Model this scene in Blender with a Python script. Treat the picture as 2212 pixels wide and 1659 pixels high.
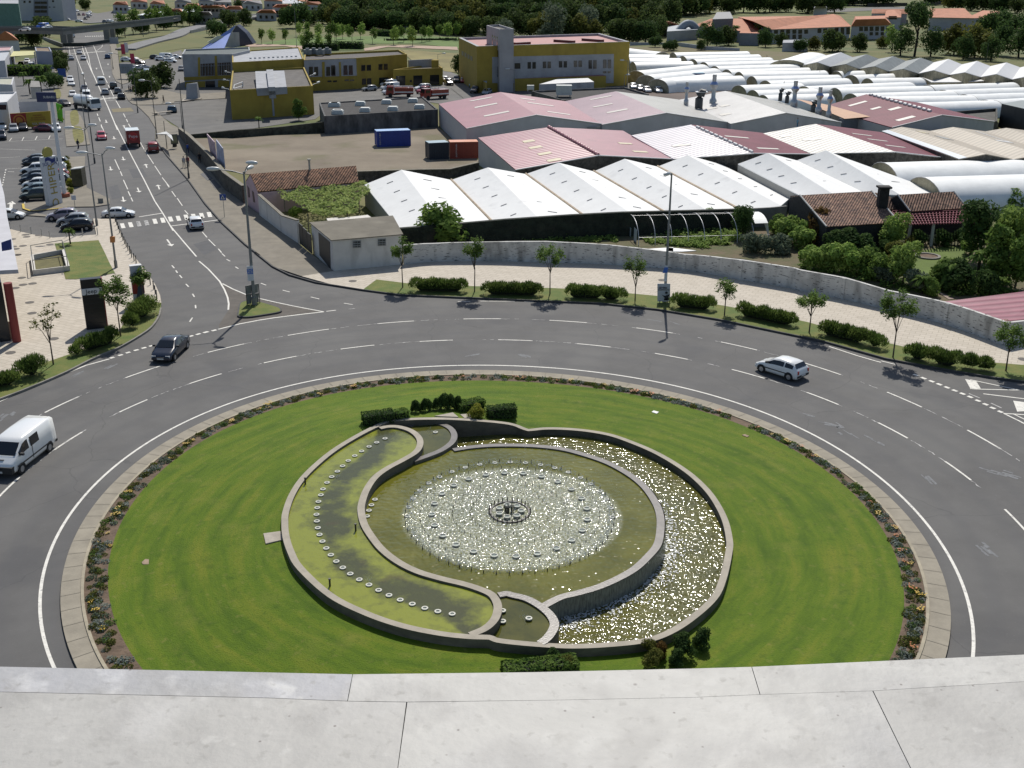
import bpy,bmesh,math,random
import numpy as np
from mathutils import Vector,Matrix,noise as mnoise
from mathutils.geometry import tessellate_polygon
for o in list(bpy.data.objects):bpy.data.objects.remove(o)
scene=bpy.context.scene
COL=scene.collection
R=math.radians
# ------------ camera
H=31.0
F0,PIT,ROLL,CX,CY=2400.0,R(21.0),-0.005,1106.0,829.5
cam=bpy.data.cameras.new('camera');camo=bpy.data.objects.new('camera',cam);COL.objects.link(camo)
cam.sensor_width=36;cam.lens=F0/2212*36;cam.clip_start=0.1;cam.clip_end=6000
_cp,_sp=math.cos(PIT),math.sin(PIT)
_Rv,_Fv,_Dv=Vector((1,0,0)),Vector((0,_cp,-_sp)),Vector((0,-_sp,-_cp))
_cr,_sr=math.cos(ROLL),math.sin(ROLL)
_cR=_Rv*_cr+_Dv*_sr;_cD=-_Rv*_sr+_Dv*_cr
_m=Matrix.Identity(4)
for _i,_v in enumerate((_cR,-_cD,-_Fv)):
 for _j in range(3):_m[_j][_i]=_v[_j]
_m.translation=(0,0,H);camo.matrix_world=_m
scene.camera=camo
# ------------ light
SUN_EL,SUN_AZ=49.0,6.0
world=bpy.data.worlds.new('World');scene.world=world;world.use_nodes=True
nt=world.node_tree;bg=nt.nodes['Background'];bg.inputs[1].default_value=0.092
sky=nt.nodes.new('ShaderNodeTexSky');sky.sky_type='NISHITA';sky.sun_disc=False
sky.sun_elevation=R(SUN_EL);sky.sun_rotation=R(SUN_AZ)
nt.links.new(sky.outputs[0],bg.inputs[0])
sun=bpy.data.lights.new('sun','SUN');sun.energy=4.3;sun.angle=R(0.53);sun.color=(1,.955,.88)
suno=bpy.data.objects.new('sun',sun);COL.objects.link(suno)
suno.rotation_euler=(R(90-SUN_EL),0,R(180-SUN_AZ))
_sd=Vector((math.sin(R(SUN_AZ))*math.cos(R(SUN_EL)),math.cos(R(SUN_AZ))*math.cos(R(SUN_EL)),math.sin(R(SUN_EL))))
suno.rotation_euler=_sd.to_track_quat('Z','Y').to_euler()
vs=scene.view_settings;vs.view_transform='Standard';vs.look='None';vs.exposure=0.03;vs.gamma=1
scene.render.resolution_x,scene.render.resolution_y=1024,768
scene.cycles.max_bounces=6
# ------------ from photograph to place
def ray(x,y):
 x-=CX;y-=CY;x,y=_cr*x-_sr*y,_sr*x+_cr*y
 return Vector((x,F0*_cp-y*_sp,-(F0*_sp+y*_cp)))
def g(x,y,z=0.0):
 r=ray(x,y);t=(z-H)/r.z
 return Vector((r.x*t,r.y*t,z))
def proj(p):
 q=Vector(p)-Vector((0,0,H));f=q.dot(_Fv);return CX+F0*q.dot(_cR)/f,CY+F0*q.dot(_cD)/f
_OX={'A':([0,500,1000,1500,2000,2500],0,.16927,5,.18662),'B':([0,500,1000,1500,2000,2500],380,.16927,5,.18662),'C':([0,600,1200,1800,2400],760,.20182,4,.21875),'D':([0,800,1500,2272],1200,.26042,9,0),'E':([0,800,1500,2272],1704,.26042,9,0),'O':([0],0,1,9,0)}
def px(n,x,y):
 xs,y0,s,c,s2=_OX[n[0]];k=int(n[1])if len(n)>1 else 0
 if k==c:s=s2
 return xs[k]*.72005+x*s,y0*.72005+y*s
def K(n,x,y,z=0.0):return g(*px(n,x,y),z)
def KL(n,pts,z=0.0):return[K(n,x,y,z)for x,y in pts]
def hgt(b,t):
 p=g(*b);lo,hi=0,H-.5
 for _ in range(40):
  m=(lo+hi)/2
  if proj((p.x,p.y,m))[1]>t[1]:lo=m
  else:hi=m
 return lo
def onplane(q,A,B):
 r=ray(*q);d=(B-A);n=Vector((-d.y,d.x,0));o=Vector((0,0,H))
 t=(A-o).dot(n)/r.dot(n);return o+r*t
 # ------------ materials
_M={}
def mat(name,col,rough=.8,var=.0,scale=1.0,col2=None,bump=0.0,bscale=None,metal=0,spec=.5,detail=4,stretch=None,trans=0,coat=0,objvar=0):
 if name in _M:return _M[name]
 m=bpy.data.materials.new(name);m.use_nodes=True;n=m.node_tree;b=n.nodes['Principled BSDF']
 b.inputs['Base Color'].default_value=(*col,1);b.inputs['Roughness'].default_value=rough
 b.inputs['Metallic'].default_value=metal;b.inputs['Specular IOR Level'].default_value=spec
 if coat:b.inputs['Coat Weight'].default_value=coat;b.inputs['Coat Roughness'].default_value=.05
 tc=n.nodes.new('ShaderNodeTexCoord');mp=n.nodes.new('ShaderNodeMapping');n.links.new(tc.outputs['Object'],mp.inputs[0])
 if stretch:mp.inputs['Scale'].default_value=stretch
 out=None
 if var or col2:
  nz=n.nodes.new('ShaderNodeTexNoise');nz.inputs['Scale'].default_value=scale;nz.inputs['Detail'].default_value=detail;nz.inputs['Roughness'].default_value=.65
  n.links.new(mp.outputs[0],nz.inputs[0])
  rp=n.nodes.new('ShaderNodeValToRGB');n.links.new(nz.outputs[0],rp.inputs[0])
  c2=col2 or tuple(min(1,c*(1+var))for c in col);c1=col if col2 else tuple(c*(1-var)for c in col)
  rp.color_ramp.elements[0].position=.36;rp.color_ramp.elements[1].position=.66
  rp.color_ramp.elements[0].color=(*c1,1);rp.color_ramp.elements[1].color=(*c2,1)
  out=rp.outputs[0]
 if objvar:
  oi=n.nodes.new('ShaderNodeObjectInfo');mr=n.nodes.new('ShaderNodeMapRange');mr.inputs[3].default_value=1-objvar;mr.inputs[4].default_value=1+objvar
  n.links.new(oi.outputs['Random'],mr.inputs[0]);mx=n.nodes.new('ShaderNodeVectorMath');mx.operation='SCALE'
  if out:n.links.new(out,mx.inputs[0])
  else:mx.inputs[0].default_value=col
  n.links.new(mr.outputs[0],mx.inputs['Scale']);out=mx.outputs[0]
 if out:n.links.new(out,b.inputs['Base Color'])
 if bump:
  nb=n.nodes.new('ShaderNodeTexNoise');nb.inputs['Scale'].default_value=bscale or scale*4;nb.inputs['Detail'].default_value=5
  n.links.new(mp.outputs[0],nb.inputs[0]);bp=n.nodes.new('ShaderNodeBump');bp.inputs['Strength'].default_value=bump;bp.inputs['Distance'].default_value=.1
  n.links.new(nb.outputs[0],bp.inputs['Height']);n.links.new(bp.outputs[0],b.inputs['Normal'])
 if trans:
  tr=n.nodes.new('ShaderNodeBsdfTranslucent');ms=n.nodes.new('ShaderNodeMixShader');ms.inputs[0].default_value=trans
  if out:n.links.new(out,tr.inputs[0])
  else:tr.inputs[0].default_value=(*col,1)
  n.links.new(b.outputs[0],ms.inputs[1]);n.links.new(tr.outputs[0],ms.inputs[2]);n.links.new(ms.outputs[0],n.nodes['Material Output'].inputs[0])
 _M[name]=m;return m
def nodes(m):return m.node_tree,m.node_tree.nodes,m.node_tree.nodes['Principled BSDF']
def overlay(m,kind,col,scale,lo,hi,fac=1.0,stretch=None,detail=3,coord='Object'):
 n=m.node_tree;b=n.nodes['Principled BSDF'];inp=b.inputs['Base Color']
 tc=n.nodes.new('ShaderNodeTexCoord');mp=n.nodes.new('ShaderNodeMapping');n.links.new(tc.outputs[coord],mp.inputs[0])
 if stretch:mp.inputs['Scale'].default_value=stretch
 if kind=='voronoi':
  nz=n.nodes.new('ShaderNodeTexVoronoi');nz.inputs['Scale'].default_value=scale
 else:
  nz=n.nodes.new('ShaderNodeTexNoise');nz.inputs['Scale'].default_value=scale;nz.inputs['Detail'].default_value=detail
 n.links.new(mp.outputs[0],nz.inputs[0])
 mr=n.nodes.new('ShaderNodeMapRange');mr.inputs[1].default_value=lo;mr.inputs[2].default_value=hi;mr.inputs[4].default_value=fac
 n.links.new(nz.outputs[0],mr.inputs[0])
 mx=n.nodes.new('ShaderNodeMix');mx.data_type='RGBA';n.links.new(mr.outputs[0],mx.inputs[0])
 if inp.links:n.links.new(inp.links[0].from_socket,mx.inputs[6])
 else:mx.inputs[6].default_value=inp.default_value
 mx.inputs[7].default_value=(*col,1);n.links.new(mx.outputs[2],inp);return m
 # ------------ mesh helpers
class MB:
 def __init__(s):s.v=[];s.f=[];s.m=[];s.sm=[]
 def add(s,vs,fs,mi=0,smooth=False):
  k=len(s.v);s.v+=[tuple(v)for v in vs]
  for f in fs:s.f.append(tuple(k+i for i in f));s.m.append(mi);s.sm.append(smooth)
  return s
 def box(s,c,d,rz=0,mi=0):
  c=Vector(c);M=Matrix.Rotation(rz,3,'Z');x,y,z=d[0]/2,d[1]/2,d[2]/2
  vs=[c+M@Vector(p)for p in((-x,-y,-z),(x,-y,-z),(x,y,-z),(-x,y,-z),(-x,-y,z),(x,-y,z),(x,y,z),(-x,y,z))]
  return s.add(vs,[(0,3,2,1),(4,5,6,7),(0,1,5,4),(1,2,6,5),(2,3,7,6),(3,0,4,7)],mi)
 def hexa(s,b,t,mi=0):
  n=len(b);return s.add(list(b)+list(t),[tuple(range(n))[::-1],tuple(range(n,2*n))]+[(i,(i+1)%n,n+(i+1)%n,n+i)for i in range(n)],mi)
 def prism(s,poly,z0,z1,mi=0,bottom=False):
  poly=[Vector((p[0],p[1],0))for p in poly]
  if sum(a.x*b.y-b.x*a.y for a,b in zip(poly,poly[1:]+poly[:1]))<0:poly=poly[::-1]
  n=len(poly);tr=tessellate_polygon([poly]);k=[]
  for t in tr:
   a,b,c=[poly[i]for i in t]
   k.append(t if(b-a).cross(c-a).z>0 else(t[0],t[2],t[1]))
  s.add([(p.x,p.y,z1)for p in poly],k,mi)
  s.add([(p.x,p.y,z0)for p in poly]+[(p.x,p.y,z1)for p in poly],[(i,(i+1)%n,n+(i+1)%n,n+i)for i in range(n)],mi)
  if bottom:s.add([(p.x,p.y,z0)for p in poly],[(t[0],t[2],t[1])for t in k],mi)
  return s
 def tube(s,path,r,n=6,mi=0,cap=True):
  path=[Vector(p)for p in path];rs=r if isinstance(r,(list,tuple))else[r]*len(path);k=len(s.v);vs=[]
  for i,p in enumerate(path):
   t=(path[min(i+1,len(path)-1)]-path[max(i-1,0)]).normalized()
   a=t.cross(Vector((0,0,1)));
   if a.length<.05:a=t.cross(Vector((1,0,0)))
   a.normalize();b=t.cross(a)
   for j in range(n):
    w=2*math.pi*j/n;vs.append(p+(a*math.cos(w)+b*math.sin(w))*rs[i])
  fs=[(i*n+j,i*n+(j+1)%n,(i+1)*n+(j+1)%n,(i+1)*n+j)for i in range(len(path)-1)for j in range(n)]
  s.add(vs,fs,mi,True)
  if cap:s.add(vs[:n],[tuple(range(n))],mi);s.add(vs[-n:],[tuple(range(n))[::-1]],mi)
  return s
 def quadth(s,q,th,mi=0):
  q=[Vector(p)for p in q];n=(q[1]-q[0]).cross(q[-1]-q[0]).normalized()*th
  return s.hexa([p-n for p in q],q,mi)
 def strip(s,pts,w,z,mi=0):
  pts=[Vector((p[0],p[1],0))for p in pts];vs=[]
  for i,p in enumerate(pts):
   a=pts[max(i-1,0)];b=pts[min(i+1,len(pts)-1)];t=(b-a).normalized();nn=Vector((-t.y,t.x,0))*w/2
   vs+=[(p.x+nn.x,p.y+nn.y,z),(p.x-nn.x,p.y-nn.y,z)]
  if hasattr(s,'lay'):
   s.lay=(s.lay+1)%14;vs=[(a,b,c+.0006*s.lay)for a,b,c in vs]
  return s.add(vs,[(2*i+1,2*i+3,2*i+2,2*i)for i in range(len(pts)-1)],mi)
 def wall(s,pts,w,z0,z1,mi=0,closed=False):
  pts=[Vector((p[0],p[1],0))for p in pts];n=len(pts);zf=z1 if callable(z1)else(lambda i:z1);L=[];Q=[]
  for i,p in enumerate(pts):
   a=pts[(i-1)%n]if closed else pts[max(i-1,0)];b=pts[(i+1)%n]if closed else pts[min(i+1,n-1)]
   t=(b-a).normalized();nn=Vector((-t.y,t.x,0))*w/2;L.append(p+nn);Q.append(p-nn)
  vs=[]
  for i in range(n):vs+=[(L[i].x,L[i].y,z0),(L[i].x,L[i].y,zf(i)),(Q[i].x,Q[i].y,zf(i)),(Q[i].x,Q[i].y,z0)]
  m=n if closed else n-1;fs=[]
  for i in range(m):
   a=4*i;b=4*((i+1)%n);fs+=[(a+1,a,b,b+1),(a+2,a+1,b+1,b+2),(a+3,a+2,b+2,b+3)]
  s.add(vs,fs,mi)
  if not closed:s.add(vs[:4],[(0,1,2,3)],mi);s.add(vs[-4:],[(3,2,1,0)],mi)
  return s
 def mesh(s,name,off=(0,0,0)):
  me=bpy.data.meshes.new(name);o=Vector(off)
  me.from_pydata([(v[0]-o.x,v[1]-o.y,v[2]-o.z)for v in s.v],[],s.f)
  me.polygons.foreach_set('material_index',s.m);me.polygons.foreach_set('use_smooth',s.sm);me.update();return me
 def build(s,name,mats,parent=None,world=False):
  off=parent.location if(parent is not None and world)else(0,0,0)
  me=s.mesh(name,off)
  for m in(mats if isinstance(mats,(list,tuple))else[mats]):me.materials.append(m)
  return link(name,me,parent)
def link(name,me,parent=None,loc=None,rz=0):
 o=bpy.data.objects.new(name,me);COL.objects.link(o)
 if parent is not None:o.parent=parent
 if loc is not None:o.location=loc
 if rz:o.rotation_euler=(0,0,rz)
 return o
def tag(o,label=None,cat=None,group=None,kind=None):
 if label:o['label']=label
 if cat:o['category']=cat
 if group:o['group']=group
 if kind:o['kind']=kind
 return o
def thing(name,label,cat,loc=(0,0,0),rz=0,group=None):
 o=bpy.data.objects.new(name,None);COL.objects.link(o);o.location=loc;o.rotation_euler=(0,0,rz);o.empty_display_size=.3
 return tag(o,label,cat,group)
def dup(o,loc,rz=0,label=None,sc=None,group=None):
 kids=[c for c in COL.objects if c.parent==o]if 'kids' not in _K.get(o.name,{})else _K[o.name]['kids']
 c=o.copy();COL.objects.link(c);c.location=loc;c.rotation_euler=(0,0,rz)
 if sc:c.scale=(sc,sc,sc)if not isinstance(sc,(tuple,list))else sc
 if label:c['label']=label
 if group:c['group']=group
 for k in kids:
  d=k.copy();COL.objects.link(d);d.parent=c
  for q in[e for e in COL.objects if e.parent==k]if k.get('hask')else[]:
   w=q.copy();COL.objects.link(w);w.parent=d
 return c
_K={}
def struct(name,mb,m):o=mb.build(name,m);o['kind']='structure';return o
def smooth(pts,n=6,closed=False):
 P=[Vector((p[0],p[1],p[2]if len(p)>2 else 0))for p in pts];N=len(P);out=[]
 rng=range(N if closed else N-1)
 for i in rng:
  p1,p2=P[i],P[(i+1)%N];p0=P[(i-1)%N]if(closed or i>0)else p1*2-p2;p3=P[(i+2)%N]if(closed or i+2<N)else p2*2-p1
  for j in range(n):
   t=j/n;out.append(.5*((2*p1)+(p2-p0)*t+(2*p0-5*p1+4*p2-p3)*t*t+(3*p1-p0-3*p2+p3)*t**3))
 if not closed:out.append(P[-1])
 return out
 # ------------ roundabout rings (traced on the ground)
_RP={1:[(91,1254.6),(112,1176.5),(158.8,1098.4),(229,1020),(307,964),(370,928),(430,900),(526,864),(90.6,1292),(89.8,1331),(97.6,1383),(112,1439),(1636,887.4),(1721.8,922.6),(1802.6,964.3),(1859.8,1000.7),(1922.3,1050.2),(1984.8,1114),(2029,1171.3),(2067,1228.6),(2092,1291),(2100.7,1331),(2102,1370),(2098,1417),(470.3,882),(573,845.9),(688.3,816.6),(801.3,800.5),(1025.4,790.8),(864,797.8),(1166.7,793.8),(1310.4,808.1),(1437.3,825.7),(1538,853.9),(1623,881.2)],2:[(131.5,1280.6),(142,1215.5),(160,1166),(195.3,1108.8),(244.8,1051.5),(304.7,994.2),(372.4,947.3),(442.7,913.5),(573,864),(131,1305),(136.7,1357),(164,1441.7),(1035.5,802.5),(864,809.5),(1186.9,809.5),(2053.3,1331),(2044.7,1409),(2036.9,1242.5),(2026.5,1228.6),(1974.4,1132),(1896.3,1056.7),(1792,983.8),(1714,939.5)],3:[(234.4,1241.6),(260.4,1137.4),(309.9,1067),(372.4,1003),(442.7,954),(573,896.5),(1952.3,1280.6),(1935.4,1220.7),(1878,1114),(1797.4,1030.7),(1714,976),(1635.9,939.5),(1035.5,827.3),(1953.6,1305),(235.7,1279),(250,1351.9)],4:[(1112.2,734.9),(941.7,735.9),(773,751),(605.5,776.2),(436,819.6),(322.9,862),(257.8,890),(178,934.3),(117,972),(41.7,1030.7),(0,1072),(1306,748),(1451.4,770.2),(1616.9,807.5),(1742.2,848.6),(1810,873.8),(1896.3,913.5),(1961.4,946),(2042,996.8),(2098,1035.9),(2167,1101)],5:[(1001.2,689.5),(1082,689.5),(1186.9,692.5),(1267.6,697.1),(448,761),(526.8,743),(620.7,723.8),(710.5,711.7),(815,699.6),(1374.7,708.6),(1453.4,719.1),(1557.3,738.5),(1635,756.7),(1737.8,784.5),(1816.6,809.7),(1916,848),(1990.5,880),(2089,929),(2161.9,970),(272.4,816.6),(347,791.8),(114,882),(171.5,856.6),(97.7,891.3)]}
RA,RB,RCX,RCY=(0.04885,0.92894,-0.7359,58.31)
def r_uv(p):x,y=p.x-RCX,p.y-RCY;return x+RA*y,RB*y
def r_pt(rho,th):v=rho*math.sin(th);y=v/RB;return Vector((RCX+rho*math.cos(th)-RA*y,RCY+y,0))
def r_th(p):u,v=r_uv(p);return math.atan2(v,u)
RING={}
for k,pts in _RP.items():
 T=[];D=[]
 for q in pts:
  u,v=r_uv(g(*q));T.append(math.atan2(v,u));D.append(math.hypot(u,v))
 T=np.array(T);D=np.array(D)
 Am=np.stack([np.ones_like(T)]+[f(n*T)for n in range(1,5)for f in(np.cos,np.sin)],1)
 reg=np.diag([0]+[.05*n**2 for n in range(1,5)for _ in(0,1)])
 RING[k]=np.linalg.solve(Am.T@Am+reg,Am.T@D)
def ring_r(k,th):
 c=RING[k];return c[0]+sum(c[2*n-1]*math.cos(n*th)+c[2*n]*math.sin(n*th)for n in range(1,5))
def ring(k,th,off=0.0):return r_pt(ring_r(k,th)+off,th)
def ringpts(k,n=180,off=0.0):return[ring(k,2*math.pi*i/n,off)for i in range(n)]
def loft(mb,A,B,za,zb,mi=0,smooth=False):
 n=len(A);vs=[(p.x,p.y,za)for p in A]+[(p.x,p.y,zb)for p in B]
 return mb.add(vs,[(i,n+i,n+(i+1)%n,(i+1)%n)for i in range(n)],mi,smooth)
 # ------------ materials of the ground
m_asph=mat('asphalt',(.094,.091,.088),.85,.10,.35,bump=.15,bscale=30)
overlay(m_asph,'noise',(.13,.127,.12),.09,.48,.62,.5,detail=6)
overlay(m_asph,'noise',(.06,.06,.064),.16,.58,.68,.5,detail=8)
overlay(m_asph,'noise',(.17,.17,.165),6,.62,.78,.35,detail=6)
m_asph2=mat('asphalt_worn',(.125,.12,.112),.9,.14,.25,bump=.15,bscale=20)
overlay(m_asph2,'noise',(.09,.09,.09),.12,.55,.65,.5,detail=6)
m_conc=mat('pavement_concrete',(.2,.178,.14),.9,.13,.5,bump=.1,bscale=10)
overlay(m_conc,'noise',(.16,.15,.13),.2,.55,.7,.5,detail=6)
m_line=mat('road_paint',(.66,.64,.58),.7,.12,2.0);overlay(m_line,'noise',(.25,.245,.24),5,.56,.72,.75,detail=8)
m_lineworn=mat('road_paint_worn',(.45,.44,.42),.8,.2,2.0);overlay(m_lineworn,'noise',(.15,.15,.15),2.5,.45,.6,.95,detail=8)
m_kerb=mat('kerb_stone',(.2,.19,.17),.85,.2,1.2)
m_kerbd=mat('kerb_basalt',(.06,.06,.06),.85,.25,1.2)
m_grass=mat('grass_green',(.075,.12,.014),.9,.3,.6,col2=(.15,.15,.03),bump=.4,bscale=8)
m_dry=mat('grass_dry',(.1,.115,.03),.95,col2=(.15,.135,.05),scale=.08,bump=.3,bscale=3)
overlay(m_dry,'noise',(.07,.1,.025),.05,.5,.62,.8,detail=7)
m_soil=mat('soil',(.13,.09,.06),.95,.25,1.5,bump=.6,bscale=6)
m_dirt=mat('dirt_lot',(.15,.12,.085),.95,col2=(.24,.2,.145),scale=.06,detail=8,bump=.4,bscale=2)
overlay(m_dirt,'noise',(.1,.1,.035),.09,.56,.66,.6,detail=7)
n_,N_,b_=nodes(m_asph)
def _mix(fac,col):
 mx=N_.new('ShaderNodeMix');mx.data_type='RGBA';n_.links.new(fac,mx.inputs[0]);n_.links.new(b_.inputs['Base Color'].links[0].from_socket,mx.inputs[6]);mx.inputs[7].default_value=(*col,1);n_.links.new(mx.outputs[2],b_.inputs['Base Color'])
tcr=N_.new('ShaderNodeTexCoord');wr=N_.new('ShaderNodeTexNoise');wr.inputs['Scale'].default_value=.3;wr.inputs['Detail'].default_value=6;n_.links.new(tcr.outputs['Object'],wr.inputs[0])
vd=N_.new('ShaderNodeVectorMath');vd.operation='MULTIPLY_ADD';vd.inputs[1].default_value=(2,2,2);n_.links.new(wr.outputs['Color'],vd.inputs[0]);n_.links.new(tcr.outputs['Object'],vd.inputs[2])
vo=N_.new('ShaderNodeTexVoronoi');vo.feature='DISTANCE_TO_EDGE';vo.inputs['Scale'].default_value=.09;n_.links.new(vd.outputs[0],vo.inputs[0])
m1=N_.new('ShaderNodeMapRange');m1.inputs[1].default_value=.004;m1.inputs[2].default_value=.0015;m1.inputs[4].default_value=.3;n_.links.new(vo.outputs[0],m1.inputs[0]);_mix(m1.outputs[0],(.035,.035,.037))
dc=N_.new('ShaderNodeVectorMath');dc.operation='DISTANCE';dc.inputs[1].default_value=(RCX,RCY,0);n_.links.new(tcr.outputs['Object'],dc.inputs[0])
mr_=N_.new('ShaderNodeMath');mr_.operation='MULTIPLY';mr_.inputs[1].default_value=2*math.pi/5.3*2;n_.links.new(dc.outputs['Value'],mr_.inputs[0]);sn=N_.new('ShaderNodeMath');sn.operation='SINE';n_.links.new(mr_.outputs[0],sn.inputs[0])
m2_=N_.new('ShaderNodeMapRange');m2_.inputs[1].default_value=.1;m2_.inputs[2].default_value=1;m2_.inputs[4].default_value=.28;n_.links.new(sn.outputs[0],m2_.inputs[0]);_mix(m2_.outputs[0],(.075,.075,.078))
def paving(name,c1,c2,sx,sy):
 m=mat(name,c1,.85,.06,2);n,N,b=nodes(m)
 br=N.new('ShaderNodeTexBrick');tc=N.new('ShaderNodeTexCoord');mp=N.new('ShaderNodeMapping')
 mp.inputs['Rotation'].default_value=(0,0,.45)
 n.links.new(tc.outputs['Object'],mp.inputs[0]);n.links.new(mp.outputs[0],br.inputs[0])
 br.inputs['Scale'].default_value=1;br.inputs['Brick Width'].default_value=sx;br.inputs['Row Height'].default_value=sy
 br.inputs['Mortar Size'].default_value=.035;br.inputs['Mortar Smooth'].default_value=.6
 br.inputs['Color1'].default_value=(*c1,1);br.inputs['Color2'].default_value=(*c2,1);br.inputs['Mortar'].default_value=(c2[0]*.72,c2[1]*.7,c2[2]*.66,1)
 n.links.new(br.outputs[0],b.inputs['Base Color'])
 overlay(m,'noise',(c1[0]*.62,c1[1]*.6,c1[2]*.56),.7,.58,.75,.4,detail=7);overlay(m,'noise',(c1[0]*.8,c1[1]*.78,c1[2]*.75),6,.55,.7,.4,detail=5);return m
m_pave=paving('pale_paving',(.52,.465,.385),(.46,.41,.335),.9,.6)
# ------------ ground sheet and streets
hole=ringpts(2,180,.02)
def sheet(name,poly,m,z,holes=(),kerb=None):
 poly=[Vector((p[0],p[1],0))for p in poly];loops=[poly]+[list(h)for h in holes]
 flat=[p for l in loops for p in l];tr=tessellate_polygon(loops);fs=[]
 for t in tr:
  a,b,c=[flat[i]for i in t];fs.append(t if(b-a).cross(c-a).z>0 else(t[0],t[2],t[1]))
 mb=MB();mb.add([(p.x,p.y,z)for p in flat],fs);o=mb.build(name,m);o['kind']='structure';return o
def slab(name,poly,m,z1=.13,z0=-.08,km=None):
 mb=MB();mb.prism(poly,z0,z1)
 if km:
  for i in range(len(mb.f)):
   if abs(mb.v[mb.f[i][0]][2]-mb.v[mb.f[i][2]][2])>.01:mb.m[i]=1
  o=mb.build(name,[m,km])
 else:o=mb.build(name,m)
 o['kind']='structure';return o
big=[Vector((x,y,0))for x,y in((-2500,-300),(2500,-300),(2500,3500),(-2500,3500))]
sheet('ground',big,m_dry,-.05,[hole])
poly=[g(x,y)for x,y in((-900,560),(-300,330),(-100,200),(-20,150),(100,118))]+KL('A0',[(830,590),(900,420),(1380,400),(1410,600),(1420,900),(1560,1080),(1640,1290),(1740,1350),(1990,1500)])+KL('B0',[(1980,160)])+KL('B1',[(120,500),(420,900),(800,1200),(1100,1500),(1250,1620)])+KL('C1',[(900,170),(1300,290),(1900,380)])+KL('C2',[(0,420),(800,460),(1600,490),(2212,520)])+KL('C3',[(620,580),(1270,670),(2180,850)])+KL('C4',[(250,840),(1500,1130),(2212,1230),(2700,1290)])+[g(2600,860),g(3400,1000)]+[Vector((75,30,0)),Vector((60,-40,0)),Vector((-60,-40,0)),Vector((-75,20,0))]
sheet('road',poly,m_asph,0.0,[hole])
yard=KL('A0',[(1440,1000),(1400,830),(1600,790),(1720,800)])+KL('A1',[(0,690),(180,640)])+KL('A1',[(230,700),(850,900)])+KL('A2',[(0,1130),(1400,1060),(1400,880),(1600,960)])+KL('A3',[(180,1150),(1640,1060),(1900,990),(2100,1130),(2050,1290),(800,1300)])+KL('A2',[(1400,1330),(1200,1300),(0,1330)])+KL('A1',[(1900,1520),(1100,1640)])+KL('B1',[(860,40),(290,100),(200,60),(170,20)])+KL('A0',[(2050,1480),(1760,1350),(1620,1240)])
sheet('car_park',yard,m_asph2,.012)
rp=MB()
for n,pts in(('B0',[(1380,770),(1500,740),(1560,900),(1430,930)]),('B0',[(1640,540),(1820,530),(1880,640),(1700,660)]),('B1',[(340,1500),(560,1440),(640,1560),(480,1640)])):
 P=KL(n,pts);rp.add([(p.x,p.y,.006)for p in P],[(0,1,2,3)])
mpatch=mat('asphalt_patch',(.085,.085,.088),.9,.1,1);struct('road_patch',rp,mpatch)
west=KL('B0',[(-500,1260),(135,1320),(400,1385),(680,1430),(1230,1390),(1190,1185),(1470,1190),(1560,1400),(1620,1510),(1700,1659)])+KL('C0',[(1440,45),(1560,200),(1660,340),(1715,460),(1728,545),(1620,545),(1500,575),(1360,640),(1330,760),(1280,845),(1150,940),(800,1080),(480,1190),(0,1340),(-500,1500),(-1300,1600)])
slab('pavement',west,m_pave,.13,-.05,m_kerb)
gw_in=KL('C0',[(1728,545),(1620,545),(1500,575),(1360,640),(1330,760),(1280,845),(1150,940),(800,1080),(480,1190),(0,1340),(-600,1540)])
gw_out=KL('C0',[(-600,1800),(0,1575),(300,1460),(700,1290),(1000,1140),(1260,1030),(1480,905),(1620,805),(1700,690),(1725,600)])
slab('grass_strip',gw_in+gw_out,m_grass,.16,-.05,m_kerbd)
kb=MB();kb.wall(smooth(gw_out,5),.16,-.03,.18);struct('kerb',kb,m_kerb)
gn_in=KL('C1',[(1750,400),(1890,295),(2212,335)])+KL('C2',[(350,345),(700,365),(1540,385),(2100,405)])+KL('C3',[(270,440),(600,470),(1230,560),(1450,600),(2212,750)])+KL('C4',[(250,745),(860,900),(1050,945),(1900,1095),(2212,1120),(2800,1200)])
gn_out=KL('C4',[(2800,1340),(2212,1280),(1900,1238),(1500,1172),(1100,1100),(840,1050),(250,885)])+KL('C3',[(2180,910),(1270,720),(620,612),(0,545)])+KL('C2',[(1500,520),(860,492),(0,455)])
slab('grass_strip',gn_in+gn_out,m_grass,.16,-.05,m_kerbd)
kb=MB();kb.wall(gn_out+KL('C1',[(1750,403),(1240,322),(960,242),(780,152),(590,0)])+KL('B1',[(1190,1659),(1000,1510),(700,1230),(490,990),(270,680),(0,370)])+KL('B0',[(1985,175)]),.16,-.03,.17);struct('kerb',kb,m_kerbd)
pn=KL('C1',[(1750,400),(1430,350),(1090,257),(1280,225),(1440,200),(2212,120)])+KL('C2',[(0,140),(370,90),(1000,80),(2212,115)])+KL('C3',[(0,120),(900,175),(1500,275),(2212,400)])+KL('C4',[(0,365),(420,445),(850,545),(1440,695),(2000,900),(2212,860),(2900,800),(2900,1220),(2212,1120)])+gn_in[:-2][::-1]
slab('pavement',pn,m_pave,.13,-.05,m_kerb)
pe=KL('C1',[(1090,257),(780,152),(590,0)])+KL('B1',[(1190,1659),(1000,1510),(700,1230),(490,990),(270,680),(0,370)])+KL('B0',[(1985,175)])+KL('A0',[(1990,1650),(1900,1500),(1800,1400),(1740,1348),(1790,1352),(1930,1360),(2050,1480),(2190,1600)])+KL('B1',[(170,30),(300,300),(700,640),(1020,1010),(1400,1280),(1850,1640)])+KL('C1',[(1250,60),(1430,200),(1280,225)])
slab('pavement',pe,m_conc,.13,-.05,m_kerbd)
pe2=KL('A0',[(1420,800),(1435,950),(1480,1040),(1560,1080),(1640,1060),(1640,960),(1530,880),(1510,700),(1480,560),(1400,570)])
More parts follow.
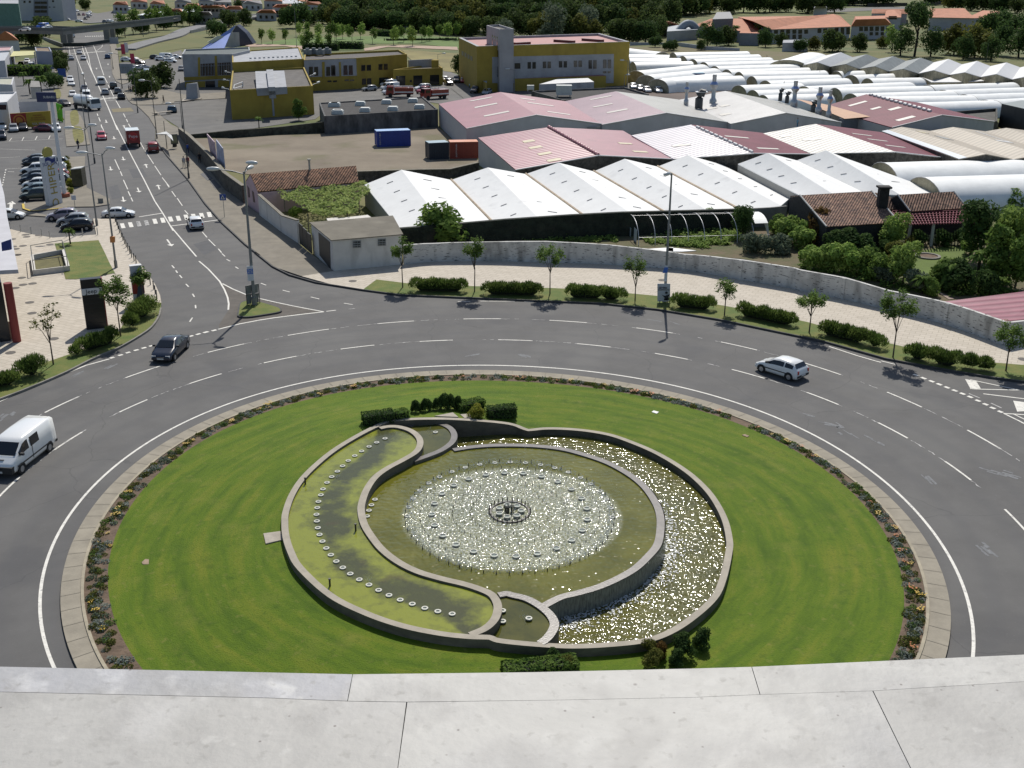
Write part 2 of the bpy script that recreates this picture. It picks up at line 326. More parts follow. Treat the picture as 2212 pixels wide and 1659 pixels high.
slab('pavement',pe2,m_conc,.13,-.05,m_kerb)
pe3=KL('A0',[(1570,1170),(1640,1290),(1690,1330),(1760,1345),(2050,1340),(2212,1330)])+KL('A1',[(100,1300),(745,1260),(770,1180),(220,1210)])+KL('A0',[(2080,1150),(1700,1090)])
slab('pavement',pe3,m_conc,.125,-.05,m_kerb)
slab('pavement',KL('A0',[(700,640),(860,640),(860,900),(900,1090),(985,1240),(985,1330),(870,1335),(870,1300),(770,1300),(760,1180),(700,1000),(690,760)]),m_conc,.13,-.05,m_kerb)
slab('pavement',KL('A0',[(830,1420),(980,1420),(1040,1500),(1110,1659)])+KL('B0',[(1150,235),(850,262),(830,100)]),m_conc,.13,-.05,m_kerb)
slab('pavement',KL('B0',[(770,400),(1090,385),(1075,640),(1110,790),(1400,930),(1400,1000),(1200,1030),(860,1035),(640,1060),(480,1075),(390,1080),(310,1050),(300,995),(340,985),(620,950),(740,880)]),m_conc,.13,-.05,m_kerb)
slab('pavement',KL('B0',[(-400,1110),(0,1130),(330,1140),(690,1165),(690,1158),(400,1100),(0,1085),(-400,1060)]),m_conc,.13,-.05,m_kerb)
for pts,nm in(([(900,1440),(985,1420),(1010,1560),(960,1610),(910,1590)],'A0'),([(930,20),(1040,20),(1070,190),(960,200)],'B0'),([(690,1160),(760,1150),(780,1240),(700,1255)],'A0')):
 slab('grass_strip',smooth(KL(nm,pts),4,True),mat('grass_olive',(.16,.15,.04),.95,.3,1),.145,.0)
slab('lawn',KL('B0',[(700,1508),(1260,1465)])+KL('C0',[(1120,0),(1180,130),(1232,225),(1060,262),(820,292),(705,292),(665,150)]),m_grass,.17,.0,m_kerb)
isl=smooth(KL('C1',[(400,665),(420,560),(470,525),(560,515),(700,545),(830,585),(872,610),(860,640),(700,670),(520,695),(420,690)]),5,True)
isi=[p+(Vector((sum(q.x for q in isl)/len(isl),sum(q.y for q in isl)/len(isl),0))-p).normalized()*.16 for p in isl]
mb=MB();mb.prism(isl,-.03,.15);struct('traffic_island',mb,m_kerbd)
sheet('grass_strip',isi,m_grass,.158)
sheet('road_patch',KL('C1',[(240,330),(490,445),(640,490),(1000,570),(1300,622),(800,685),(430,750),(210,808),(200,770),(310,600),(315,530),(295,450)]),mat('asphalt_brown',(.1,.088,.075),.9,.15,1,bump=.2,bscale=12),.005)
# ------------ road markings
ln=MB();lw=MB();ln.lay=0;lw.lay=0
ZL=.012
N=300
pts=[ring(1,2*math.pi*i/N)for i in range(N+1)];ln.strip(pts,.17,ZL)
def arcline(k,a,b,w=.15,mb=ln,n=6):
 ta,tb=r_th(K(*a)),r_th(K(*b));
 if tb-ta>math.pi:ta+=2*math.pi
 if ta-tb>math.pi:tb+=2*math.pi
 mb.strip([ring(k,ta+(tb-ta)*i/n)for i in range(n+1)],w,ZL)
for a,b in((('C2',1050,922),('C2',1418,935)),(('C2',210,943),('C2',565,930)),(('C2',1895,965),('C3',115,1002)),(('C3',590,1070),('C3',940,1135)),(('C3',1410,1245),('C3',1760,1340)),(('C4',65,1375),('C4',380,1495)),(('D3',1000,190),('D3',1250,318)),(('D3',1560,510),('D3',1775,665)),(('D3',2040,908),('D3',2230,1130)),(('C1',1505,1028),('C1',1870,990)),(('C1',680,1173),('C1',1035,1103)),(('C0',2035,1398),('C1',240,1295)),(('D0',990,102),('D0',1230,0)),(('D0',450,415),('D0',685,268)),(('D0',-60,860),('D0',165,640))):arcline(4,a,b)
for a,b in((('D0',370,105),('C0',850,1535)),(('C0',1350,1335),('C0',1725,1210)),(('C1',80,1060),('C1',470,970)),(('C1',935,875),('C1',1380,815)),(('C1',1900,755),('C2',150,727)),(('C2',680,705),('C2',1080,705)),(('C2',1600,718),('C2',1998,743)),(('C3',390,798),('C3',780,852)),(('C3',1295,948),('C3',1680,1038)),(('C4',45,1085),('C4',405,1200)),(('C4',858,1373),('C4',1200,1522)),(('D3',1740,250),('D3',2018,408)),(('D0',-200,400),('D0',-20,280))):arcline(5,a,b)
for k in(4,5):
 for i in range(0,260):
  if random.Random(i*7+k).random()<.55:
   t=R(8)+i*R(.62);lw.strip([ring(k,t,random.Random(i).uniform(-.05,.05)),ring(k,t+R(.35)),ring(k,t+R(.62),random.Random(i+1).uniform(-.05,.05))],.05+.05*random.Random(i*3).random(),.008)
def ls(n,pts,w=.15,mb=ln,z=ZL):mb.strip(KL(n,pts),w,z)
def ld(n,pairs,w=.13,mb=ln):
 for a,b in pairs:mb.strip([K(n,*a),K(n,*b)],w,ZL)
ls('C0',[(-400,1740),(0,1585),(330,1435),(650,1310),(920,1200),(1170,1132)],.17)
for n,pp in(('C0',[(1200,1118),(1290,1090),(1370,1063),(1458,1037),(1540,1013),(1620,991),(2045,887),(2122,866),(2200,845)]),('C1',[(68,845),(150,826)])):
 for x,y in pp:ln.strip([K(n,x-24,y+7),K(n,x+24,y-6)],.3,ZL)
ls('C1',[(195,814),(430,755),(640,715),(800,690),(1100,652),(1325,627)],.2)
ls('C1',[(1325,627),(1000,565),(800,522),(635,484),(490,441),(350,382),(240,325)],.16)
ls('C1',[(1352,622),(1455,610)],.16);ls('C1',[(1585,600),(1660,592)],.1,lw)
ls('B0',[(1480,-20),(1560,140),(1640,300),(1850,700),(1975,950),(2080,1110)],.16)
ls('B0',[(2080,1110),(2212,1330)],.16);ls('B1',[(45,1265),(200,1450),(380,1659)],.16)
ls('C1',[(-10,85),(90,170),(210,300),(262,390),(295,470),(308,540),(303,605)],.16)
ls('A0',[(1045,575),(1060,640),(1105,760),(1160,890),(1200,970),(1280,1150),(1380,1370),(1500,1659)],.2)
ls('A0',[(1075,575),(1130,720),(1150,830),(1180,930)],.18)
ls('A0',[(1190,575),(1235,680),(1290,860),(1325,960)],.16)
ls('A0',[(935,600),(980,740),(1050,920)],.16);ls('A0',[(880,600),(895,700)],.14);ls('A0',[(1310,570),(1300,600),(1230,650)],.14)
for a,b in(((1050,920),(1078,1010)),((1092,1050),(1108,1100)),((1120,1150),(1165,1260)),((1330,980),(1370,1060)),((1380,1085),(1450,1230)),((1480,1285),(1535,1380)),((1575,1450),(1600,1500)),((1612,1520),(1630,1560)),((1640,1580),(1665,1625)),((1240,1450),(1250,1480)),((1260,1500),(1280,1550)),((1290,1590),(1300,1630))):ln.strip([K('A0',*a),K('A0',*b)],.16,ZL)
ld('B0',[((1300,0),(1325,55)),((1465,420),(1525,550)),((1535,570),(1560,630)),((1575,680),(1630,800)),((1635,825),(1665,890)),((1672,905),(1695,955))])
ld('B0',[((1785,190),(1840,290)),((1850,305),(1960,475)),((1975,500),(2055,620)),((2070,650),(2160,765))],.12)
ld('B1',[((5,735),(30,775)),((65,825),(115,895)),((135,915),(200,1010)),((230,1070),(275,1120)),((455,1345),(515,1415)),((535,1440),(620,1525)),((660,1560),(700,1610)),((705,1620),(745,1656))],.12)
ld('C1',[((285,65),(322,85)),((380,145),(410,165)),((650,320),(708,342)),((885,395),(960,415)),((1185,468),(1278,490)),((1540,535),(1635,550))],.13)
ld('C0',[((1840,130),(1865,160)),((1882,185),(1900,210)),((1922,235),(1948,265)),((1990,330),(2020,360)),((2062,435),(2080,468)),((2092,555),(2095,590)),((2060,690),(2030,735))],.13)
ld('C2',[((620,518),(752,516)),((860,512),(1228,514)),((1328,519),(1430,521))],.13)
ls('B0',[(1775,1152),(2070,1105)],.28);ls('B1',[(45,1270),(480,1215),(665,1190)],.28)
for n,cs in(('B0',[(1565,1265,0),(1668,1252,1),(1770,1240,2),(1870,1228,2),(1978,1208,0),(2078,1195,1)]),('B1',[(50,1180,0),(150,1170,0),(250,1155,0),(345,1145,0),(448,1134,0),(545,1122,0)])):
 for x,y,wn in cs:(lw if wn==2 else ln).add([tuple(K(n,x+a,y+b,.024))for a,b in((-15,33),(38,28),(15,-33),(-36,-30))],[(0,1,2,3)])
def zeb(n,a,b,cnt,w,hlen):
 A,B=K(n,*a),K(n,*b);d=(B-A)/cnt;t=Vector((-d.y,d.x,0)).normalized()*hlen
 for i in range(cnt):
  p=A+d*(i+.25);q=A+d*(i+.75);ln.add([(*(p-t).xy,.03),(*(q-t).xy,.03),(*(q+t).xy,.03),(*(p+t).xy,.03)],[(0,1,2,3)])
zeb('A0',(1190,1275),(1600,1235),8,.5,1.3);zeb('A0',(930,690),(1330,655),10,.5,1.4);zeb('A0',(1080,465),(1330,460),9,.5,1.8)
ls('A0',[(1180,1260),(1305,1245)],.25);ls('A0',[(1350,1287),(1625,1270)],.25)
for i in range(6):
 A=K('A0',1760+i*3,1105+i*27);B=K('A0',1900+i*3,1125+i*24);ln.strip([A,B],.9,.018 if i<99 else 0)
def arrow(n,x,y,dx,dy,L=3.2,mb=ln):
 p=K(n,x,y);q=K(n,x+dx,y+dy);d=(q-p).normalized();s=Vector((-d.y,d.x,0));t=p+d*L
 mb.add([(*(p+s*.09).xy,ZL),(*(p-s*.09).xy,ZL),(*(t-d*1-s*.09).xy,ZL),(*(t-d*1+s*.09).xy,ZL)],[(0,1,2,3)])
 mb.add([(*(t-d*1+s*.42).xy,ZL),(*(t-d*1-s*.42).xy,ZL),(*t.xy,ZL)],[(0,1,2)])
for n,x,y,dx,dy in(('B0',1450,125,8,30),('B0',1565,385,10,30),('B0',1405,510,8,30),('B0',1755,780,20,50),('B0',1565,895,10,40),('B0',1875,525,-15,-40),('B0',2035,800,-15,-40),('B1',5,1440,50,70),('A0',1350,1530,8,30),('A0',1590,1640,-10,-40),('A0',1235,885,-6,-30),('A0',1380,830,-4,-30),('A0',1270,1000,-5,-20),('A0',1400,990,-4,-30)):arrow(n,x,y,dx,dy,3.6 if n!='A0' else 4.5)
for a in(((1630,1240),(1685,1340),(1785,1335),(1740,1262)),):
 ln.add([tuple(K('C4',*p,ZL))for p in a],[(0,3,2,1)])
ls('C4',[(1680,1250),(2165,1352)],.14);ls('C4',[(1680,1340),(2165,1352)],.14);ls('C4',[(1810,1388),(2212,1437),(2500,1470)],.16)
ln.add([tuple(K('C4',*p,ZL))for p in((2105,1455),(2145,1562),(2300,1555),(2260,1475))],[(0,3,2,1)])
ls('C4',[(2012,1582),(2170,1659),(2300,1730)],.15);ls('C4',[(2012,1582),(2300,1600)],.15);ls('C4',[(2100,1584),(2300,1680)],.12)
for x,y in((1145,1203),(1220,1234),(1300,1265),(1375,1295),(1452,1326),(1528,1357),(1605,1388),(1680,1420),(1757,1457),(1832,1492),(1903,1528),(1978,1565)):ln.strip([K('C4',x-24,y-9),K('C4',x+24,y+9)],.3,ZL)
ls('C4',[(285,920),(560,1010),(740,1062),(800,1078)],.15);ls('C4',[(800,1063),(940,1098)],.14)
ls('C4',[(1668,1385),(1775,1430)],.12,lw);ls('C4',[(1885,1480),(1990,1528)],.12,lw)
for a,b in(((0,285),(450,300)),((0,400),(255,385)),((90,190),(800,155)),((80,540),(340,525))):ls('B0',[a,b],.12)
for a,b in(((150,145),(120,185)),((305,135),(280,180)),((475,122),(450,170)),((640,115),(620,160))):ls('B0',[a,b],.12)
ls('B0',[(340,650),(325,800),(315,990)],.14);ls('A2',[(1500,1130),(1660,1255)],.14)
for i in range(7):ln.strip([K('B0',75-i*7,545+i*32),K('B0',72-i*7,560+i*32)],.15,ZL)
ln.strip(KL('B0',[(100,575),(180,578)]),.2,ZL);ln.strip(KL('B0',[(140,1040),(145,975)]),.4,ZL);ln.strip(KL('B0',[(105,990),(150,955),(185,990)]),.4,ZL)
yl=MB();yl.strip(KL('B0',[(860,1042),(480,1082),(390,1084),(305,1056),(295,995)]),.3,.15);struct('kerb',yl,mat('kerb_yellow',(.5,.36,.03),.7,.15,2))
yw=MB();yw.add([tuple(K('A0',*p,ZL))for p in((1420,1390),(1670,1372),(1710,1420),(1440,1432))],[(3,2,1,0)]);struct('road_marking',yw,mat('faded_yellow',(.19,.16,.09),.9,.2,2))
struct('road_marking',ln,m_line);struct('road_marking',lw,m_lineworn)
sc=MB();rr=random.Random(5)
for n,x0,y0,x1,y1,w in(('D3',540,185,650,215,.25),('D3',640,205,790,300,.55),('D3',900,300,1035,370,.12),('D3',1930,590,2090,640,.7),('D3',1865,1210,1945,1275,.4),('D3',1400,640,1450,690,.25),('D3',390,115,460,135,.12),('C3',510,705,630,725,.1),('C3',780,740,860,765,.1),('C2',720,1100,830,1080,.15),('C2',1300,1085,1365,1110,.3),('C0',800,1310,900,1260,.2),('C0',1150,1230,1225,1195,.25),('D0',0,170,105,95,.5)):
 A,B=K(n,x0,y0),K(n,x1,y1)
 for i in range(9):
  t=rr.random();p=A.lerp(B,t)+Vector((rr.uniform(-w,w),rr.uniform(-w,w),0))*.8;d=(B-A).normalized()*rr.uniform(.15,.5)
  sc.strip([p-d,p+d],rr.uniform(.05,.14)*(1+w),.006+.0006*i)
struct('road_patch',sc,mat('asphalt_scuff',(.15,.155,.16),.8,.25,4))
# ------------ central island
NR=240
ZI=.14;ZS=.16
A2=ringpts(2,NR);A2b=ringpts(2,NR,-1.0)
mbk=MB();loft(mbk,A2,A2,-.06,ZI);loft(mbk,A2,A2b,ZI,ZI+.02)
m_apron=mat('kerb_concrete',(.28,.25,.195),.9,.12,.8,bump=.1,bscale=8);overlay(m_apron,'noise',(.17,.15,.12),.5,.55,.72,.45,detail=7)
o=mbk.build('kerb',m_apron);o['kind']='structure'
jm=MB()
for i in range(0,110):
 t=2*math.pi*i/110;jm.strip([ring(2,t,.003),ring(2,t,-1.0)],.03,ZI+.028)
struct('kerb_joint',jm,mat('joint_dark',(.2,.18,.145),.9))
rim=MB();B1=ringpts(2,NR,-1.0);B2=ringpts(2,NR,-1.16);loft(rim,B1,B1,ZI,.22);loft(rim,B1,B2,.22,.22);loft(rim,B2,B2,.22,ZI)
struct('kerb',rim,mat('kerb_rim',(.34,.3,.22),.9,.15,2))
L3=ringpts(3,NR)
def fall(p):return .42
bed=MB();loft(bed,B2,L3,.17,.2);struct('flower_bed',bed,m_soil)
# ------------ fountain outlines
ZL_,ZRr=1.45,.40
Wk=KL('D1',[(1005,158),(780,265),(560,395),(400,520),(270,650),(180,790),(130,930),(122,1020),(130,1130),(170,1260),(250,1400)],ZL_)+KL('E1',[(500,235),(800,388),(1100,492),(1400,556),(1650,586),(1840,593)],ZL_)
Wk2=[K('E2',0,622,1.36),K('E2',300,652,1.1),K('E2',600,667,.8),K('E2',900,655,.55)]+KL('E2',[(1200,622),(1400,560),(1600,440),(1800,260),(1880,90)],ZRr)+KL('D2',[(1930,1250),(1930,1150),(1895,1000),(1820,850),(1720,720),(1560,580),(1330,440),(1100,340),(900,275),(650,237),(400,226),(235,240)],ZRr)
Wk3=[K('D1',2000,185,.72),K('D1',1600,150,1.22),K('D1',1300,145,1.42)]
wo=smooth(Wk,6)[:-1]+smooth([Wk[-1]]+Wk2,6)[:-1]+smooth([Wk2[-1]]+Wk3+[Wk[0]],6)[:-1]
cen=Vector((sum(p.x for p in wo)/len(wo),sum(p.y for p in wo)/len(wo),0))
def offs(loop,d):
 n=len(loop);out=[]
 for i in range(n):
  t=(loop[(i+2)%n]-loop[(i-2)%n]).normalized();nn=Vector((-t.y,t.x,0)).normalized()
  if nn.dot(cen-loop[i])<0:nn=-nn
  out.append(loop[i]+nn*d)
 return out
wi=offs(wo,.38)
_AZ=[0]
def at_angle(loop,th):
 n=len(loop);d=Vector((math.cos(th),math.sin(th),0));best=None
 for i in range(n):
  a=loop[i]-cen;b=loop[(i+1)%n]-cen;e=b-a;den=d.x*e.y-d.y*e.x
  if abs(den)<1e-9:continue
  t=(a.x*e.y-a.y*e.x)/den;u=(a.x*d.y-a.y*d.x)/den
  if t>0 and-1e-6<=u<=1+1e-6 and(best is None or t>best):best=t;_AZ[0]=a.z+e.z*u
 r=cen+d*(best or 10);r.z=_AZ[0];return r
NA=300;TH=[2*math.pi*i/NA for i in range(NA)]
wo_r=[at_angle(wo,t)for t in TH];l3_r=[at_angle(L3,t)for t in TH]
def lawn_h(p):
 q=Vector((p.x,p.y,0));a=math.atan2(q.y-cen.y,q.x-cen.x);o=at_angle(L3,a);i=at_angle(wo,a);ro=(Vector((o.x,o.y,0))-cen).length;ri=(Vector((i.x,i.y,0))-cen).length;f=max(0,min(1,(ro-(q-cen).length)/(ro-ri)))
 far=max(0,min(1,(i.y-cen.y)/9*.5+.5));return .2+(i.z-(.48-.36*far)-.2)*(3*f*f-2*f**3)
def on_lawn(n,x,y,dz=0):
 z=.3
 for _ in range(6):z=lawn_h(K(n,x,y,z))
 return K(n,x,y,z+dz)
lm=MB();K_=8;rows=[]
for k in range(K_+1):
 f=k/K_;rows.append([(l3_r[i].lerp(wo_r[i],f))for i in range(NA)])
vs=[]
for k,row in enumerate(rows):
 f=k/K_
 for i,p in enumerate(row):
  q=wo_r[i];far=max(0,min(1,(q.y-cen.y)/9*.5+.5));zt=q.z-(.48-.36*far)
  vs.append((p.x,p.y,.2+(zt-.2)*(3*f*f-2*f**3)))
lm.add(vs,[(k*NA+i,(k+1)*NA+i,(k+1)*NA+(i+1)%NA,k*NA+(i+1)%NA)for k in range(K_)for i in range(NA)],0,True)
for i,f in enumerate(lm.f):
 a,b,c=[Vector(lm.v[j])for j in f[:3]]
 if(b-a).cross(c-a).z<0:lm.f[i]=f[::-1]
m_lawn=mat('lawn_grass',(.085,.145,.006),.85,bump=.5,bscale=14,spec=.2);n_,N_,b_=nodes(m_lawn)
tc=N_.new('ShaderNodeTexCoord');vl=N_.new('ShaderNodeVectorMath');vl.operation='SUBTRACT';vl.inputs[1].default_value=(cen.x,cen.y,0);n_.links.new(tc.outputs['Object'],vl.inputs[0])
sx=N_.new('ShaderNodeSeparateXYZ');n_.links.new(vl.outputs[0],sx.inputs[0])
ln_=N_.new('ShaderNodeVectorMath');ln_.operation='LENGTH';n_.links.new(vl.outputs[0],ln_.inputs[0])
nw=N_.new('ShaderNodeTexNoise');nw.inputs['Scale'].default_value=.12;n_.links.new(vl.outputs[0],nw.inputs[0])
ad=N_.new('ShaderNodeMath');ad.operation='MULTIPLY_ADD';ad.inputs[1].default_value=1.2;n_.links.new(nw.outputs[0],ad.inputs[0]);n_.links.new(ln_.outputs['Value'],ad.inputs[2])
at=N_.new('ShaderNodeMath');at.operation='ARCTAN2';n_.links.new(sx.outputs[1],at.inputs[0]);n_.links.new(sx.outputs[0],at.inputs[1])
cb=N_.new('ShaderNodeCombineXYZ');
s1=N_.new('ShaderNodeMath');s1.operation='MULTIPLY';s1.inputs[1].default_value=1.1;n_.links.new(ad.outputs[0],s1.inputs[0])
s2=N_.new('ShaderNodeMath');s2.operation='MULTIPLY';s2.inputs[1].default_value=2.6;n_.links.new(at.outputs[0],s2.inputs[0])
n_.links.new(s1.outputs[0],cb.inputs[0]);n_.links.new(s2.outputs[0],cb.inputs[1])
nz=N_.new('ShaderNodeTexNoise');nz.inputs['Scale'].default_value=1.0;nz.inputs['Detail'].default_value=5;nz.inputs['Roughness'].default_value=.6;n_.links.new(cb.outputs[0],nz.inputs[0])
rp_=N_.new('ShaderNodeValToRGB');n_.links.new(nz.outputs[0],rp_.inputs[0])
e=rp_.color_ramp.elements;e[0].position=.3;e[0].color=(.052,.1,.004,1);e[1].position=.72;e[1].color=(.15,.172,.014,1)
q=rp_.color_ramp.elements.new(.5);q.color=(.09,.145,.006,1)
n_.links.new(rp_.outputs[0],b_.inputs['Base Color'])
overlay(m_lawn,'noise',(.17,.18,.03),.5,.55,.75,.5,detail=9);overlay(m_lawn,'noise',(.055,.105,.006),.6,.55,.72,.45,detail=9);overlay(m_lawn,'noise',(.04,.08,.005),9,.52,.7,.5,detail=6);overlay(m_lawn,'noise',(.2,.19,.05),2.2,.6,.78,.55,detail=10);overlay(m_lawn,'noise',(.035,.075,.004),1.6,.58,.72,.4,detail=10)
struct('lawn',lm,m_lawn)
# ------------ fountain
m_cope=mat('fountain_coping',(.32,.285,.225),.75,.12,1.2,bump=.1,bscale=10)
m_fwall=mat('fountain_render',(.12,.11,.085),.8,.25,.8,stretch=(1,1,3));overlay(m_fwall,'noise',(.07,.07,.05),1,.5,.7,.7,stretch=(1,1,.3),detail=6)  # base colour darkened for the shade on the wall sides
m_wet=mat('wet_stone',(.13,.115,.1),.3,.2,1.5,bump=.1,bscale=14)
fo=thing('fountain','large round fountain with curling pools on the roundabout lawn','fountain',(cen.x,cen.y,.0))
def wallpart(name,outer,inner,z0,z1,ms,lip=.0,parent=fo):
 mb=MB();n=len(outer)
 mb.add([(p.x,p.y,z0)for p in outer]+[(p.x,p.y,p.z)for p in outer]+[(q.x,q.y,p.z)for p,q in zip(outer,inner)]+[(q.x,q.y,z0)for q in inner],[(j*n+i,j*n+(i+1)%n,(j+1)*n+(i+1)%n,(j+1)*n+i)[::1 if j<3 else 1]for j in range(3)for i in range(n)],1);
 for k,f in enumerate(mb.f):mb.m[k]=0 if n<=k<2*n else 1
 return mb.build(name,ms,parent,True)
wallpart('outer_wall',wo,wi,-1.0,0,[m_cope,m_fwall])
ZA=1.30;ZM=.86;ZB=1.0;ZR=-.04;ZRM=.95
ZS1=1.42
S1c=smooth(KL('D1',[(940,232),(1010,218),(1100,222),(1200,255),(1262,310),(1272,370),(1236,430),(1140,490),(1000,565),(900,640),(830,740),(790,850),(785,930),(810,1030),(870,1130),(960,1240),(1090,1340),(1250,1420),(1450,1480),(1620,1520),(1750,1560)],ZS1)+KL('E1',[(1860,215),(1908,280),(1916,350),(1886,430),(1810,500),(1690,552)],ZS1),5)
S2c=smooth(KL('D1',[(1180,215),(1250,180),(1330,176),(1430,190),(1520,230),(1556,290),(1535,350),(1455,410),(1350,455),(1215,502)],1.08),5)
S3c=smooth(KL('D1',[(1548,412),(1700,388),(1900,374)],ZRM)+KL('D2',[(250,377),(500,402),(700,452),(900,522),(1080,622),(1200,722),(1290,850),(1328,960),(1330,1080),(1305,1200),(1225,1300),(1115,1400),(975,1480),(815,1550),(650,1598),(500,1636)],ZRM)+KL('E2',[(345,322)],ZRM),5)
S4c=smooth(KL('E1',[(1925,222),(1990,211)],1.04)+KL('E2',[(100,222),(220,252),(330,312),(412,382),(450,450),(440,510),(390,580),(335,622)],1.04),5)
def divider(name,c,w,z0,z1,ms,par=fo):return MB2(name,c,w,z0,z1,ms,par)
def MB2(name,c,w,z0,z1,ms,par):
 mb=MB();mb.wall(c,w,z0,z1)
 for i in range(len(mb.f)):
  if not all(abs(mb.v[j][2]-z1)<1e-4 for j in mb.f[i]):mb.m[i]=1
 return mb.build(name,ms,par,True)
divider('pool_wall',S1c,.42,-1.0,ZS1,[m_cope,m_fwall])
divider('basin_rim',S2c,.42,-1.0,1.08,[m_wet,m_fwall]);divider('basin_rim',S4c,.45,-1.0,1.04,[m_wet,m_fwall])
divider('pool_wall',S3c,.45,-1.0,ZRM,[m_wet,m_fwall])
def water_mat(name,dark,light,rough,bstr,bsc,scale=.35,foam=None,thr=(.42,.62),dist=.15,det=3,foamc=(.5,.52,.46)):
 m=mat(name,dark,rough,col2=light,scale=scale,detail=6,spec=.5);n,N,b=nodes(m)
 b.inputs['IOR'].default_value=1.33;b.inputs['Specular IOR Level'].default_value=.6
 tcx=N.new('ShaderNodeTexCoord')
 n1=N.new('ShaderNodeTexNoise');n1.inputs['Scale'].default_value=bsc;n1.inputs['Detail'].default_value=det;n1.inputs['Roughness'].default_value=.55;n.links.new(tcx.outputs['Object'],n1.inputs[0])
 bp=N.new('ShaderNodeBump');bp.inputs['Strength'].default_value=1;bp.inputs['Distance'].default_value=bstr;n.links.new(n1.outputs[0],bp.inputs['Height']);n.links.new(bp.outputs[0],b.inputs['Normal'])
 if foam:
  c,rad,soft=foam;vs_=N.new('ShaderNodeVectorMath');vs_.operation='DISTANCE';vs_.inputs[1].default_value=c;n.links.new(tcx.outputs['Object'],vs_.inputs[0])
  mr=N.new('ShaderNodeMapRange');mr.inputs[1].default_value=rad;mr.inputs[2].default_value=rad-soft;mr.inputs[4].default_value=1;n.links.new(vs_.outputs['Value'],mr.inputs[0])
  nf=N.new('ShaderNodeTexNoise');nf.inputs['Scale'].default_value=8;nf.inputs['Detail'].default_value=8;nf.inputs['Roughness'].default_value=.75;n.links.new(tcx.outputs['Object'],nf.inputs[0])
  m2=N.new('ShaderNodeMapRange');m2.inputs[1].default_value=.42;m2.inputs[2].default_value=.62;m2.inputs[3].default_value=.03;m2.inputs[4].default_value=1;n.links.new(nf.outputs[0],m2.inputs[0])
  mu=N.new('ShaderNodeMath');mu.operation='MULTIPLY';n.links.new(mr.outputs[0],mu.inputs[0]);n.links.new(m2.outputs[0],mu.inputs[1])
  mx=N.new('ShaderNodeMix');mx.data_type='RGBA';n.links.new(mu.outputs[0],mx.inputs[0]);n.links.new(b.inputs['Base Color'].links[0].from_socket,mx.inputs[6]);mx.inputs[7].default_value=(*foamc,1);n.links.new(mx.outputs[2],b.inputs['Base Color'])
  nb=N.new('ShaderNodeTexNoise');nb.inputs['Scale'].default_value=5;nb.inputs['Detail'].default_value=1;n.links.new(tcx.outputs['Object'],nb.inputs[0])
  b2=N.new('ShaderNodeBump');b2.inputs['Distance'].default_value=.13;n.links.new(nb.outputs[0],b2.inputs['Height']);n.links.new(mr.outputs[0],b2.inputs['Strength']);n.links.new(bp.outputs[0],b2.inputs['Normal']);n.links.new(b2.outputs[0],b.inputs['Normal'])
 return m
fc=K('D1',2020,930,ZM)
w_left=water_mat('algae_water',(.065,.07,.028),(.22,.24,.035),.1,.012,6,.42)
n,N,b=nodes(w_left)
rp_=[x for x in N if x.bl_idname=='ShaderNodeValToRGB'][0];fl_=rp_.inputs[0].links[0].from_socket;aa=N.new('ShaderNodeAttribute');aa.attribute_name='across'
fc_=N.new('ShaderNodeFloatCurve');cu=fc_.mapping.curves[0];cu.points[0].location=(0,.42);cu.points[1].location=(1,.62)
for q_ in((.12,.5),(.3,.36),(.52,.30),(.66,.52),(.85,.62)):cu.points.new(*q_)
fc_.mapping.update();n.links.new(aa.outputs['Fac'],fc_.inputs['Value']);mm1=N.new('ShaderNodeMath');mm1.operation='ADD';mm1.inputs[1].default_value=-.405;n.links.new(fc_.outputs[0],mm1.inputs[0]);mm2=N.new('ShaderNodeMath');mm2.operation='ADD';n.links.new(mm1.outputs[0],mm2.inputs[0]);n.links.new(fl_,mm2.inputs[1]);n.links.new(mm2.outputs[0],rp_.inputs[0])
for nn in N:
 if nn.bl_idname=='ShaderNodeValToRGB':nn.color_ramp.elements[0].position=.4;nn.color_ramp.elements[1].position=.62
overlay(w_left,'noise',(.09,.06,.03),.5,.6,.72,.6,detail=5);overlay(w_left,'noise',(.09,.1,.03),1.5,.5,.7,.5,detail=7)
w_mid=water_mat('pool_water',(.085,.088,.01),(.15,.145,.02),.09,.055,3.2,.3,det=.5,foam=((fc.x+.1,fc.y-.3,fc.z),6.5,.6))
w_bas=water_mat('basin_water',(.05,.056,.014),(.11,.105,.02),.06,.004,5,.4)
w_right=water_mat('rippled_water',(.08,.078,.018),(.135,.128,.036),.105,.14,3.6,.5,det=.6)
def poly_water(name,loop,z,m,parts=False):
 P=[Vector((p.x,p.y,0))for p in loop];tr=tessellate_polygon([P]);mb=MB();fs=[]
 for t in tr:
  a,bb,c=[P[i]for i in t];fs.append(t if(bb-a).cross(c-a).z>0 else(t[0],t[2],t[1]))
 mb.add([(p.x,p.y,z)for p in P],fs);o=mb.build(name,m);o['kind']='structure';return o
wm=offs(wo,.2)
def nearest(loop,p):return min(range(len(loop)),key=lambda i:(loop[i]-p).length)
def arc_between(a,b,through):
 n=len(wm);i,j=nearest(wm,a),nearest(wm,b);f=[wm[(i+k)%n]for k in range((j-i)%n+1)];r=[wm[(i-k)%n]for k in range((i-j)%n+1)]
 return f if min((p-through).length for p in f)<min((p-through).length for p in r)else r
left=K('D1',150,1000)
def resamp(c,n):
 d=[0]
 for a,b in zip(c,c[1:]):d.append(d[-1]+(Vector((b.x,b.y,0))-Vector((a.x,a.y,0))).length)
 out=[];k=0
 for i in range(n):
  t=d[-1]*i/(n-1)
  while k<len(c)-2 and d[k+1]<t:k+=1
  u=(t-d[k])/max(1e-6,d[k+1]-d[k]);q=c[k].lerp(c[k+1],u);out.append(Vector((q.x,q.y,ZA)))
 return out
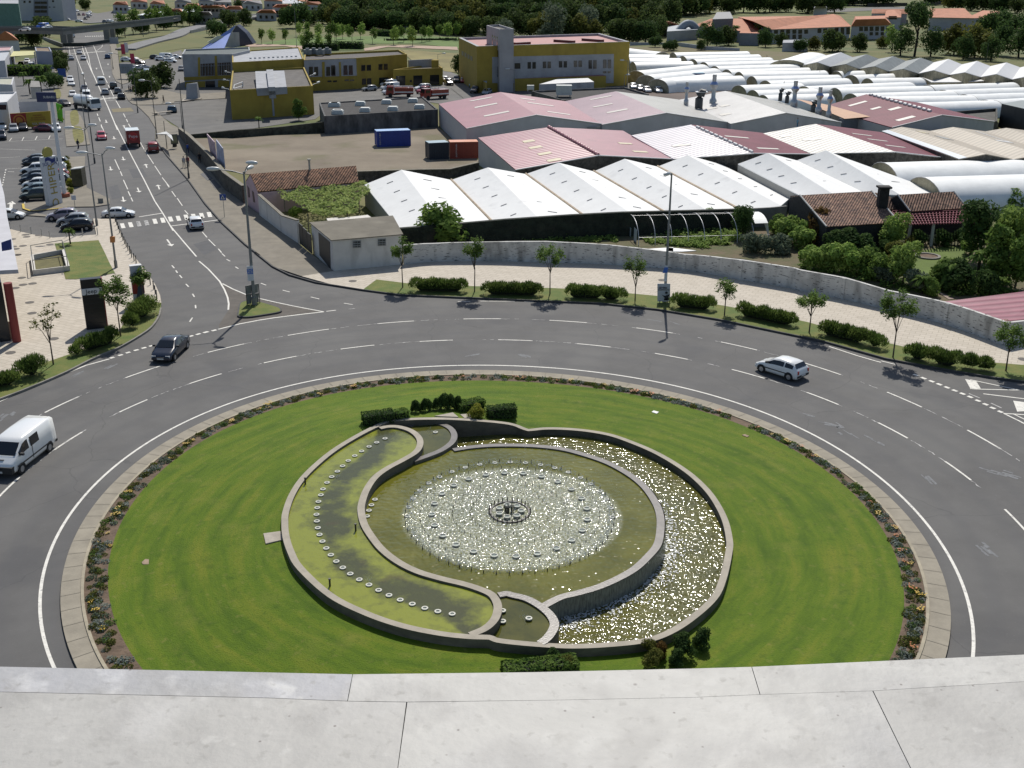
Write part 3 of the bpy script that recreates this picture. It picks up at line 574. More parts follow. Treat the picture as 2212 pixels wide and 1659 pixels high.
Ai,Ao=resamp(S1c,90),resamp(arc_between(S1c[-1],S1c[0],left)[::-1],90);lwm=MB();NV_=14
lwm.add([Ai[i].lerp(Ao[i],j/NV_)for i in range(90)for j in range(NV_+1)],[(i*(NV_+1)+j,(i+1)*(NV_+1)+j,(i+1)*(NV_+1)+j+1,i*(NV_+1)+j+1)for i in range(89)for j in range(NV_)])
lo_=lwm.build('water',w_left);lo_['kind']='structure';at_=lo_.data.attributes.new('across','FLOAT','POINT')
for i in range(90):
 for j in range(NV_+1):at_.data[i*(NV_+1)+j].value=j/NV_
if lo_.data.polygons[300].normal.z<0:lo_.data.flip_normals()
poly_water('water',wm,ZR,w_right)
iS2=nearest(S1c,S2c[-1]);iS4=nearest(S1c,S4c[0]);iS3=nearest(S2c,S3c[0]);i4=nearest(S4c,S3c[-1])
poly_water('water',S1c[iS2:iS4+1]+S4c[:i4+1]+S3c[::-1]+S2c[iS3:],ZM,w_mid)
poly_water('water',S2c+S1c[:iS2+1][::-1]+arc_between(S1c[0],S2c[0],K('D1',1150,160)),ZB,w_bas)
poly_water('water',S4c+arc_between(S4c[-1],S1c[-1],K('E1',2000,640))+S1c[iS4:][::-1],ZB-.05,w_bas)
mf=mat('white_water',(.5,.52,.5),.35,.3,6,bump=.5,bscale=12,spec=.6)
fm=MB();rr=random.Random(2)
mfilm=mat('water_film',(.17,.18,.15),.15,.4,5,stretch=(3,3,.4),bump=.4,bscale=9)
c3=S3c[int(len(S3c)*.42):];
nrm=[]
for i,p in enumerate(c3):
 t=(c3[min(i+1,len(c3)-1)]-c3[max(i-1,0)]).normalized();nn=Vector((t.y,-t.x,0));
 if nn.dot(p-fc)<0:nn=-nn
 nrm.append(nn)
fv=[]
for p,nn in zip(c3,nrm):q=p+nn*.285;r2=p+nn*.36;fv+=[(q.x,q.y,ZRM),(r2.x,r2.y,ZR+.02)]
fm.add(fv,[(2*i,2*i+1,2*i+3,2*i+2)for i in range(len(c3)-1)],0,True);fm.build('water_film',mfilm,fo,True)
ff=MB()
for i in range(900):
 k=rr.randrange(len(c3)-1);p=c3[k].lerp(c3[k+1],rr.random())+nrm[k]*(.35+abs(rr.gauss(0,.55)));s=rr.uniform(.02,.06)
 a=rr.random()*6.28;ff.add([(p.x+s*math.cos(a+j*1.57)*(2 if j%2 else 1),p.y+s*math.sin(a+j*1.57)*(2 if j%2 else 1),ZR+.02+rr.uniform(0,.03))for j in range(4)],[(0,1,2,3)])
tag(ff.build('foam',mf),'white foam where water falls from the round pool rim','foam',kind='stuff')
m_ringl=mat('lamp_ring',(.42,.42,.36),.5,.1,5);m_glass_l=mat('lamp_lens',(.3,.34,.3),.1)
def disc_mesh(name,r,h,hole):
 mb=MB();n=14
 o_=[(r*math.cos(6.2832*i/n),r*math.sin(6.2832*i/n))for i in range(n)];i_=[(x*hole,y*hole)for x,y in o_]
 mb.add([(x,y,0)for x,y in o_]+[(x,y,h)for x,y in o_]+[(x,y,h)for x,y in i_]+[(x,y,h*.4)for x,y in i_],[(k,(k+1)%n,n+(k+1)%n,n+k)for k in range(n)]+[(n+k,n+(k+1)%n,2*n+(k+1)%n,2*n+k)for k in range(n)]+[(2*n+k,2*n+(k+1)%n,3*n+(k+1)%n,3*n+k)for k in range(n)],0)
 mb.add([(x,y,h*.4)for x,y in i_],[tuple(range(n))],1)
 me=mb.mesh(name);me.materials.append(m_ringl);me.materials.append(m_glass_l);return me
me_l=disc_mesh('pool_light',.17,.06,.55);me_d=disc_mesh('pool_light_wide',.21,.07,.75)
def addl(me,p,z,nm='pool_light'):
 o=link(nm,me,fo,(p.x-fo.location.x,p.y-fo.location.y,z));return o
for x,y in((982,324),(913,357),(850,391),(788,429),(731,467),(677,508),(630,552),(587,597),(540,642),(501,690),(468,744),(450,793),(430,848),(420,899),(414,955),(417,1010),(425,1066),(439,1122),(463,1178),(495,1235),(533,1290),(578,1344),(632,1396),(694,1447),(769,1495),(849,1538),(929,1583),(1015,1625)):addl(me_l,K('D1',x,y,ZA),ZA)
for x,y in((1108,270),(1208,304),(1312,338),(1420,365),(1539,386)):addl(me_l,K('E1',x,y,ZA),ZA)
for x,y in((899,830),(869,876),(849,921),(833,969),(1400,271)):addl(me_l,K('D1',x,y,ZM if x<1000 else ZB),ZM if x<1000 else ZB)
addl(me_l,K('E1',1957,446,ZB),ZB);addl(me_l,K('E1',1957,358,ZB),ZB);addl(me_l,K('E1',2175,422,ZB),ZB)
ctr=K('O',1102,1106,ZM);ex=(K('O',1326,1106,ZM)-K('O',876,1106,ZM)).length/2
top=K('O',1102,997,ZM);bot=K('O',1102,1241,ZM);ey=(top-bot).length/2;ctr=Vector(((K('O',1326,1106,ZM).x+K('O',876,1106,ZM).x)/2,(top.y+bot.y)/2,ZM))
m_noz=mat('nozzle_metal',(.02,.02,.02),.5)
nzm=MB();nzm.tube([(0,0,-.1),(0,0,.12)],.03,6);nzm.tube([(0,0,.12),(0,0,.22)],[.022,.012],6);me_n=nzm.mesh('nozzle');me_n.materials.append(m_noz)
for i in range(56):
 t=2*math.pi*i/56;addl(me_n,Vector((ctr.x+ex*math.cos(t),ctr.y+ey*math.sin(t),0)),ZM,'nozzle')
for i in range(38):
 t=2*math.pi*(i+.5)/38
 for f in((.98,)if i%1==0 else()):
  if math.sin(t)>-.2:addl(me_l,Vector((ctr.x+ex*f*math.cos(t),ctr.y+ey*f*math.sin(t),0)),ZM-.02)
for i in range(24):
 t=2*math.pi*(i+.3)/24;addl(me_d,Vector((ctr.x+ex*.745*math.cos(t),ctr.y+ey*.745*math.sin(t),0)),ZM+.03)
for i in range(7):
 t=2*math.pi*i/7;addl(me_d,Vector((ctr.x+ex*.11*math.cos(t),ctr.y+ey*.11*math.sin(t),0)),ZM+.08)
mid=MB();mid.wall([Vector((ctr.x+ex*.185*math.cos(2*math.pi*i/40),ctr.y+ey*.185*math.sin(2*math.pi*i/40),0))for i in range(40)],.09,-.1,ZM+.07,closed=True)
mid.build('nozzle_ring',m_wet,fo,True)
cl=MB();rr=random.Random(7)
for i in range(26):
 t=2*math.pi*i/26;x,y=ctr.x+ex*.2*math.cos(t),ctr.y+ey*.2*math.sin(t);cl.tube([(x,y,ZM-.1),(x,y,ZM+.28)],.03,5)
for i in range(19):
 t=rr.random()*6.28;r_=.35*math.sqrt(rr.random());x,y=ctr.x+r_*math.cos(t),ctr.y+r_*math.sin(t);cl.tube([(x,y,ZM-.1),(x,y,ZM+.45)],.025,5)
cl.build('nozzle_cluster',m_noz,fo,True)
sm_=MB()
for ring_f,cnt in((.55,44),(.38,34),(.86,60)):
 for i in range(cnt):
  t=2*math.pi*i/cnt;x,y=ctr.x+ex*ring_f*math.cos(t),ctr.y+ey*ring_f*math.sin(t);sm_.tube([(x,y,ZM-.05),(x,y,ZM+.16)],.018,4)
tag(sm_.build('small_nozzle',m_noz,fo,True),kind='stuff')
m_spray=mat('spray',(.8,.82,.82),.12,trans=.3,spec=1)
sp=MB();rr=random.Random(11)
def drop(p,s):sp.add([(p[0]+s,p[1],p[2]),(p[0]-s*.5,p[1]+s*.86,p[2]),(p[0]-s*.5,p[1]-s*.86,p[2]),(p[0],p[1],p[2]+s*1.5),(p[0],p[1],p[2]-s*1.2)],[(0,1,3),(1,2,3),(2,0,3),(1,0,4),(2,1,4),(0,2,4)])
for i in range(4600):
 r_=math.sqrt(rr.random())*1.0;t=rr.random()*6.2832
 drop((ctr.x+ex*r_*math.cos(t),ctr.y+ey*r_*math.sin(t),ZM+.02+abs(rr.gauss(0,.09))),rr.uniform(.008,.03))
for i in range(1200):
 r_=rr.gauss(.97,.025);t=rr.random()*6.2832
 drop((ctr.x+ex*r_*math.cos(t),ctr.y+ey*r_*math.sin(t),ZM+.02+abs(rr.gauss(0,.12))),rr.uniform(.012,.04))
for j in range(46):
 t=R(5)+R(170)*rr.random();L=rr.uniform(.8,1.9);h=rr.uniform(.6,1.25);s0=rr.uniform(.9,1)
 for i in range(16):
  f=i/16+rr.uniform(-.02,.02);r_=s0+L*f/ex;drop((ctr.x+ex*r_*math.cos(t)+rr.gauss(0,.02),ctr.y+ey*r_*math.sin(t)+rr.gauss(0,.02),ZM+4*h*f*(1-f)+.05),rr.uniform(.005,.013))
for i in range(14):
 t=2*math.pi*i/14
 for k in range(10):f=k/10;drop((ctr.x+.25*math.cos(t)*(1+f),ctr.y+.25*math.sin(t)*(1+f),ZM+.45+.5*4*f*(1-f)),.012)
for(n,x,y,z)in(('D1',1345,255,ZB),('D1',1385,285,ZB),('E1',2130,405,ZB),('E1',2150,430,ZB),('D1',590,640,ZA),('E1',850,110,ZA)):
 p=K(n,x,y,z)
 for k in range(22):drop((p.x+rr.gauss(0,.12),p.y+rr.gauss(0,.12),z+abs(rr.gauss(0,.12))),rr.uniform(.008,.02))
tag(sp.build('spray',m_spray),'fine water drops thrown up by the fountain jets','spray',kind='stuff')
for n,x,y in(('D1',321,698),('D1',739,1085),('E1',525,150)):
 p=K(n,x,y,ZA);mb=MB();mb.tube([(0,0,-.1),(0,0,.38)],.05,8);mb.tube([(0,0,.38),(0,0,.44)],.065,8)
 mb2=mb.mesh('pool_post');mb2.materials.append(m_noz);link('pool_post',mb2,fo,(p.x-fo.location.x,p.y-fo.location.y,ZA))
m_slab=mat('concrete_slab',(.38,.34,.28),.9,.12,2)
mb=MB();P=KL('O',[(569,1152),(606,1147),(612,1165),(574,1174)]);P=[on_lawn('O',*c,.06)for c in((569,1152),(606,1147),(612,1165),(574,1174))];mb.hexa([p-Vector((0,0,.6))for p in P[::-1]],P[::-1]);tag(mb.build('concrete_pad',m_slab),'flat concrete pad touching the left side of the fountain wall','slab')
def flat(name,n,pts,z,m,label,cat,th=.06):
 z=on_lawn(n,*pts[0]).z+.04;mb=MB();mb.prism(KL(n,pts,z),z-.4,z);return tag(mb.build(name,m),label,cat)
flat('concrete_pad','D1',[(1390,132),(1545,102),(1590,140)],1.0,m_slab,'pointed concrete slab behind the fountain between the clipped hedges','slab')
flat('concrete_pad','D1',[(1605,118),(1690,112),(1700,150),(1640,148)],.75,m_slab,'small square concrete slab behind the fountain by the round yellow bush','slab')
flat('drain_cover','D2',[(1258,98),(1275,86),(1318,98),(1300,112)],.4,mat('white_cover',(.7,.7,.66),.6),'small white cover in the lawn right of the clipped hedges','cover')
flat('drain_cover','D0',[(1175,1345),(1205,1318),(1258,1322),(1262,1345),(1230,1362),(1185,1362)],.26,mat('earth_cover',(.3,.22,.15),.9,.2,4),'brown valve cover set in the lawn near the left flower bed','cover')
flat('drain_cover','D2',[(2008,290),(2030,282),(2068,296),(2050,306)],.27,mat('earth_cover',(.3,.22,.15)),'brown valve cover in the lawn close to the right flower bed','cover')
# ------------ stone parapet of the tower we stand on
ZP=H-.95
m_marble=mat('parapet_marble',(.44,.43,.40),.6,.10,5,detail=8,bump=.06,bscale=60,stretch=(1,1,1))
overlay(m_marble,'noise',(.34,.335,.33),3,.5,.7,.8,detail=9);overlay(m_marble,'noise',(.5,.49,.46),14,.52,.7,.5,detail=8);overlay(m_marble,'noise',(.3,.29,.27),6,.56,.72,.35,detail=10);overlay(m_marble,'voronoi',(.15,.13,.12),11,.045,.02,.7)
m_marble2=mat('parapet_marble_grey',(.35,.35,.35),.6,.10,6,detail=8,bump=.06,bscale=60)
overlay(m_marble2,'noise',(.36,.36,.38),3.2,.5,.68,.7,detail=9);overlay(m_marble2,'noise',(.6,.6,.6),15,.57,.7,.6,detail=6);overlay(m_marble2,'noise',(.28,.28,.28),7,.55,.72,.4,detail=10)
m_marble3=mat('parapet_marble_pale',(.385,.375,.35),.6,.06,4,detail=8,bump=.05,bscale=60);overlay(m_marble3,'noise',(.5,.49,.47),5,.54,.7,.6,detail=8)
for m_ in(m_marble,m_marble2,m_marble3):
 overlay(m_,'noise',(.28,.27,.255),9,.5,.66,.5,detail=10);overlay(m_,'noise',(.25,.24,.22),22,.6,.72,.35,detail=9);overlay(m_,'noise',(.5,.49,.46),30,.62,.7,.4,detail=3);overlay(m_,'voronoi',(.13,.11,.1),26,.07,.03,.8)
 overlay(m_,'noise',(.2,.19,.17),55,.6,.72,.4,detail=6)
par=thing('stone_parapet','pale marble parapet of the tower along the bottom of the view','parapet',(0,1.2,ZP))
def slabpart(name,pts,z1,th,m,nx='O'):
 P=KL(nx,pts,z1);mb=MB();mb.prism(P,z1-th,z1,0,True);return mb.build(name,m,par,True)
zl=ZP-.012
slabpart('coping_slab',[(-900,1412),(0,1440),(576,1452.5),(761,1456.5),(750,1514),(576,1507),(0,1494),(-900,1475)],zl,.3,m_marble2)
slabpart('coping_slab',[(762.6,1456.6),(1152,1452),(1500,1444),(1623,1440.5),(1641,1500),(1500,1506),(1200,1512),(879,1516),(751.6,1514)],ZP,.3,m_marble)
slabpart('coping_slab',[(1624.6,1440.5),(1656,1439),(2212,1414),(3200,1360),(3200,1408),(2212,1472),(1886,1492),(1642.6,1500)],ZP,.3,m_marble)
slabpart('top_slab',[(-900,1476),(0,1495),(576,1508),(750,1515),(877.5,1517),(858.5,1659),(845,1780),(-900,1760)],ZP,.3,m_marble3)
slabpart('top_slab',[(880,1517),(1200,1512.6),(1500,1506.6),(1641,1500.6),(1884.5,1492.6),(1966,1659),(2025,1780),(846.5,1780),(860,1659)],ZP,.3,m_marble)
slabpart('top_slab',[(1886.6,1492.6),(2212,1472.6),(3200,1409),(3200,1760),(2027,1780),(1968,1659)],ZP,.3,m_marble3)
mb=MB();mb.box((0,1.02,H-1.9),(9,.5,1.3));mb.build('parapet_wall',m_marble2,par,True)
mb=MB();mb.box((0,-2.5,(H-2.6)/2),(9,7,H-2.6));mb.box((0,-2.5,H-2.5),(9.2,7.1,.2));tag(mb.build('tower',mat('tower_render',(.5,.49,.46),.85,.08,.5)),'tall pale tower under the marble parapet','tower')
# ------------ buildings
def ribbed(name,col,rough,period,axis_dir,var=.08,depth=.03,streak=.0,spec=.5):
 m=mat(name,col,rough,var,.25,spec=spec,detail=6);n,N,b=nodes(m)
 tcx=N.new('ShaderNodeTexCoord');vm=N.new('ShaderNodeVectorMath');vm.operation='DOT_PRODUCT';a=Vector((-axis_dir.y,axis_dir.x,0)).normalized();vm.inputs[1].default_value=tuple(a);n.links.new(tcx.outputs['Object'],vm.inputs[0])
 mu=N.new('ShaderNodeMath');mu.operation='MULTIPLY';mu.inputs[1].default_value=2*math.pi/period;n.links.new(vm.outputs['Value'],mu.inputs[0]);si=N.new('ShaderNodeMath');si.operation='SINE';n.links.new(mu.outputs[0],si.inputs[0])
 bp=N.new('ShaderNodeBump');bp.inputs['Distance'].default_value=depth;bp.inputs['Strength'].default_value=.8;n.links.new(si.outputs[0],bp.inputs['Height']);n.links.new(bp.outputs[0],b.inputs['Normal'])
 ms=N.new('ShaderNodeMapRange');ms.inputs[1].default_value=-1;ms.inputs[3].default_value=.8;ms.inputs[4].default_value=1.12;n.links.new(si.outputs[0],ms.inputs[0])  # rib shading put into the colour, darker grooves and lighter crests
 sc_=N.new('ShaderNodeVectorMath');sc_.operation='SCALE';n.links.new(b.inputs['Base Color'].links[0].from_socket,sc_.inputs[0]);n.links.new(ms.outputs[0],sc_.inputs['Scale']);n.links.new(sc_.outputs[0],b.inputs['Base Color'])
 overlay(m,'noise',tuple(c*.6 for c in col),.3,.58,.75,.45,detail=8);return m
def facade(parent,A,B,rects,name,m,out=.03,th=.08,inner=None,iname=None):
 d=(B-A).normalized();nn=Vector((d.y,-d.x,0))
 if nn.dot(-A)<0:nn=-nn
 res=[]
 for rc in rects:
  q=[onplane(px(*c),A,B)+nn*out for c in rc];mb=MB()
  mb.hexa([p-nn*th for p in q],q);o=mb.build(name,m,parent,True);res.append(o)
  if inner:
   c=sum(q,Vector())/4;qi=[c+(p-c)*.8+nn*.02 for p in q];mb=MB();mb.hexa([p-nn*.03 for p in qi],qi);o['hask']=1;mb.build(iname,inner,o,False).location=-parent.location
 return res
def rect(n,x0,y0,x1,y1,sk=0):return[(n,x0,y1),(n,x1,y1+sk),(n,x1,y0+sk),(n,x0,y0)]
def quadwall(mb,a,b,z0,z1,th=.3,mi=0):mb.wall([a,b],th,z0,z1,mi)
def boxb(name,label,cat,top,h,mw,mr,parapet=0,z0=-.05,group=None,inset=.3,pm=None):
 P=[g(*px(*c),h)for c in top];base=sum((Vector((p.x,p.y,0))for p in P),Vector())/len(P)
 t=thing(name,label,cat,base,group=group);mb=MB();n=len(P)
 a=sum(P[i].x*P[(i+1)%n].y-P[(i+1)%n].x*P[i].y for i in range(n))
 if a<0:P=P[::-1]
 mb.add([(p.x,p.y,z0)for p in P]+[(p.x,p.y,h)for p in P],[(i,(i+1)%n,n+(i+1)%n,n+i)for i in range(n)])
 if parapet:
  c=sum(P,Vector())/n;Q=[]
  for i,p in enumerate(P):
   e1=(P[i]-P[i-1]).normalized();e2=(P[(i+1)%n]-P[i]).normalized();n1=Vector((-e1.y,e1.x,0));n2=Vector((-e2.y,e2.x,0));Q.append(p+(n1+n2)*inset/(1+n1.dot(n2)))
  mb.add([(p.x,p.y,h)for p in P]+[(p.x,p.y,h)for p in Q]+[(p.x,p.y,h-parapet)for p in Q],[(i,(i+1)%n,n+(i+1)%n,n+i)for i in range(n)]+[(n+i,n+(i+1)%n,2*n+(i+1)%n,2*n+i)for i in range(n)],1 if pm else 0)
  mb.build('wall',[mw,pm or mw],t,True)
  rb=MB();rb.add([(p.x,p.y,h-parapet+.01)for p in Q],[tuple(range(n))]);rb.build('roof',mr,t,True)
 else:
  mb.build('wall',mw,t,True);rb=MB();rb.add([(p.x,p.y,h)for p in P],[tuple(range(n))]);rb.build('roof',mr,t,True)
 t['_h']=h;return t,P
def gbase(n,x,y):return K(n,x,y)
# ---------- walls
m_wallg=mat('garden_wall',(.56,.55,.52),.9,.12,.8,detail=8,bump=.15,bscale=5)
overlay(m_wallg,'noise',(.15,.145,.13),1.0,.52,.72,.65,stretch=(1,1,.25),detail=8);overlay(m_wallg,'noise',(.06,.06,.055),1.9,.61,.63,.85,stretch=(1,1,5),detail=5);overlay(m_wallg,'noise',(.2,.19,.17),.35,.55,.7,.5,detail=8)
def long_wall(name,label,cat,base,top,m,th=.3,zmin=None,step=1,cap=None):
 B=[K(*b)for b in base];Hh=[hgt(px(*b),px(*t))for b,t in zip(base,top)]
 t=thing(name,label,cat,B[0]);pts=smooth(B,step)if step>1 else B;hs=[]
 for i in range(len(pts)):
  f=i/step if step>1 else i;k=min(int(f),len(Hh)-2);u=f-k;hs.append(Hh[k]*(1-u)+Hh[k+1]*u)
 mb=MB();mb.wall(pts,th,-.05,lambda i:hs[i]);mb.build('wall_face',m,t,True)
 if cap:
  mb=MB();vs=[]
  for i,p in enumerate(pts):
   a=pts[max(i-1,0)];b=pts[min(i+1,len(pts)-1)];d=(b-a).normalized();nn=Vector((-d.y,d.x,0))*(th/2+.06)
   for q,z in((p+nn,hs[i]),(p+nn,hs[i]+.1),(p-nn,hs[i]+.1),(p-nn,hs[i])):vs.append((q.x,q.y,z))
  mb.add(vs,[f for i in range(len(pts)-1)for f in((4*i+1,4*i,4*i+4,4*i+5),(4*i+2,4*i+1,4*i+5,4*i+6),(4*i+3,4*i+2,4*i+6,4*i+7))]);mb.build('coping',cap,t,True)
 return t,pts,hs
bw=[('C2',40,130),('C2',370,98),('C2',1000,92),('C2',1560,108),('C2',2212,128),('C3',900,190),('C3',1500,290),('C3',2030,380),('C4',0,378),('C4',420,460),('C4',850,560),('C4',1440,712),('C4',2008,918)]
tw=[('B2',970,1510),('B2',1500,1488),('B3',0,1468),('B3',500,1462),('B3',1200,1505),('C3',900,8),('C3',1500,68),('C3',2030,150),('C4',0,165),('C4',400,240),('C4',920,365),('C4',1440,490),('C4',2040,680)]
t,wp,wh=long_wall('boundary_wall','long curved rendered wall behind the pale pavement and young trees','wall',bw,tw,m_wallg,.3,step=4)
pl=MB()
for n,x in(('C3',975),('C3',1510),('C4',420),('C4',930),('C4',1465)):
 p=min(wp,key=lambda p:abs(proj((p.x,p.y,0))[0]-px(n,x,0)[0]));i=wp.index(p);d=(wp[min(i+1,len(wp)-1)]-p).normalized();q=MB();q.box((p.x+d.y*.2,p.y-d.x*.2,wh[i]/2),(.35,.14,wh[i]-.06),math.atan2(d.y,d.x));q.build('pilaster',m_wallg,t,True)
long_wall('boundary_wall','rendered wall end turning the corner beside the pink roofed shed','wall',[('C4',2008,918),('C4',2212,880),('C4',2700,800)],[('C4',2040,680),('C4',2212,660),('C4',2700,600)],m_wallg)
m_rubble=mat('basalt_rubble',(.075,.07,.06),.95,.5,1.6,detail=8,bump=1,bscale=5)
m_cap=mat('mortar_cap',(.2,.18,.14),.9,.2,2)
long_wall('rubble_wall','long dark rubble wall beside the brown pavement of the avenue','wall',[('B1',170,110),('B1',300,300),('B1',560,560),('B1',760,810),('B1',1000,985)],[('B1',160,20),('B1',290,105),('B1',560,350),('B1',790,590),('B1',1005,760)],m_rubble,.45,cap=m_cap)
m_moss=mat('mossy_wall',(.06,.06,.045),.95,.5,.8,detail=8,bump=1,bscale=4)
long_wall('yard_wall','dark mossy wall along the back of the dirt lot','wall',[('B1',290,140),('B1',560,130),('B1',860,140),('B1',1420,98),('B1',2212,68),('B2',0,62)],[('B1',290,100),('B1',560,75),('B1',860,45),('B1',1420,5),('A1',2010,1530),('A1',2170,1525)],m_moss,.4)
long_wall('rubble_wall','low rubble wall between the dirt lot and the white greenhouse roof','wall',[('B2',320,720),('B2',600,700),('B2',1100,690),('B2',1480,650),('B2',1850,590)],[('B2',320,575),('B2',600,565),('B2',1100,550),('B2',1480,545),('B2',1680,460)],m_rubble,.45,cap=m_cap)
m_white=mat('white_render',(.6,.58,.54),.9,.07,.6,detail=7);overlay(m_white,'noise',(.3,.28,.25),.7,.58,.75,.5,stretch=(1,1,.3),detail=7)
long_wall('yard_wall','white rendered garden wall with brown coping along the brown pavement','wall',[('B1',1200,1140),('B1',1500,1370),('B1',1695,1500)],[('B1',1185,870),('B1',1500,1140),('B1',1672,1200)],m_white,.3,cap=m_cap)
A_,B_=K('B1',1700,1500),K('B1',1860,1640);t=thing('metal_gate','dark metal gate between the white garden wall and the grey roofed garage','gate',A_)
m_dark=mat('dark_metal',(.02,.022,.024),.5);hg=hgt(px('B1',1700,1500),px('B1',1680,1215))
for i in range(3):
 a=A_.lerp(B_,i/3+.02);b=A_.lerp(B_,(i+1)/3-.02);q=MB();q.wall([a,b],.08,.13,hg*(.97-.05*i));q.build('gate_panel',m_dark,t,True)
 # ---------- grey-roofed garage
m_groof=mat('roof_felt',(.15,.135,.105),.95,.15,.5,detail=8);overlay(m_groof,'noise',(.22,.2,.16),.4,.5,.7,.5,detail=7)
hG=hgt(px('C1',1440,203),px('B1',2115,1455))
t,P=boxb('garage','white garage with flat grey felt roof and two barred windows','building',[('B1',2115,1453),('B2',868,1378),('B2',745,1148),('B1',1845,1232)],hG,m_white,m_groof)
for q in P:pass
Af,Bf=K('C1',1440,203),Vector((P[0].x,P[0].y,0))
fr=[Vector((p.x,p.y,0))for p in(g(*px('B1',2115,1453),hG),g(*px('B2',868,1378),hG))]
facade(t,fr[0],fr[1],[rect('B2',246,1455,354,1550,-6),rect('B2',566,1432,672,1525,-6)],'window',mat('window_frame_grey',(.3,.31,.31),.6),.03,.06,mat('window_dark',(.03,.035,.04),.15),'pane')
bars=MB()
for n,x0,x1,y0,y1 in(('B2',250,350,1460,1545),('B2',570,668,1437,1520)):
 for k in range(6):
  a=onplane(px(n,x0+(x1-x0)*k/5,y0),fr[0],fr[1]);b=onplane(px(n,x0+(x1-x0)*k/5,y1),fr[0],fr[1]);bars.tube([a+Vector((0,-.1,0)),b+Vector((0,-.1,0))],.02,4)
 for k in range(1,3):
  a=onplane(px(n,x0,y0+(y1-y0)*k/3),fr[0],fr[1]);b=onplane(px(n,x1,y0+(y1-y0)*k/3),fr[0],fr[1]);bars.tube([a+Vector((0,-.1,0)),b+Vector((0,-.1,0))],.03,4)
bars.build('window_bars',mat('bar_metal',(.35,.36,.36),.5),t,True)
sl=[Vector((p.x,p.y,0))for p in(g(*px('B1',2115,1453),hG),g(*px('B1',1845,1232),hG))]
facade(t,sl[0],sl[1],[[('B1',1955,1640),('C1',1400,170),('B1',2085,1470),('B1',1940,1350)]],'garage_door',m_dark,.04,.1)
q=MB();e=[(p.x,p.y,hG+.05)for p in P];cc=sum(P,Vector())/4
q.hexa([Vector((p.x,p.y,hG+.002))+(Vector((p.x-cc.x,p.y-cc.y,0)).normalized()*.25)for p in P],[Vector((p.x,p.y,hG+.09))+(Vector((p.x-cc.x,p.y-cc.y,0)).normalized()*.25)for p in P]);q.build('roof_slab',m_groof,t,True)
# ---------- tiled cottages
def tiles(name,c1,c2,c3,axis,per=.28):
 m=mat(name,c1,.9,col2=c2,scale=2.2,detail=8);overlay(m,'noise',c3,1.2,.56,.7,.7,detail=7);n,N,b=nodes(m)
 tcx=N.new('ShaderNodeTexCoord');
 vm=N.new('ShaderNodeVectorMath');vm.operation='DOT_PRODUCT';a=Vector((-axis.y,axis.x,0)).normalized();vm.inputs[1].default_value=tuple(a);n.links.new(tcx.outputs['Object'],vm.inputs[0])
 mu=N.new('ShaderNodeMath');mu.operation='MULTIPLY';mu.inputs[1].default_value=2*math.pi/per;n.links.new(vm.outputs['Value'],mu.inputs[0]);si=N.new('ShaderNodeMath');si.operation='SINE';n.links.new(mu.outputs[0],si.inputs[0])
 bp=N.new('ShaderNodeBump');bp.inputs['Distance'].default_value=.08;n.links.new(si.outputs[0],bp.inputs['Height']);n.links.new(bp.outputs[0],b.inputs['Normal'])
 vo=N.new('ShaderNodeTexVoronoi');vo.inputs['Scale'].default_value=3.2;n.links.new(tcx.outputs['Object'],vo.inputs[0]);ms=N.new('ShaderNodeMapRange');ms.inputs[3].default_value=.45;ms.inputs[4].default_value=1.45
 sp_=N.new('ShaderNodeSeparateColor');n.links.new(vo.outputs['Color'],sp_.inputs[0]);n.links.new(sp_.outputs[0],ms.inputs[0])
 sc_=N.new('ShaderNodeVectorMath');sc_.operation='SCALE';n.links.new(b.inputs['Base Color'].links[0].from_socket,sc_.inputs[0]);n.links.new(ms.outputs[0],sc_.inputs['Scale']);n.links.new(sc_.outputs[0],b.inputs['Base Color']);return m
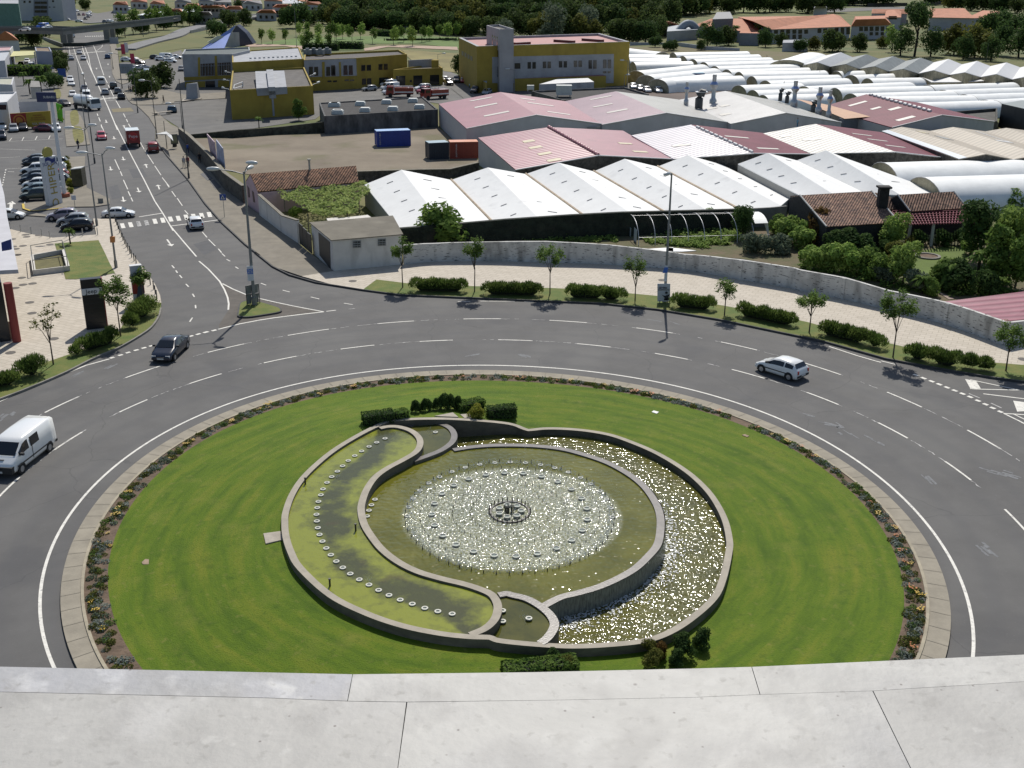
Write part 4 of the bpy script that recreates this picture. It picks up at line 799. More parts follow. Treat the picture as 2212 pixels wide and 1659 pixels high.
def gable(name,label,cat,far,near,ze,zr,mw,mroof,group=None,th=.12,z0=-.05,zen=None,zrn=None,fascia=None,walls=True,near_line=None,mfront=None):
 """far/near: pixels of eave, ridge, eave, ridge ... from left to right; mroof: one material per slope"""
 zen=ze if zen is None else zen;zrn=zr if zrn is None else zrn
 Fp=[g(*px(*c),ze if i%2==0 else zr)for i,c in enumerate(far)];Np=[g(*px(*c),zen if i%2==0 else zrn)for i,c in enumerate(near)]
 if near_line:
  r0,r1=Np[near_line[0]],Np[near_line[1]];e=(r1-r0);e.z=0
  for i in range(0,len(Np)-2,2):
   d=Np[i]-Fp[i];o=r0-Fp[i];den=d.x*e.y-d.y*e.x;tt=(o.x*e.y-o.y*e.x)/den;z=Np[i].z;Np[i]=Fp[i]+d*tt;Np[i].z=z
 n=len(Fp);t=thing(name,label,cat,Vector(((Np[0].x+Np[-1].x)/2,(Np[0].y+Np[-1].y)/2,0)),group=group)
 for i in range(n-1):
  mb=MB();G=8;D=Vector((0,0,th));gr=[(Np[i].lerp(Np[i+1],u/G)).lerp(Fp[i].lerp(Fp[i+1],u/G),v/G)for v in range(G+1)for u in range(G+1)]
  mb.add(gr,[(v*(G+1)+u,v*(G+1)+u+1,(v+1)*(G+1)+u+1,(v+1)*(G+1)+u)for v in range(G)for u in range(G)],0,True)
  q=[Np[i],Np[i+1],Fp[i+1],Fp[i]];mb.add([p-D for p in q]+q,[(3,2,1,0)]+[(k,(k+1)%4,4+(k+1)%4,4+k)for k in range(4)]);mb.build('roof',mroof[i%len(mroof)],t,True)
 if walls:
  mb=MB();d=Vector((0,0,th+.02))
  loop=[p-d for p in Np];k=len(loop);mb.add([(p.x,p.y,z0)for p in loop]+loop,[(i,i+1,k+i+1,k+i)for i in range(k-1)],1 if mfront else 0)
  loop=[p-d for p in Fp][::-1];mb.add([(p.x,p.y,z0)for p in loop]+loop,[(i,i+1,k+i+1,k+i)for i in range(k-1)])
  for a,b in((Fp[0],Np[0]),(Np[-1],Fp[-1])):
   mb.add([(a.x,a.y,z0),(b.x,b.y,z0),b-d,a-d],[(0,1,2,3)])
  mb.build('wall',[mw,mfront or mw],t,True)
 if fascia:
  for i in range(n-1):
   mb=MB();mb.tube([Np[i]+Vector((0,-.05,-.02)),Np[i+1]+Vector((0,-.05,-.02))],.1,4);mb.build('verge',fascia,t,True)
 return t,Fp,Np
def onroof(t,m,Fp,Np,k,items,name='skylight',lift=.05):
 for u0,u1,v0,v1 in items:
  f=lambda u,v:(Fp[k].lerp(Fp[k+1],u)).lerp(Np[k].lerp(Np[k+1],u),v)
  q=[f(u0,v1),f(u1,v1),f(u1,v0),f(u0,v0)];nn=(q[1]-q[0]).cross(q[3]-q[0]).normalized();nn=nn if nn.z>0 else-nn
  mb=MB();mb.quadth([p+nn*lift for p in q],lift+.02);mb.build(name,m,t,True)
m_tile=tiles('old_roof_tiles',(.2,.1,.06),(.32,.17,.1),(.12,.08,.055),Vector((.3,1,0)))
m_pink=mat('pink_render',(.5,.36,.38),.9,.08,1)
def lean(name,label,cat,rl,rr,el,er,zr,ze,mw,mr,back=None,th=.12,group=None):
 a,b,c,d=g(*px(*rl),zr),g(*px(*rr),zr),g(*px(*er),ze),g(*px(*el),ze);t=thing(name,label,cat,Vector(((c.x+d.x)/2,(c.y+d.y)/2,0)),group=group)
 mb=MB();mb.quadth([d,c,b,a],th);mb.build('roof',mr,t,True)
 e=back or 1.0;a2=a+(a-d)*e;b2=b+(b-c)*e;a2.z=b2.z=zr-(zr-ze)*e
 mb=MB();mb.quadth([a,b,b2,a2],th);mb.build('roof',mr,t,True)
 mb=MB();k=Vector((0,0,th+.03));I=lambda p,q:p.lerp(q,.03)
 pl=[d,a,a2];pr=[c,b,b2]
 for P3 in((d,a,a2),(b2,b,c)):
  mb.add([(p.x,p.y,-.05)for p in P3]+[p-k for p in P3],[(0,1,4,3),(1,2,5,4)])
 mb.add([(d.x,d.y,-.05),(c.x,c.y,-.05),c-k,d-k],[(0,1,2,3)]);mb.add([(b2.x,b2.y,-.05),(a2.x,a2.y,-.05),a2-k,b2-k],[(0,1,2,3)]);mb.build('wall',mw,t,True)
 return t,a,b,c,d,a2,b2
t,a,b,c,d,a2,b2=lean('cottage','old cottage with pink gable and mottled brown tile roof','building',('B1',1065,603),('B2',290,498),('B1',1165,828),('B2',325,705),4.6,2.9,m_pink,m_tile,.8)
q=MB();q.tube([g(*px('B1',1825,555),4.5),g(*px('B1',1825,555),4.5)+Vector((0,0,1.3))],.13,8);q.box(g(*px('B1',1825,555),4.5)+Vector((0,0,1.4)),(.45,.45,.15));q.build('chimney',mat('chimney_grey',(.35,.33,.3),.8),t,True)
facade(t,Vector((d.x,d.y,0)),Vector((a2.x,a2.y,0)),[[('B1',1045,900),('B1',1065,905),('B1',1055,790),('B1',1033,752)],[('B1',1108,960),('B1',1130,968),('B1',1112,835),('B1',1092,815)],[('B1',1190,1085),('B1',1215,1110),('B1',1195,900),('B1',1180,880)]],'window',mat('window_brown',(.09,.05,.05),.6),.05,.08)
m_thin=mat('corrugated_pale',(.55,.52,.47),.7,.12,2)
mb=MB();P=KL('B1',[(2040,1170),(2180,1155),(2200,1200),(2060,1208)],2.3);mb.prism(P,2.2,2.3,0,True);P=KL('B2',[(20,1165),(440,1120),(490,1155),(40,1198)],2.3);mb.prism(P,2.15,2.25,0,True);P=KL('B2',[(40,1160),(40,1200),(470,1160),(440,1120)],0)
for x,y in((40,1190),(480,1155),(60,1165),(430,1125)):
 p=g(*px('B2',x,y),2.2);mb.tube([(p.x,p.y,-.05),(p.x,p.y,2.2)],.06,5)
tag(mb.build('lean_to',m_thin),'pale sheet lean-to behind the grey roofed garage','shed')
m_leafA=None
m_tile2=tiles('patchy_roof_tiles',(.16,.085,.06),(.3,.18,.12),(.07,.05,.045),Vector((.5,1,0)))
m_basalt=mat('dark_basalt_wall',(.022,.022,.022),.9,.3,2,bump=.5,bscale=4)
t1,a,b,c,d,a2,b2=lean('house','dark basalt house with mottled tile roof and square chimney','building',('B4',1700,875),('B5',445,745),('B4',2040,1275),('B5',760,1105),4.9,3.0,m_basalt,m_tile2,.35)
for p_,q_ in((a,d),(b,c)):
 mb=MB();w=(p_-q_);mb.tube([q_+Vector((0,0,.02)),p_+Vector((0,0,.02))],.13,4);mb.build('verge',mat('verge_stone',(.42,.42,.4),.8),t1,True)
cp=g(*px('B5',560,930),3.9);mb=MB();mb.box((cp.x,cp.y,cp.z+.55),(1.1,.9,3.4));mb.box((cp.x,cp.y,cp.z+2.35),(1.5,1.3,.2));mb.build('chimney',m_basalt,t1,True)
A3_,B3_=Vector((d.x,d.y,0)),Vector((c.x,c.y,0))
for x0 in(340,480):
 p=K('B5',x0-2,1340);mb=MB();mb.box((p.x,p.y,1.3),(.22,.22,2.6));mb.build('pillar',mat('white_pillar',(.5,.5,.48),.8),t1,True)
t2,a,b,c,d,a2,b2=lean('house','smaller basalt house wing with tile roof nearer the pergola','building',('B5',745,788),('B5',1395,750),('B5',890,980),('B5',1550,940),4.5,3.0,m_basalt,m_tile2,.6)
for p_,q_ in((a,d),(b,c)):
 mb=MB();mb.tube([q_,p_],.12,4);mb.build('verge',mat('verge_stone',(.42,.42,.4)),t2,True)
t3,a,b,c,d,a2,b2=lean('house','narrow tiled link roof between the two basalt houses','building',('B5',490,762),('B5',660,810),('B5',600,960),('B5',800,945),4.0,2.8,m_basalt,m_tile2,.3)
m_perg=mat('pergola_wood',(.2,.03,.05),.6,.2,3)
z=2.7;Q=KL('B5',[(690,985),(1520,960),(1900,960),(1660,1185),(820,1135)],z);t=thing('pergola','dark red slatted pergola on pale posts beside the basalt house','pergola',Vector((Q[0].x,Q[0].y,0)))
a,b,c,d=K('B5',680,985,z),K('B5',1560,950,z),K('B5',1500,1120,z),K('B5',830,1140,z)
for k in range(22):
 u=k/21;mb=MB();mb.tube([a.lerp(b,u),d.lerp(c,u)],.07,4);mb.build('slat',m_perg,t,True)
for k in range(7):
 u=k/6;mb=MB();mb.tube([a.lerp(d,u)+Vector((0,0,.12)),b.lerp(c,u)+Vector((0,0,.12))],.05,4);mb.build('rail',m_perg,t,True)
for n,x,y in(('B5',862,1355),('B5',1125,1385),('B5',1490,1240)):
 p=K(n,x,y);mb=MB();mb.box((p.x,p.y,1.35),(.28,.28,2.7));mb.build('post',mat('white_pillar',(.5,.5,.48)),t,True)
a,b,c,d=K('B5',1590,960,z),K('B5',1880,960,z),K('B5',1760,1210,z),K('B5',1530,1130,z)
t=thing('pergola','second slatted pergola wing beside the dark dragon tree','pergola',Vector((a.x,a.y,0)))
for k in range(9):u=k/8;mb=MB();mb.tube([a.lerp(b,u),d.lerp(c,u)],.07,4);mb.build('slat',m_perg,t,True)
for n,x,y in(('B5',1665,1290),('B5',2140,1300)):
 p=K(n,x,y);mb=MB();mb.box((p.x,p.y,1.35),(.3,.3,2.7));mb.build('post',mat('white_pillar',(.5,.5,.48)),t,True)
 # ---------- white greenhouse roofs
m_wsheet=mat('white_roof_sheet',(.78,.78,.76),.75,.04,.5,spec=.25,detail=7);overlay(m_wsheet,'noise',(.45,.45,.45),.5,.6,.78,.4,detail=9);overlay(m_wsheet,'noise',(.42,.42,.42),3,.64,.76,.45,stretch=(1,3,1),detail=8)
m_gutter=mat('rusty_gutter',(.45,.36,.26),.9,.2,1)
m_vent=mat('vent_grey',(.25,.25,.25),.9)  # flat grey for the thin roof vents
far=[('B2',395,740),('B2',870,550),('B2',1505,680),('B2',1970,520),('B3',330,605),('B3',750,460),('B3',1195,570),('B3',1590,410),('B3',2010,510),('B4',265,360),('B4',690,480)]
near=[('B2',850,1330),('B2',1400,1247),('B2',1975,1200),('B3',470,1146),('B3',985,1120),('B3',1640,1086),('B3',2010,1080),('B4',500,1060),('B4',860,1052),('B4',1460,1008),('B4',1580,905)]
gh,GF,GN=gable('greenhouse','wide white greenhouse roof of five parallel ridges behind the dark hedge wall','greenhouse',far,near,2.8,4.7,mat('greenhouse_wall',(.3,.3,.28),.8),[m_wsheet],zen=1.2,zrn=2.45,near_line=(1,7))
for k in range(10):
 its=[]
 for j in range(5):
  v=.13+j*.18;u=.55 if k%2==0 else .42
  its.append((u-.07,u+.09,v,v+.006)if k%2==0 else(u-.09,u+.07,v,v+.006))
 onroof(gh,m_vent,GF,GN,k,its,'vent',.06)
for k in range(2,10,2):
 mb=MB();mb.tube([GF[k]+Vector((0,0,.02)),GN[k]+Vector((0,0,.02))],.22,4);mb.build('gutter',m_gutter,gh,True)
far=[('B4',910,475),('B4',1290,335),('B4',1660,430),('B4',2035,300),('B5',420,480)]
near=[('B4',1700,878),('B4',2120,858),('B5',380,775),('B5',780,792),('B5',1262,756)]
g2,GF,GN=gable('greenhouse','white greenhouse roof of two ridges above the basalt house','greenhouse',far,near,3.4,5.5,mat('greenhouse_wall',(.3,.3,.28)),[m_wsheet],zen=2.4,zrn=3.3)
for k in range(4):
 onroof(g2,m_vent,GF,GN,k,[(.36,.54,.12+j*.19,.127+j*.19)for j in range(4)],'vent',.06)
m_hwall=mat('overgrown_wall',(.018,.024,.016),.95,.5,1.2,detail=8,bump=1.5,bscale=5);overlay(m_hwall,'noise',(.05,.045,.035),.5,.55,.7,.6,detail=8)
long_wall('hedge_wall','dark overgrown wall along the front of the five ridge greenhouse','wall',[('B2',860,1545),('B2',1250,1522),('B2',2212,1470),('B3',900,1425),('B3',1550,1395),('B4',300,1345),('B4',1000,1300)],[('B2',850,1292),('B2',1250,1262),('B2',2212,1178),('B3',900,1122),('B3',1550,1088),('B4',300,1066),('B4',985,1045)],m_hwall,.6)
long_wall('yard_wall','bare grey wall section under the right end of the greenhouse roof','wall',[('B4',1000,1290),('B4',1300,1280),('B4',1505,1260)],[('B4',1000,1045),('B4',1300,1030),('B4',1515,1010)],mat('grey_wall',(.2,.2,.19),.9,.15,1),.3)
# ---------- warehouses
def direc(F,N,k):d=N[k]-F[k];return Vector((d.x,d.y,0)).normalized()
_ax=(g(*px('B3',1260,365),5.6)-g(*px('B3',620,5),5.6));_ax.z=0;_perp=Vector((-_ax.y,_ax.x,0)).normalized()
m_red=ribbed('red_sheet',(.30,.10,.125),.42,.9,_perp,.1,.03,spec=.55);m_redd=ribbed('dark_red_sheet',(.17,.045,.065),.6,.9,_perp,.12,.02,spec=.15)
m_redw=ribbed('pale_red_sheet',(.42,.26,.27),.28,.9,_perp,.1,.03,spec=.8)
m_glare=ribbed('painted_glare_sheet',(.66,.6,.6),.25,.9,_perp,.05,.02,spec=.9);m_gsheet=ribbed('grey_sheet',(.33,.325,.3),.5,.9,_perp,.08,.02);m_wsh=ribbed('white_sheet',(.5,.48,.45),.4,.9,_perp,.1,.02,spec=.6)  # m_glare: sun glare put into a near-white sheet colour
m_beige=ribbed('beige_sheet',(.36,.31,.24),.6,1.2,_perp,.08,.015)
m_ww=ribbed('warehouse_wall',(.42,.42,.42),.6,.8,Vector((0,0,1)),.05,.0);m_ww=mat('warehouse_wall_white',(.42,.42,.43),.7,.06,.6,detail=6)
overlay(m_ww,'noise',(.25,.25,.24),.5,.6,.75,.4,stretch=(1,1,.2),detail=7)
m_sky=mat('skylight_sheet',(.62,.58,.5),.4);m_skyY=mat('skylight_yellow',(.6,.52,.33),.4,.08,2)
m_fas=mat('white_fascia',(.6,.6,.6),.6)
w1,F1,N1=gable('warehouse','red roofed warehouse with white side wall beside the dirt lot','warehouse',[('A2',1345,1325),('A2',2130,1175),('A3',830,1290)],[('A2',1700,1640),('A3',465,1465),('A3',1305,1580)],4.2,6.4,m_ww,[m_red],fascia=m_fas)
onroof(w1,m_sky,F1,N1,0,[(.45,.8,.12,.15),(.4,.75,.38,.42),(.38,.75,.72,.76)]);onroof(w1,m_sky,F1,N1,1,[(.2,.42,.2,.24),(.2,.6,.4,.44),(.3,.65,.75,.79)])
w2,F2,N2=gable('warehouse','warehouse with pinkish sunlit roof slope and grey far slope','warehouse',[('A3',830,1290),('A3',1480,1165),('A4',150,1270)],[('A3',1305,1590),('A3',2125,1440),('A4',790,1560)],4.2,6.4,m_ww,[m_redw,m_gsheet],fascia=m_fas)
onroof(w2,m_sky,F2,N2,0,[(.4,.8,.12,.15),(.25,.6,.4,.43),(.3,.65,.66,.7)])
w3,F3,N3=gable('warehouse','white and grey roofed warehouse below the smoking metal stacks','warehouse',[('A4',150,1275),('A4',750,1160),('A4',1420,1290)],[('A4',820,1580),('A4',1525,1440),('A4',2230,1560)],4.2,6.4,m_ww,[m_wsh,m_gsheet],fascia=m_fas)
onroof(w3,m_sky,F3,N3,0,[(.38,.55,.45,.5),(.1,.3,.45,.5),(.1,.3,.7,.75)])
w3['label']='white and grey roofed warehouse carrying the two tall metal stacks'
m_or=ribbed('orange_sheet',(.38,.17,.06),.6,.9,_perp,.1,.02)
mb=MB();P=[K('A4',1650,1260,4.6),K('A5',0,1225,4.6),K('A5',430,1350,4.6),K('A5',130,1375,4.2),K('A4',2212,1490,4.2)]
t=thing('annex','orange roofed annex between the grey and the dark red warehouses','building',Vector((P[3].x,P[3].y,0)));mb.add(P,[(0,4,3,2,1)]);mb.build('roof',m_or,t,True)
mb=MB();A_=K('A5',130,1375,4.15);B_=K('A5',690,1350,4.15);mb.wall([A_,B_],.3,-.05,4.1);mb.wall([K('A4',2212,1490,4.2),A_],.3,-.05,4.0);mb.build('wall',mat('grey_cladding',(.17,.18,.2),.6,.08,1),t,True)
w4,F4,N4=gable('warehouse','dark red warehouse with pale ridge vents in front of the plastic tunnels','warehouse',[('A5',-150,1240),('A5',385,1090),('A5',1000,1190)],[('A5',680,1475),('A5',1260,1330),('A5',1865,1405)],4.2,6.4,m_ww,[m_redd,m_redd],fascia=m_fas)
onroof(w4,m_sky,F4,N4,0,[(.35,.72,.17,.21),(.45,.65,.42,.46),(.62,.85,.55,.6),(.3,.65,.85,.9)]);
for k in range(14):
 p=F4[1].lerp(N4[1],.05+k*.06);q=F4[1].lerp(N4[1],.05+k*.06+.035);mb=MB();mb.tube([p+Vector((0,0,.12)),q+Vector((0,0,.12))],.3,4);mb.build('ridge_vent',m_fas,w4,True)
w5,F5,N5=gable('warehouse','nearest red warehouse with cream skylight strips','warehouse',[('B2',1850,140),('B3',620,5),('B3',1570,50)],[('B3',200,550),('B3',1260,365),('B3',2195,412)],4.2,5.9,m_ww,[m_red,m_red],zen=3.1,zrn=4.7,fascia=m_fas,mfront=m_rubble)
onroof(w5,m_skyY,F5,N5,0,[(.45,.6,.3,.36),(.42,.58,.5,.56),(.42,.58,.7,.76),(.42,.58,.9,.96)]);onroof(w5,m_skyY,F5,N5,1,[(.6,.78,.5,.55),(.6,.8,.78,.83)])
for k in range(12):
 p=F5[1].lerp(N5[1],k/12);q=F5[1].lerp(N5[1],(k+.92)/12);mb=MB();mb.tube([p+Vector((0,0,.03)),q+Vector((0,0,.03))],.32,4);mb.build('ridge_cap',m_red,w5,True)
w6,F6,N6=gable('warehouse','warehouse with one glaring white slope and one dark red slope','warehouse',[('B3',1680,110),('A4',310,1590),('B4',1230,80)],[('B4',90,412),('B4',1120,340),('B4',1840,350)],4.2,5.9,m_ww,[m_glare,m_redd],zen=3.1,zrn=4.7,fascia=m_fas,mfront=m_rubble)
onroof(w6,m_sky,F6,N6,1,[(.15,.5,.38,.42),(.25,.6,.8,.84)]);onroof(w6,m_sky,F6,N6,0,[(.25,.5,.55,.6)])
for k in range(12):
 p=F6[1].lerp(N6[1],.1+k*.075);q=F6[1].lerp(N6[1],.1+k*.075+.05);mb=MB();mb.tube([p+Vector((0,0,.1)),q+Vector((0,0,.1))],.22,4);mb.build('ridge_cap',m_fas,w6,True)
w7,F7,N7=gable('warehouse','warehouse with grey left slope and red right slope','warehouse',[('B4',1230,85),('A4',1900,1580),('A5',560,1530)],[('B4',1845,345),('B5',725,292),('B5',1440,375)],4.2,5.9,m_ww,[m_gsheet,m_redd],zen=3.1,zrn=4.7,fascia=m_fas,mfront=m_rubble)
onroof(w7,m_sky,F7,N7,0,[(.3,.55,.42,.48),(.12,.28,.2,.26)]);onroof(w7,m_sky,F7,N7,1,[(.2,.5,.3,.33),(.2,.5,.5,.53),(.2,.5,.72,.75)])
w8,F8,N8=gable('warehouse','beige roofed sheds of three low ridges at the right edge','warehouse',[('A5',560,1520),('A5',790,1468),('A5',1120,1515),('A5',1385,1470),('A5',1760,1520),('A5',2000,1480),('A5',2400,1530)],[('B5',1455,375),('B5',1770,316),('B5',2085,378),('B5',2400,320),('B5',2750,380),('B5',3050,330),('B5',3400,390)],4.2,5.2,m_rubble,[m_beige])
onroof(w8,mat('pale_blue_sheet',(.45,.5,.55),.5),F8,N8,0,[(0,.3,0,1)],'gutter_sheet');onroof(w8,m_skyY,F8,N8,1,[(.1,.4,.15,.22)]);onroof(w8,m_gsheet,F8,N8,1,[(.35,.7,.3,.42)]);onroof(w8,m_fas,F8,N8,3,[(.0,.5,.5,.55),(.45,.5,.1,.5)])
def wbase(N,i,j):return Vector((N[i].x,N[i].y,0)),Vector((N[j].x,N[j].y,0))
A_,B_=wbase(N3,0,2);facade(w3,A_,B_,[rect('A4',1180,1605,1340,1659),rect('A4',1342,1605,1520,1659,-8),rect('A4',960,1620,1080,1659)],'door',mat('shutter_dark',(.05,.055,.06),.6),.05,.1)
facade(w3,A_,B_,[rect('A4',1545,1485,1605,1555),rect('A4',1540,1575,1590,1620)],'fan_box',mat('fan_grey',(.25,.28,.3),.5),.4,.4)
A_,B_=wbase(N2,0,2);facade(w2,A_,B_,[rect('A3',1790,1610,2110,1659),rect('A3',1110,1620,1280,1659)],'door',mat('shutter_grey',(.22,.22,.22),.6),.05,.1)
A_,B_=wbase(N4,0,2);facade(w4,A_,B_,[[('A5',1555,1500),('A5',1835,1480),('A5',1845,1440),('A5',1555,1455)]],'door',mat('shutter_grey',(.22,.22,.22),.6),.05,.1)
t,P=boxb('shed','black sheet shed at the right edge behind the dark red warehouse','shed',[('A5',1950,1200),('A5',2400,1300),('A5',2400,1180),('A5',2180,1160)],4.5,mat('black_sheet',(.03,.033,.035),.6,.2,1),mat('green_grey_sheet',(.16,.19,.19),.5,.1,1))
t,P=boxb('ruin','roofless dark concrete yard walls right of the dark red warehouse','building',[('A5',1400,1290),('A5',1900,1250),('A5',1900,1400),('A5',1850,1410)],2.6,mat('stained_concrete',(.07,.068,.06),.95,.3,.6),mat('stained_concrete_top',(.09,.085,.075),.95,.3,.6),.6)
mb=MB();P=[K('C4',1405,478,2.1),K('C4',2035,668,1.65),K('C4',2500,620,1.65),K('C4',2500,340,2.5)]
t=thing('shed','pink sheet roofed shed tucked behind the corner of the long wall','shed',Vector((P[1].x,P[1].y,0)));mb.add(P,[(0,1,2,3)]);mb.add([p-Vector((0,0,.08))for p in P],[(3,2,1,0)]);
for i in range(4):a,b=P[i],P[(i+1)%4];mb.add([a,b,b-Vector((0,0,.08)),a-Vector((0,0,.08))],[(0,3,2,1)])
mb.build('roof',m_red,t,True);mb=MB();I=[p+(sum(P,Vector())/4-p)*.06 for p in P]
mb.add([(p.x,p.y,-.05)for p in I]+[(p.x,p.y,p.z-.1)for p in I],[(i,(i+1)%4,4+(i+1)%4,4+i)for i in range(4)]);mb.build('wall',m_white,t,True)
# ---------- metal stacks
m_steel=mat('galvanised_steel',(.42,.44,.46),.35,.1,4,metal=.6);m_blue=mat('blue_band',(.2,.28,.5),.5)
def stack(label,n,bx,by,tx,ty,zb,wd=1,cone=True):
 p=g(*px(n,bx,by),zb);lo,hi=zb,H
 for _ in range(30):
  m_=(lo+hi)/2
  if proj((p.x,p.y,m_))[1]>px(n,tx,ty)[1]:lo=m_
  else:hi=m_
 h=lo-zb;t=thing('exhaust_stack',label,'stack',p);r=.42*wd
 mb=MB();mb.tube([(0,0,-.6),(0,0,.02)],r*1.5,10);mb.build('base',m_steel,t)
 mb=MB();mb.tube([(0,0,0),(0,0,h*.12),(0,0,h*.2),(0,0,h*.5)],[r*1.5,r*1.5,r*.9,r*.9],12);mb.build('pipe',m_steel,t)
 mb=MB();mb.tube([(0,0,h*.5),(0,0,h*.62),(0,0,h*.66)],[r*.9,r*1.7,r*1.75],12);mb.build('cowl_cone',m_steel,t)
 mb=MB();mb.tube([(0,0,h*.66),(0,0,h*.76)],[r*1.75,r*1.0],12);mb.build('cowl_band',m_blue,t)
 mb=MB();mb.tube([(0,0,h*.76),(0,0,h)],r*.85,12);mb.build('outlet',m_steel,t);return t
stack('tall stack with blue band rising from the left of the white and grey roof','A4',590,1320,605,950,4.9,1.1)
stack('shorter stack with blue band left of the dark vent hood','A4',248,1310,265,1045,4.8,.75)
stack('tallest stack with blue band on the right eave near the orange roof','A4',1625,1320,1645,1030,4.9,1.1)
stack('stack with blue band in front of the orange annex roof','A4',1935,1420,1970,1110,4.4,1.0)
stack('rightmost slim stack with blue band by the orange annex','A4',2065,1470,2095,1150,4.3,.8)
def hood(label,n,x,y,w,h,zb):
 p=g(*px(n,x,y),zb);t=thing('vent_hood',label,'vent',p);m=mat('hood_dark',(.06,.065,.065),.6,.2,3)
 mb=MB();mb.tube([(0,0,-.5),(0,0,h*.55),(0,0,h*.8),(w*.25,-.1,h),(w*.7,-.2,h*.92)],[w*.5]*5,8);mb.build('duct',m,t);mb=MB();mb.box((w*.25,0,h*1.04),(w*1.5,w*1.1,.12));mb.build('cap',m_steel,t)
hood('big dark vent hood between two stacks on the white roof','A4',410,1345,1.5,2.4,4.9)
hood('small curved vent pipe left of the tallest stack','A4',1450,1255,.8,1.7,5.2);hood('small curved vent pipe touching the tallest stack','A4',1535,1285,.8,1.5,5.0);hood('curved vent pipe on the orange annex roof','A4',1870,1400,1.0,1.5,4.5)
# ---------- containers
def container(label,n,bl,br,tl,col,writing=None,col2=None,L=6.06):
 a,b=K(n,*bl),K(n,*br);h=2.6;d=(b-a);Ln=d.length;d.normalize();back=Vector((-d.y,d.x,0));back=back if back.y>0 else-back
 t=thing('shipping_container',label,'container',a,math.atan2(d.y,d.x));mb=MB()
 w=2.44;vs=[];N=int(Ln/.28)*2
 m=mat('container_'+label.split()[0],col,.5,.12,2)
 mb.box((Ln/2,w/2,h/2+.08),(Ln-.12,w-.1,h-.12));mb.build('body',m,t)
 rb=MB()
 for k in range(int(Ln/.3)):rb.box((.2+k*.3,.02,h/2+.08),(.14,.07,h-.35));
 for o_ in((0,h),(0,.08)):rb.box((Ln/2,.02,o_[1]+.02),(Ln,.12,.14))
 for x in(.06,Ln-.06):rb.box((x,.02,h/2+.08),(.14,.14,h));rb.box((x,w-.02,h/2+.08),(.14,.14,h))
 rb.build('ribs',m,t);tp=MB();tp.box((Ln/2,w/2,h+.1),(Ln,w,.08));tp.build('top',mat('container_top_'+label.split()[0],col2 or col,.5,.1,2),t);return t,a,d,Ln,h
TX=[]
def text(s,parent,m,size,loc,rot,ext=.01,name='lettering',align='CENTER',sx=1):
 cu=bpy.data.curves.new('t','FONT');cu.body=s;cu.size=size;cu.extrude=ext;cu.align_x=align;cu.align_y='CENTER';cu.resolution_u=2
 o=bpy.data.objects.new('t',cu);COL.objects.link(o);bpy.context.view_layer.update();dg=bpy.context.evaluated_depsgraph_get()
 me=bpy.data.meshes.new_from_object(o.evaluated_get(dg));bpy.data.objects.remove(o);me.materials.clear();me.materials.append(m)
 q=link(name,me,parent);q.location=loc;q.rotation_euler=rot;q.scale=(sx,1,1);return q
m_wt=mat('white_letter',(.6,.6,.6),.6)
t,a,d,Ln,h=container('blue shipping container standing alone on the dirt lot','B2',(560,262),(990,245),None,(.02,.05,.28),None,(.2,.35,.6))
for i,ch in enumerate('AMFICON'):text(ch,t,m_wt,.34,(.55,-.08,2.3-i*.3),(R(90),0,0))
container('navy shipping container left of the red one','B2',(1225,425),(1475,412),None,(.015,.025,.04),None,(.2,.3,.36))
t,a,d,Ln,h=container('red shipping container by the nearest red warehouse','B2',(1490,412),(1850,405),None,(.22,.035,.02),None,(.55,.2,.1))
text('HAPAG-LLOYD',t,m_wt,.32,(1.05,-.08,1.35),(R(90),R(90),0))
container('dark blue shipping container in front of the plastic tunnels','A4',(205,1070),(478,1070),None,(.015,.025,.13),None,(.08,.25,.35))
# ------------ yellow fire station and its neighbours
m_yel=mat('ochre_render',(.34,.25,.045),.9,.1,.5,detail=7);overlay(m_yel,'noise',(.22,.15,.03),.35,.55,.75,.6,stretch=(1,1,.25),detail=7)
m_conr=mat('roof_gravel',(.12,.11,.1),.95,.2,.6);m_conl=mat('pale_concrete',(.33,.34,.36),.85,.12,.5,detail=7);overlay(m_conl,'noise',(.2,.2,.2),.6,.58,.75,.5,stretch=(1,1,.2),detail=7)
m_win=mat('window_glass_dark',(.02,.022,.025),.12);m_wfr=mat('window_frame_dark',(.06,.035,.025),.6)
hA=hgt(px('A1',850,1530),px('A1',805,1150))
t,P=boxb('fire_station','ochre flat roofed block with a pale concrete cross shaped chute on its front','building',[('A1',805,1150),('A1',1865,1095),('A1',1755,855),('A1',838,892)],hA,m_yel,m_conr,.5)
A_,B_=Vector((g(*px('A1',805,1150),hA).xy[0],g(*px('A1',805,1150),hA).xy[1],0)),Vector((*g(*px('A1',1865,1095),hA).xy,0))
facade(t,A_,B_,[[('A1',1155,1222),('A1',1535,1195),('A1',1528,1105),('A1',1140,1125)],[('A1',1308,1255),('A1',1392,1252),('A1',1375,1110),('A1',1290,1115)]],'concrete_fin',m_conl,.35,.4)
facade(t,A_,B_,[[('A1',1355,1480),('A1',1378,1478),('A1',1360,1255),('A1',1338,1258)]],'downpipe',m_conl,.12,.12)
z=hA+.05;mb=MB();Q=[g(*px('A1',1145,1125),z),g(*px('A1',1530,1105),z),g(*px('A1',1500,900),z+1.2),g(*px('A1',1130,910),z+1.2)];mb.hexa([Vector((p.x,p.y,hA-.4))for p in Q],Q);mb.build('concrete_hood',m_conl,t,True)
mb=MB();Q=[g(*px('A1',1300,1110),z+.5),g(*px('A1',1385,1108),z+.5),g(*px('A1',1358,885),z+1.8),g(*px('A1',1272,888),z+1.8)];mb.hexa([Vector((p.x,p.y,hA-.3))for p in Q],Q);mb.build('concrete_rib',m_conl,t,True)
m_pipe=mat('white_pipe',(.6,.62,.62),.5)
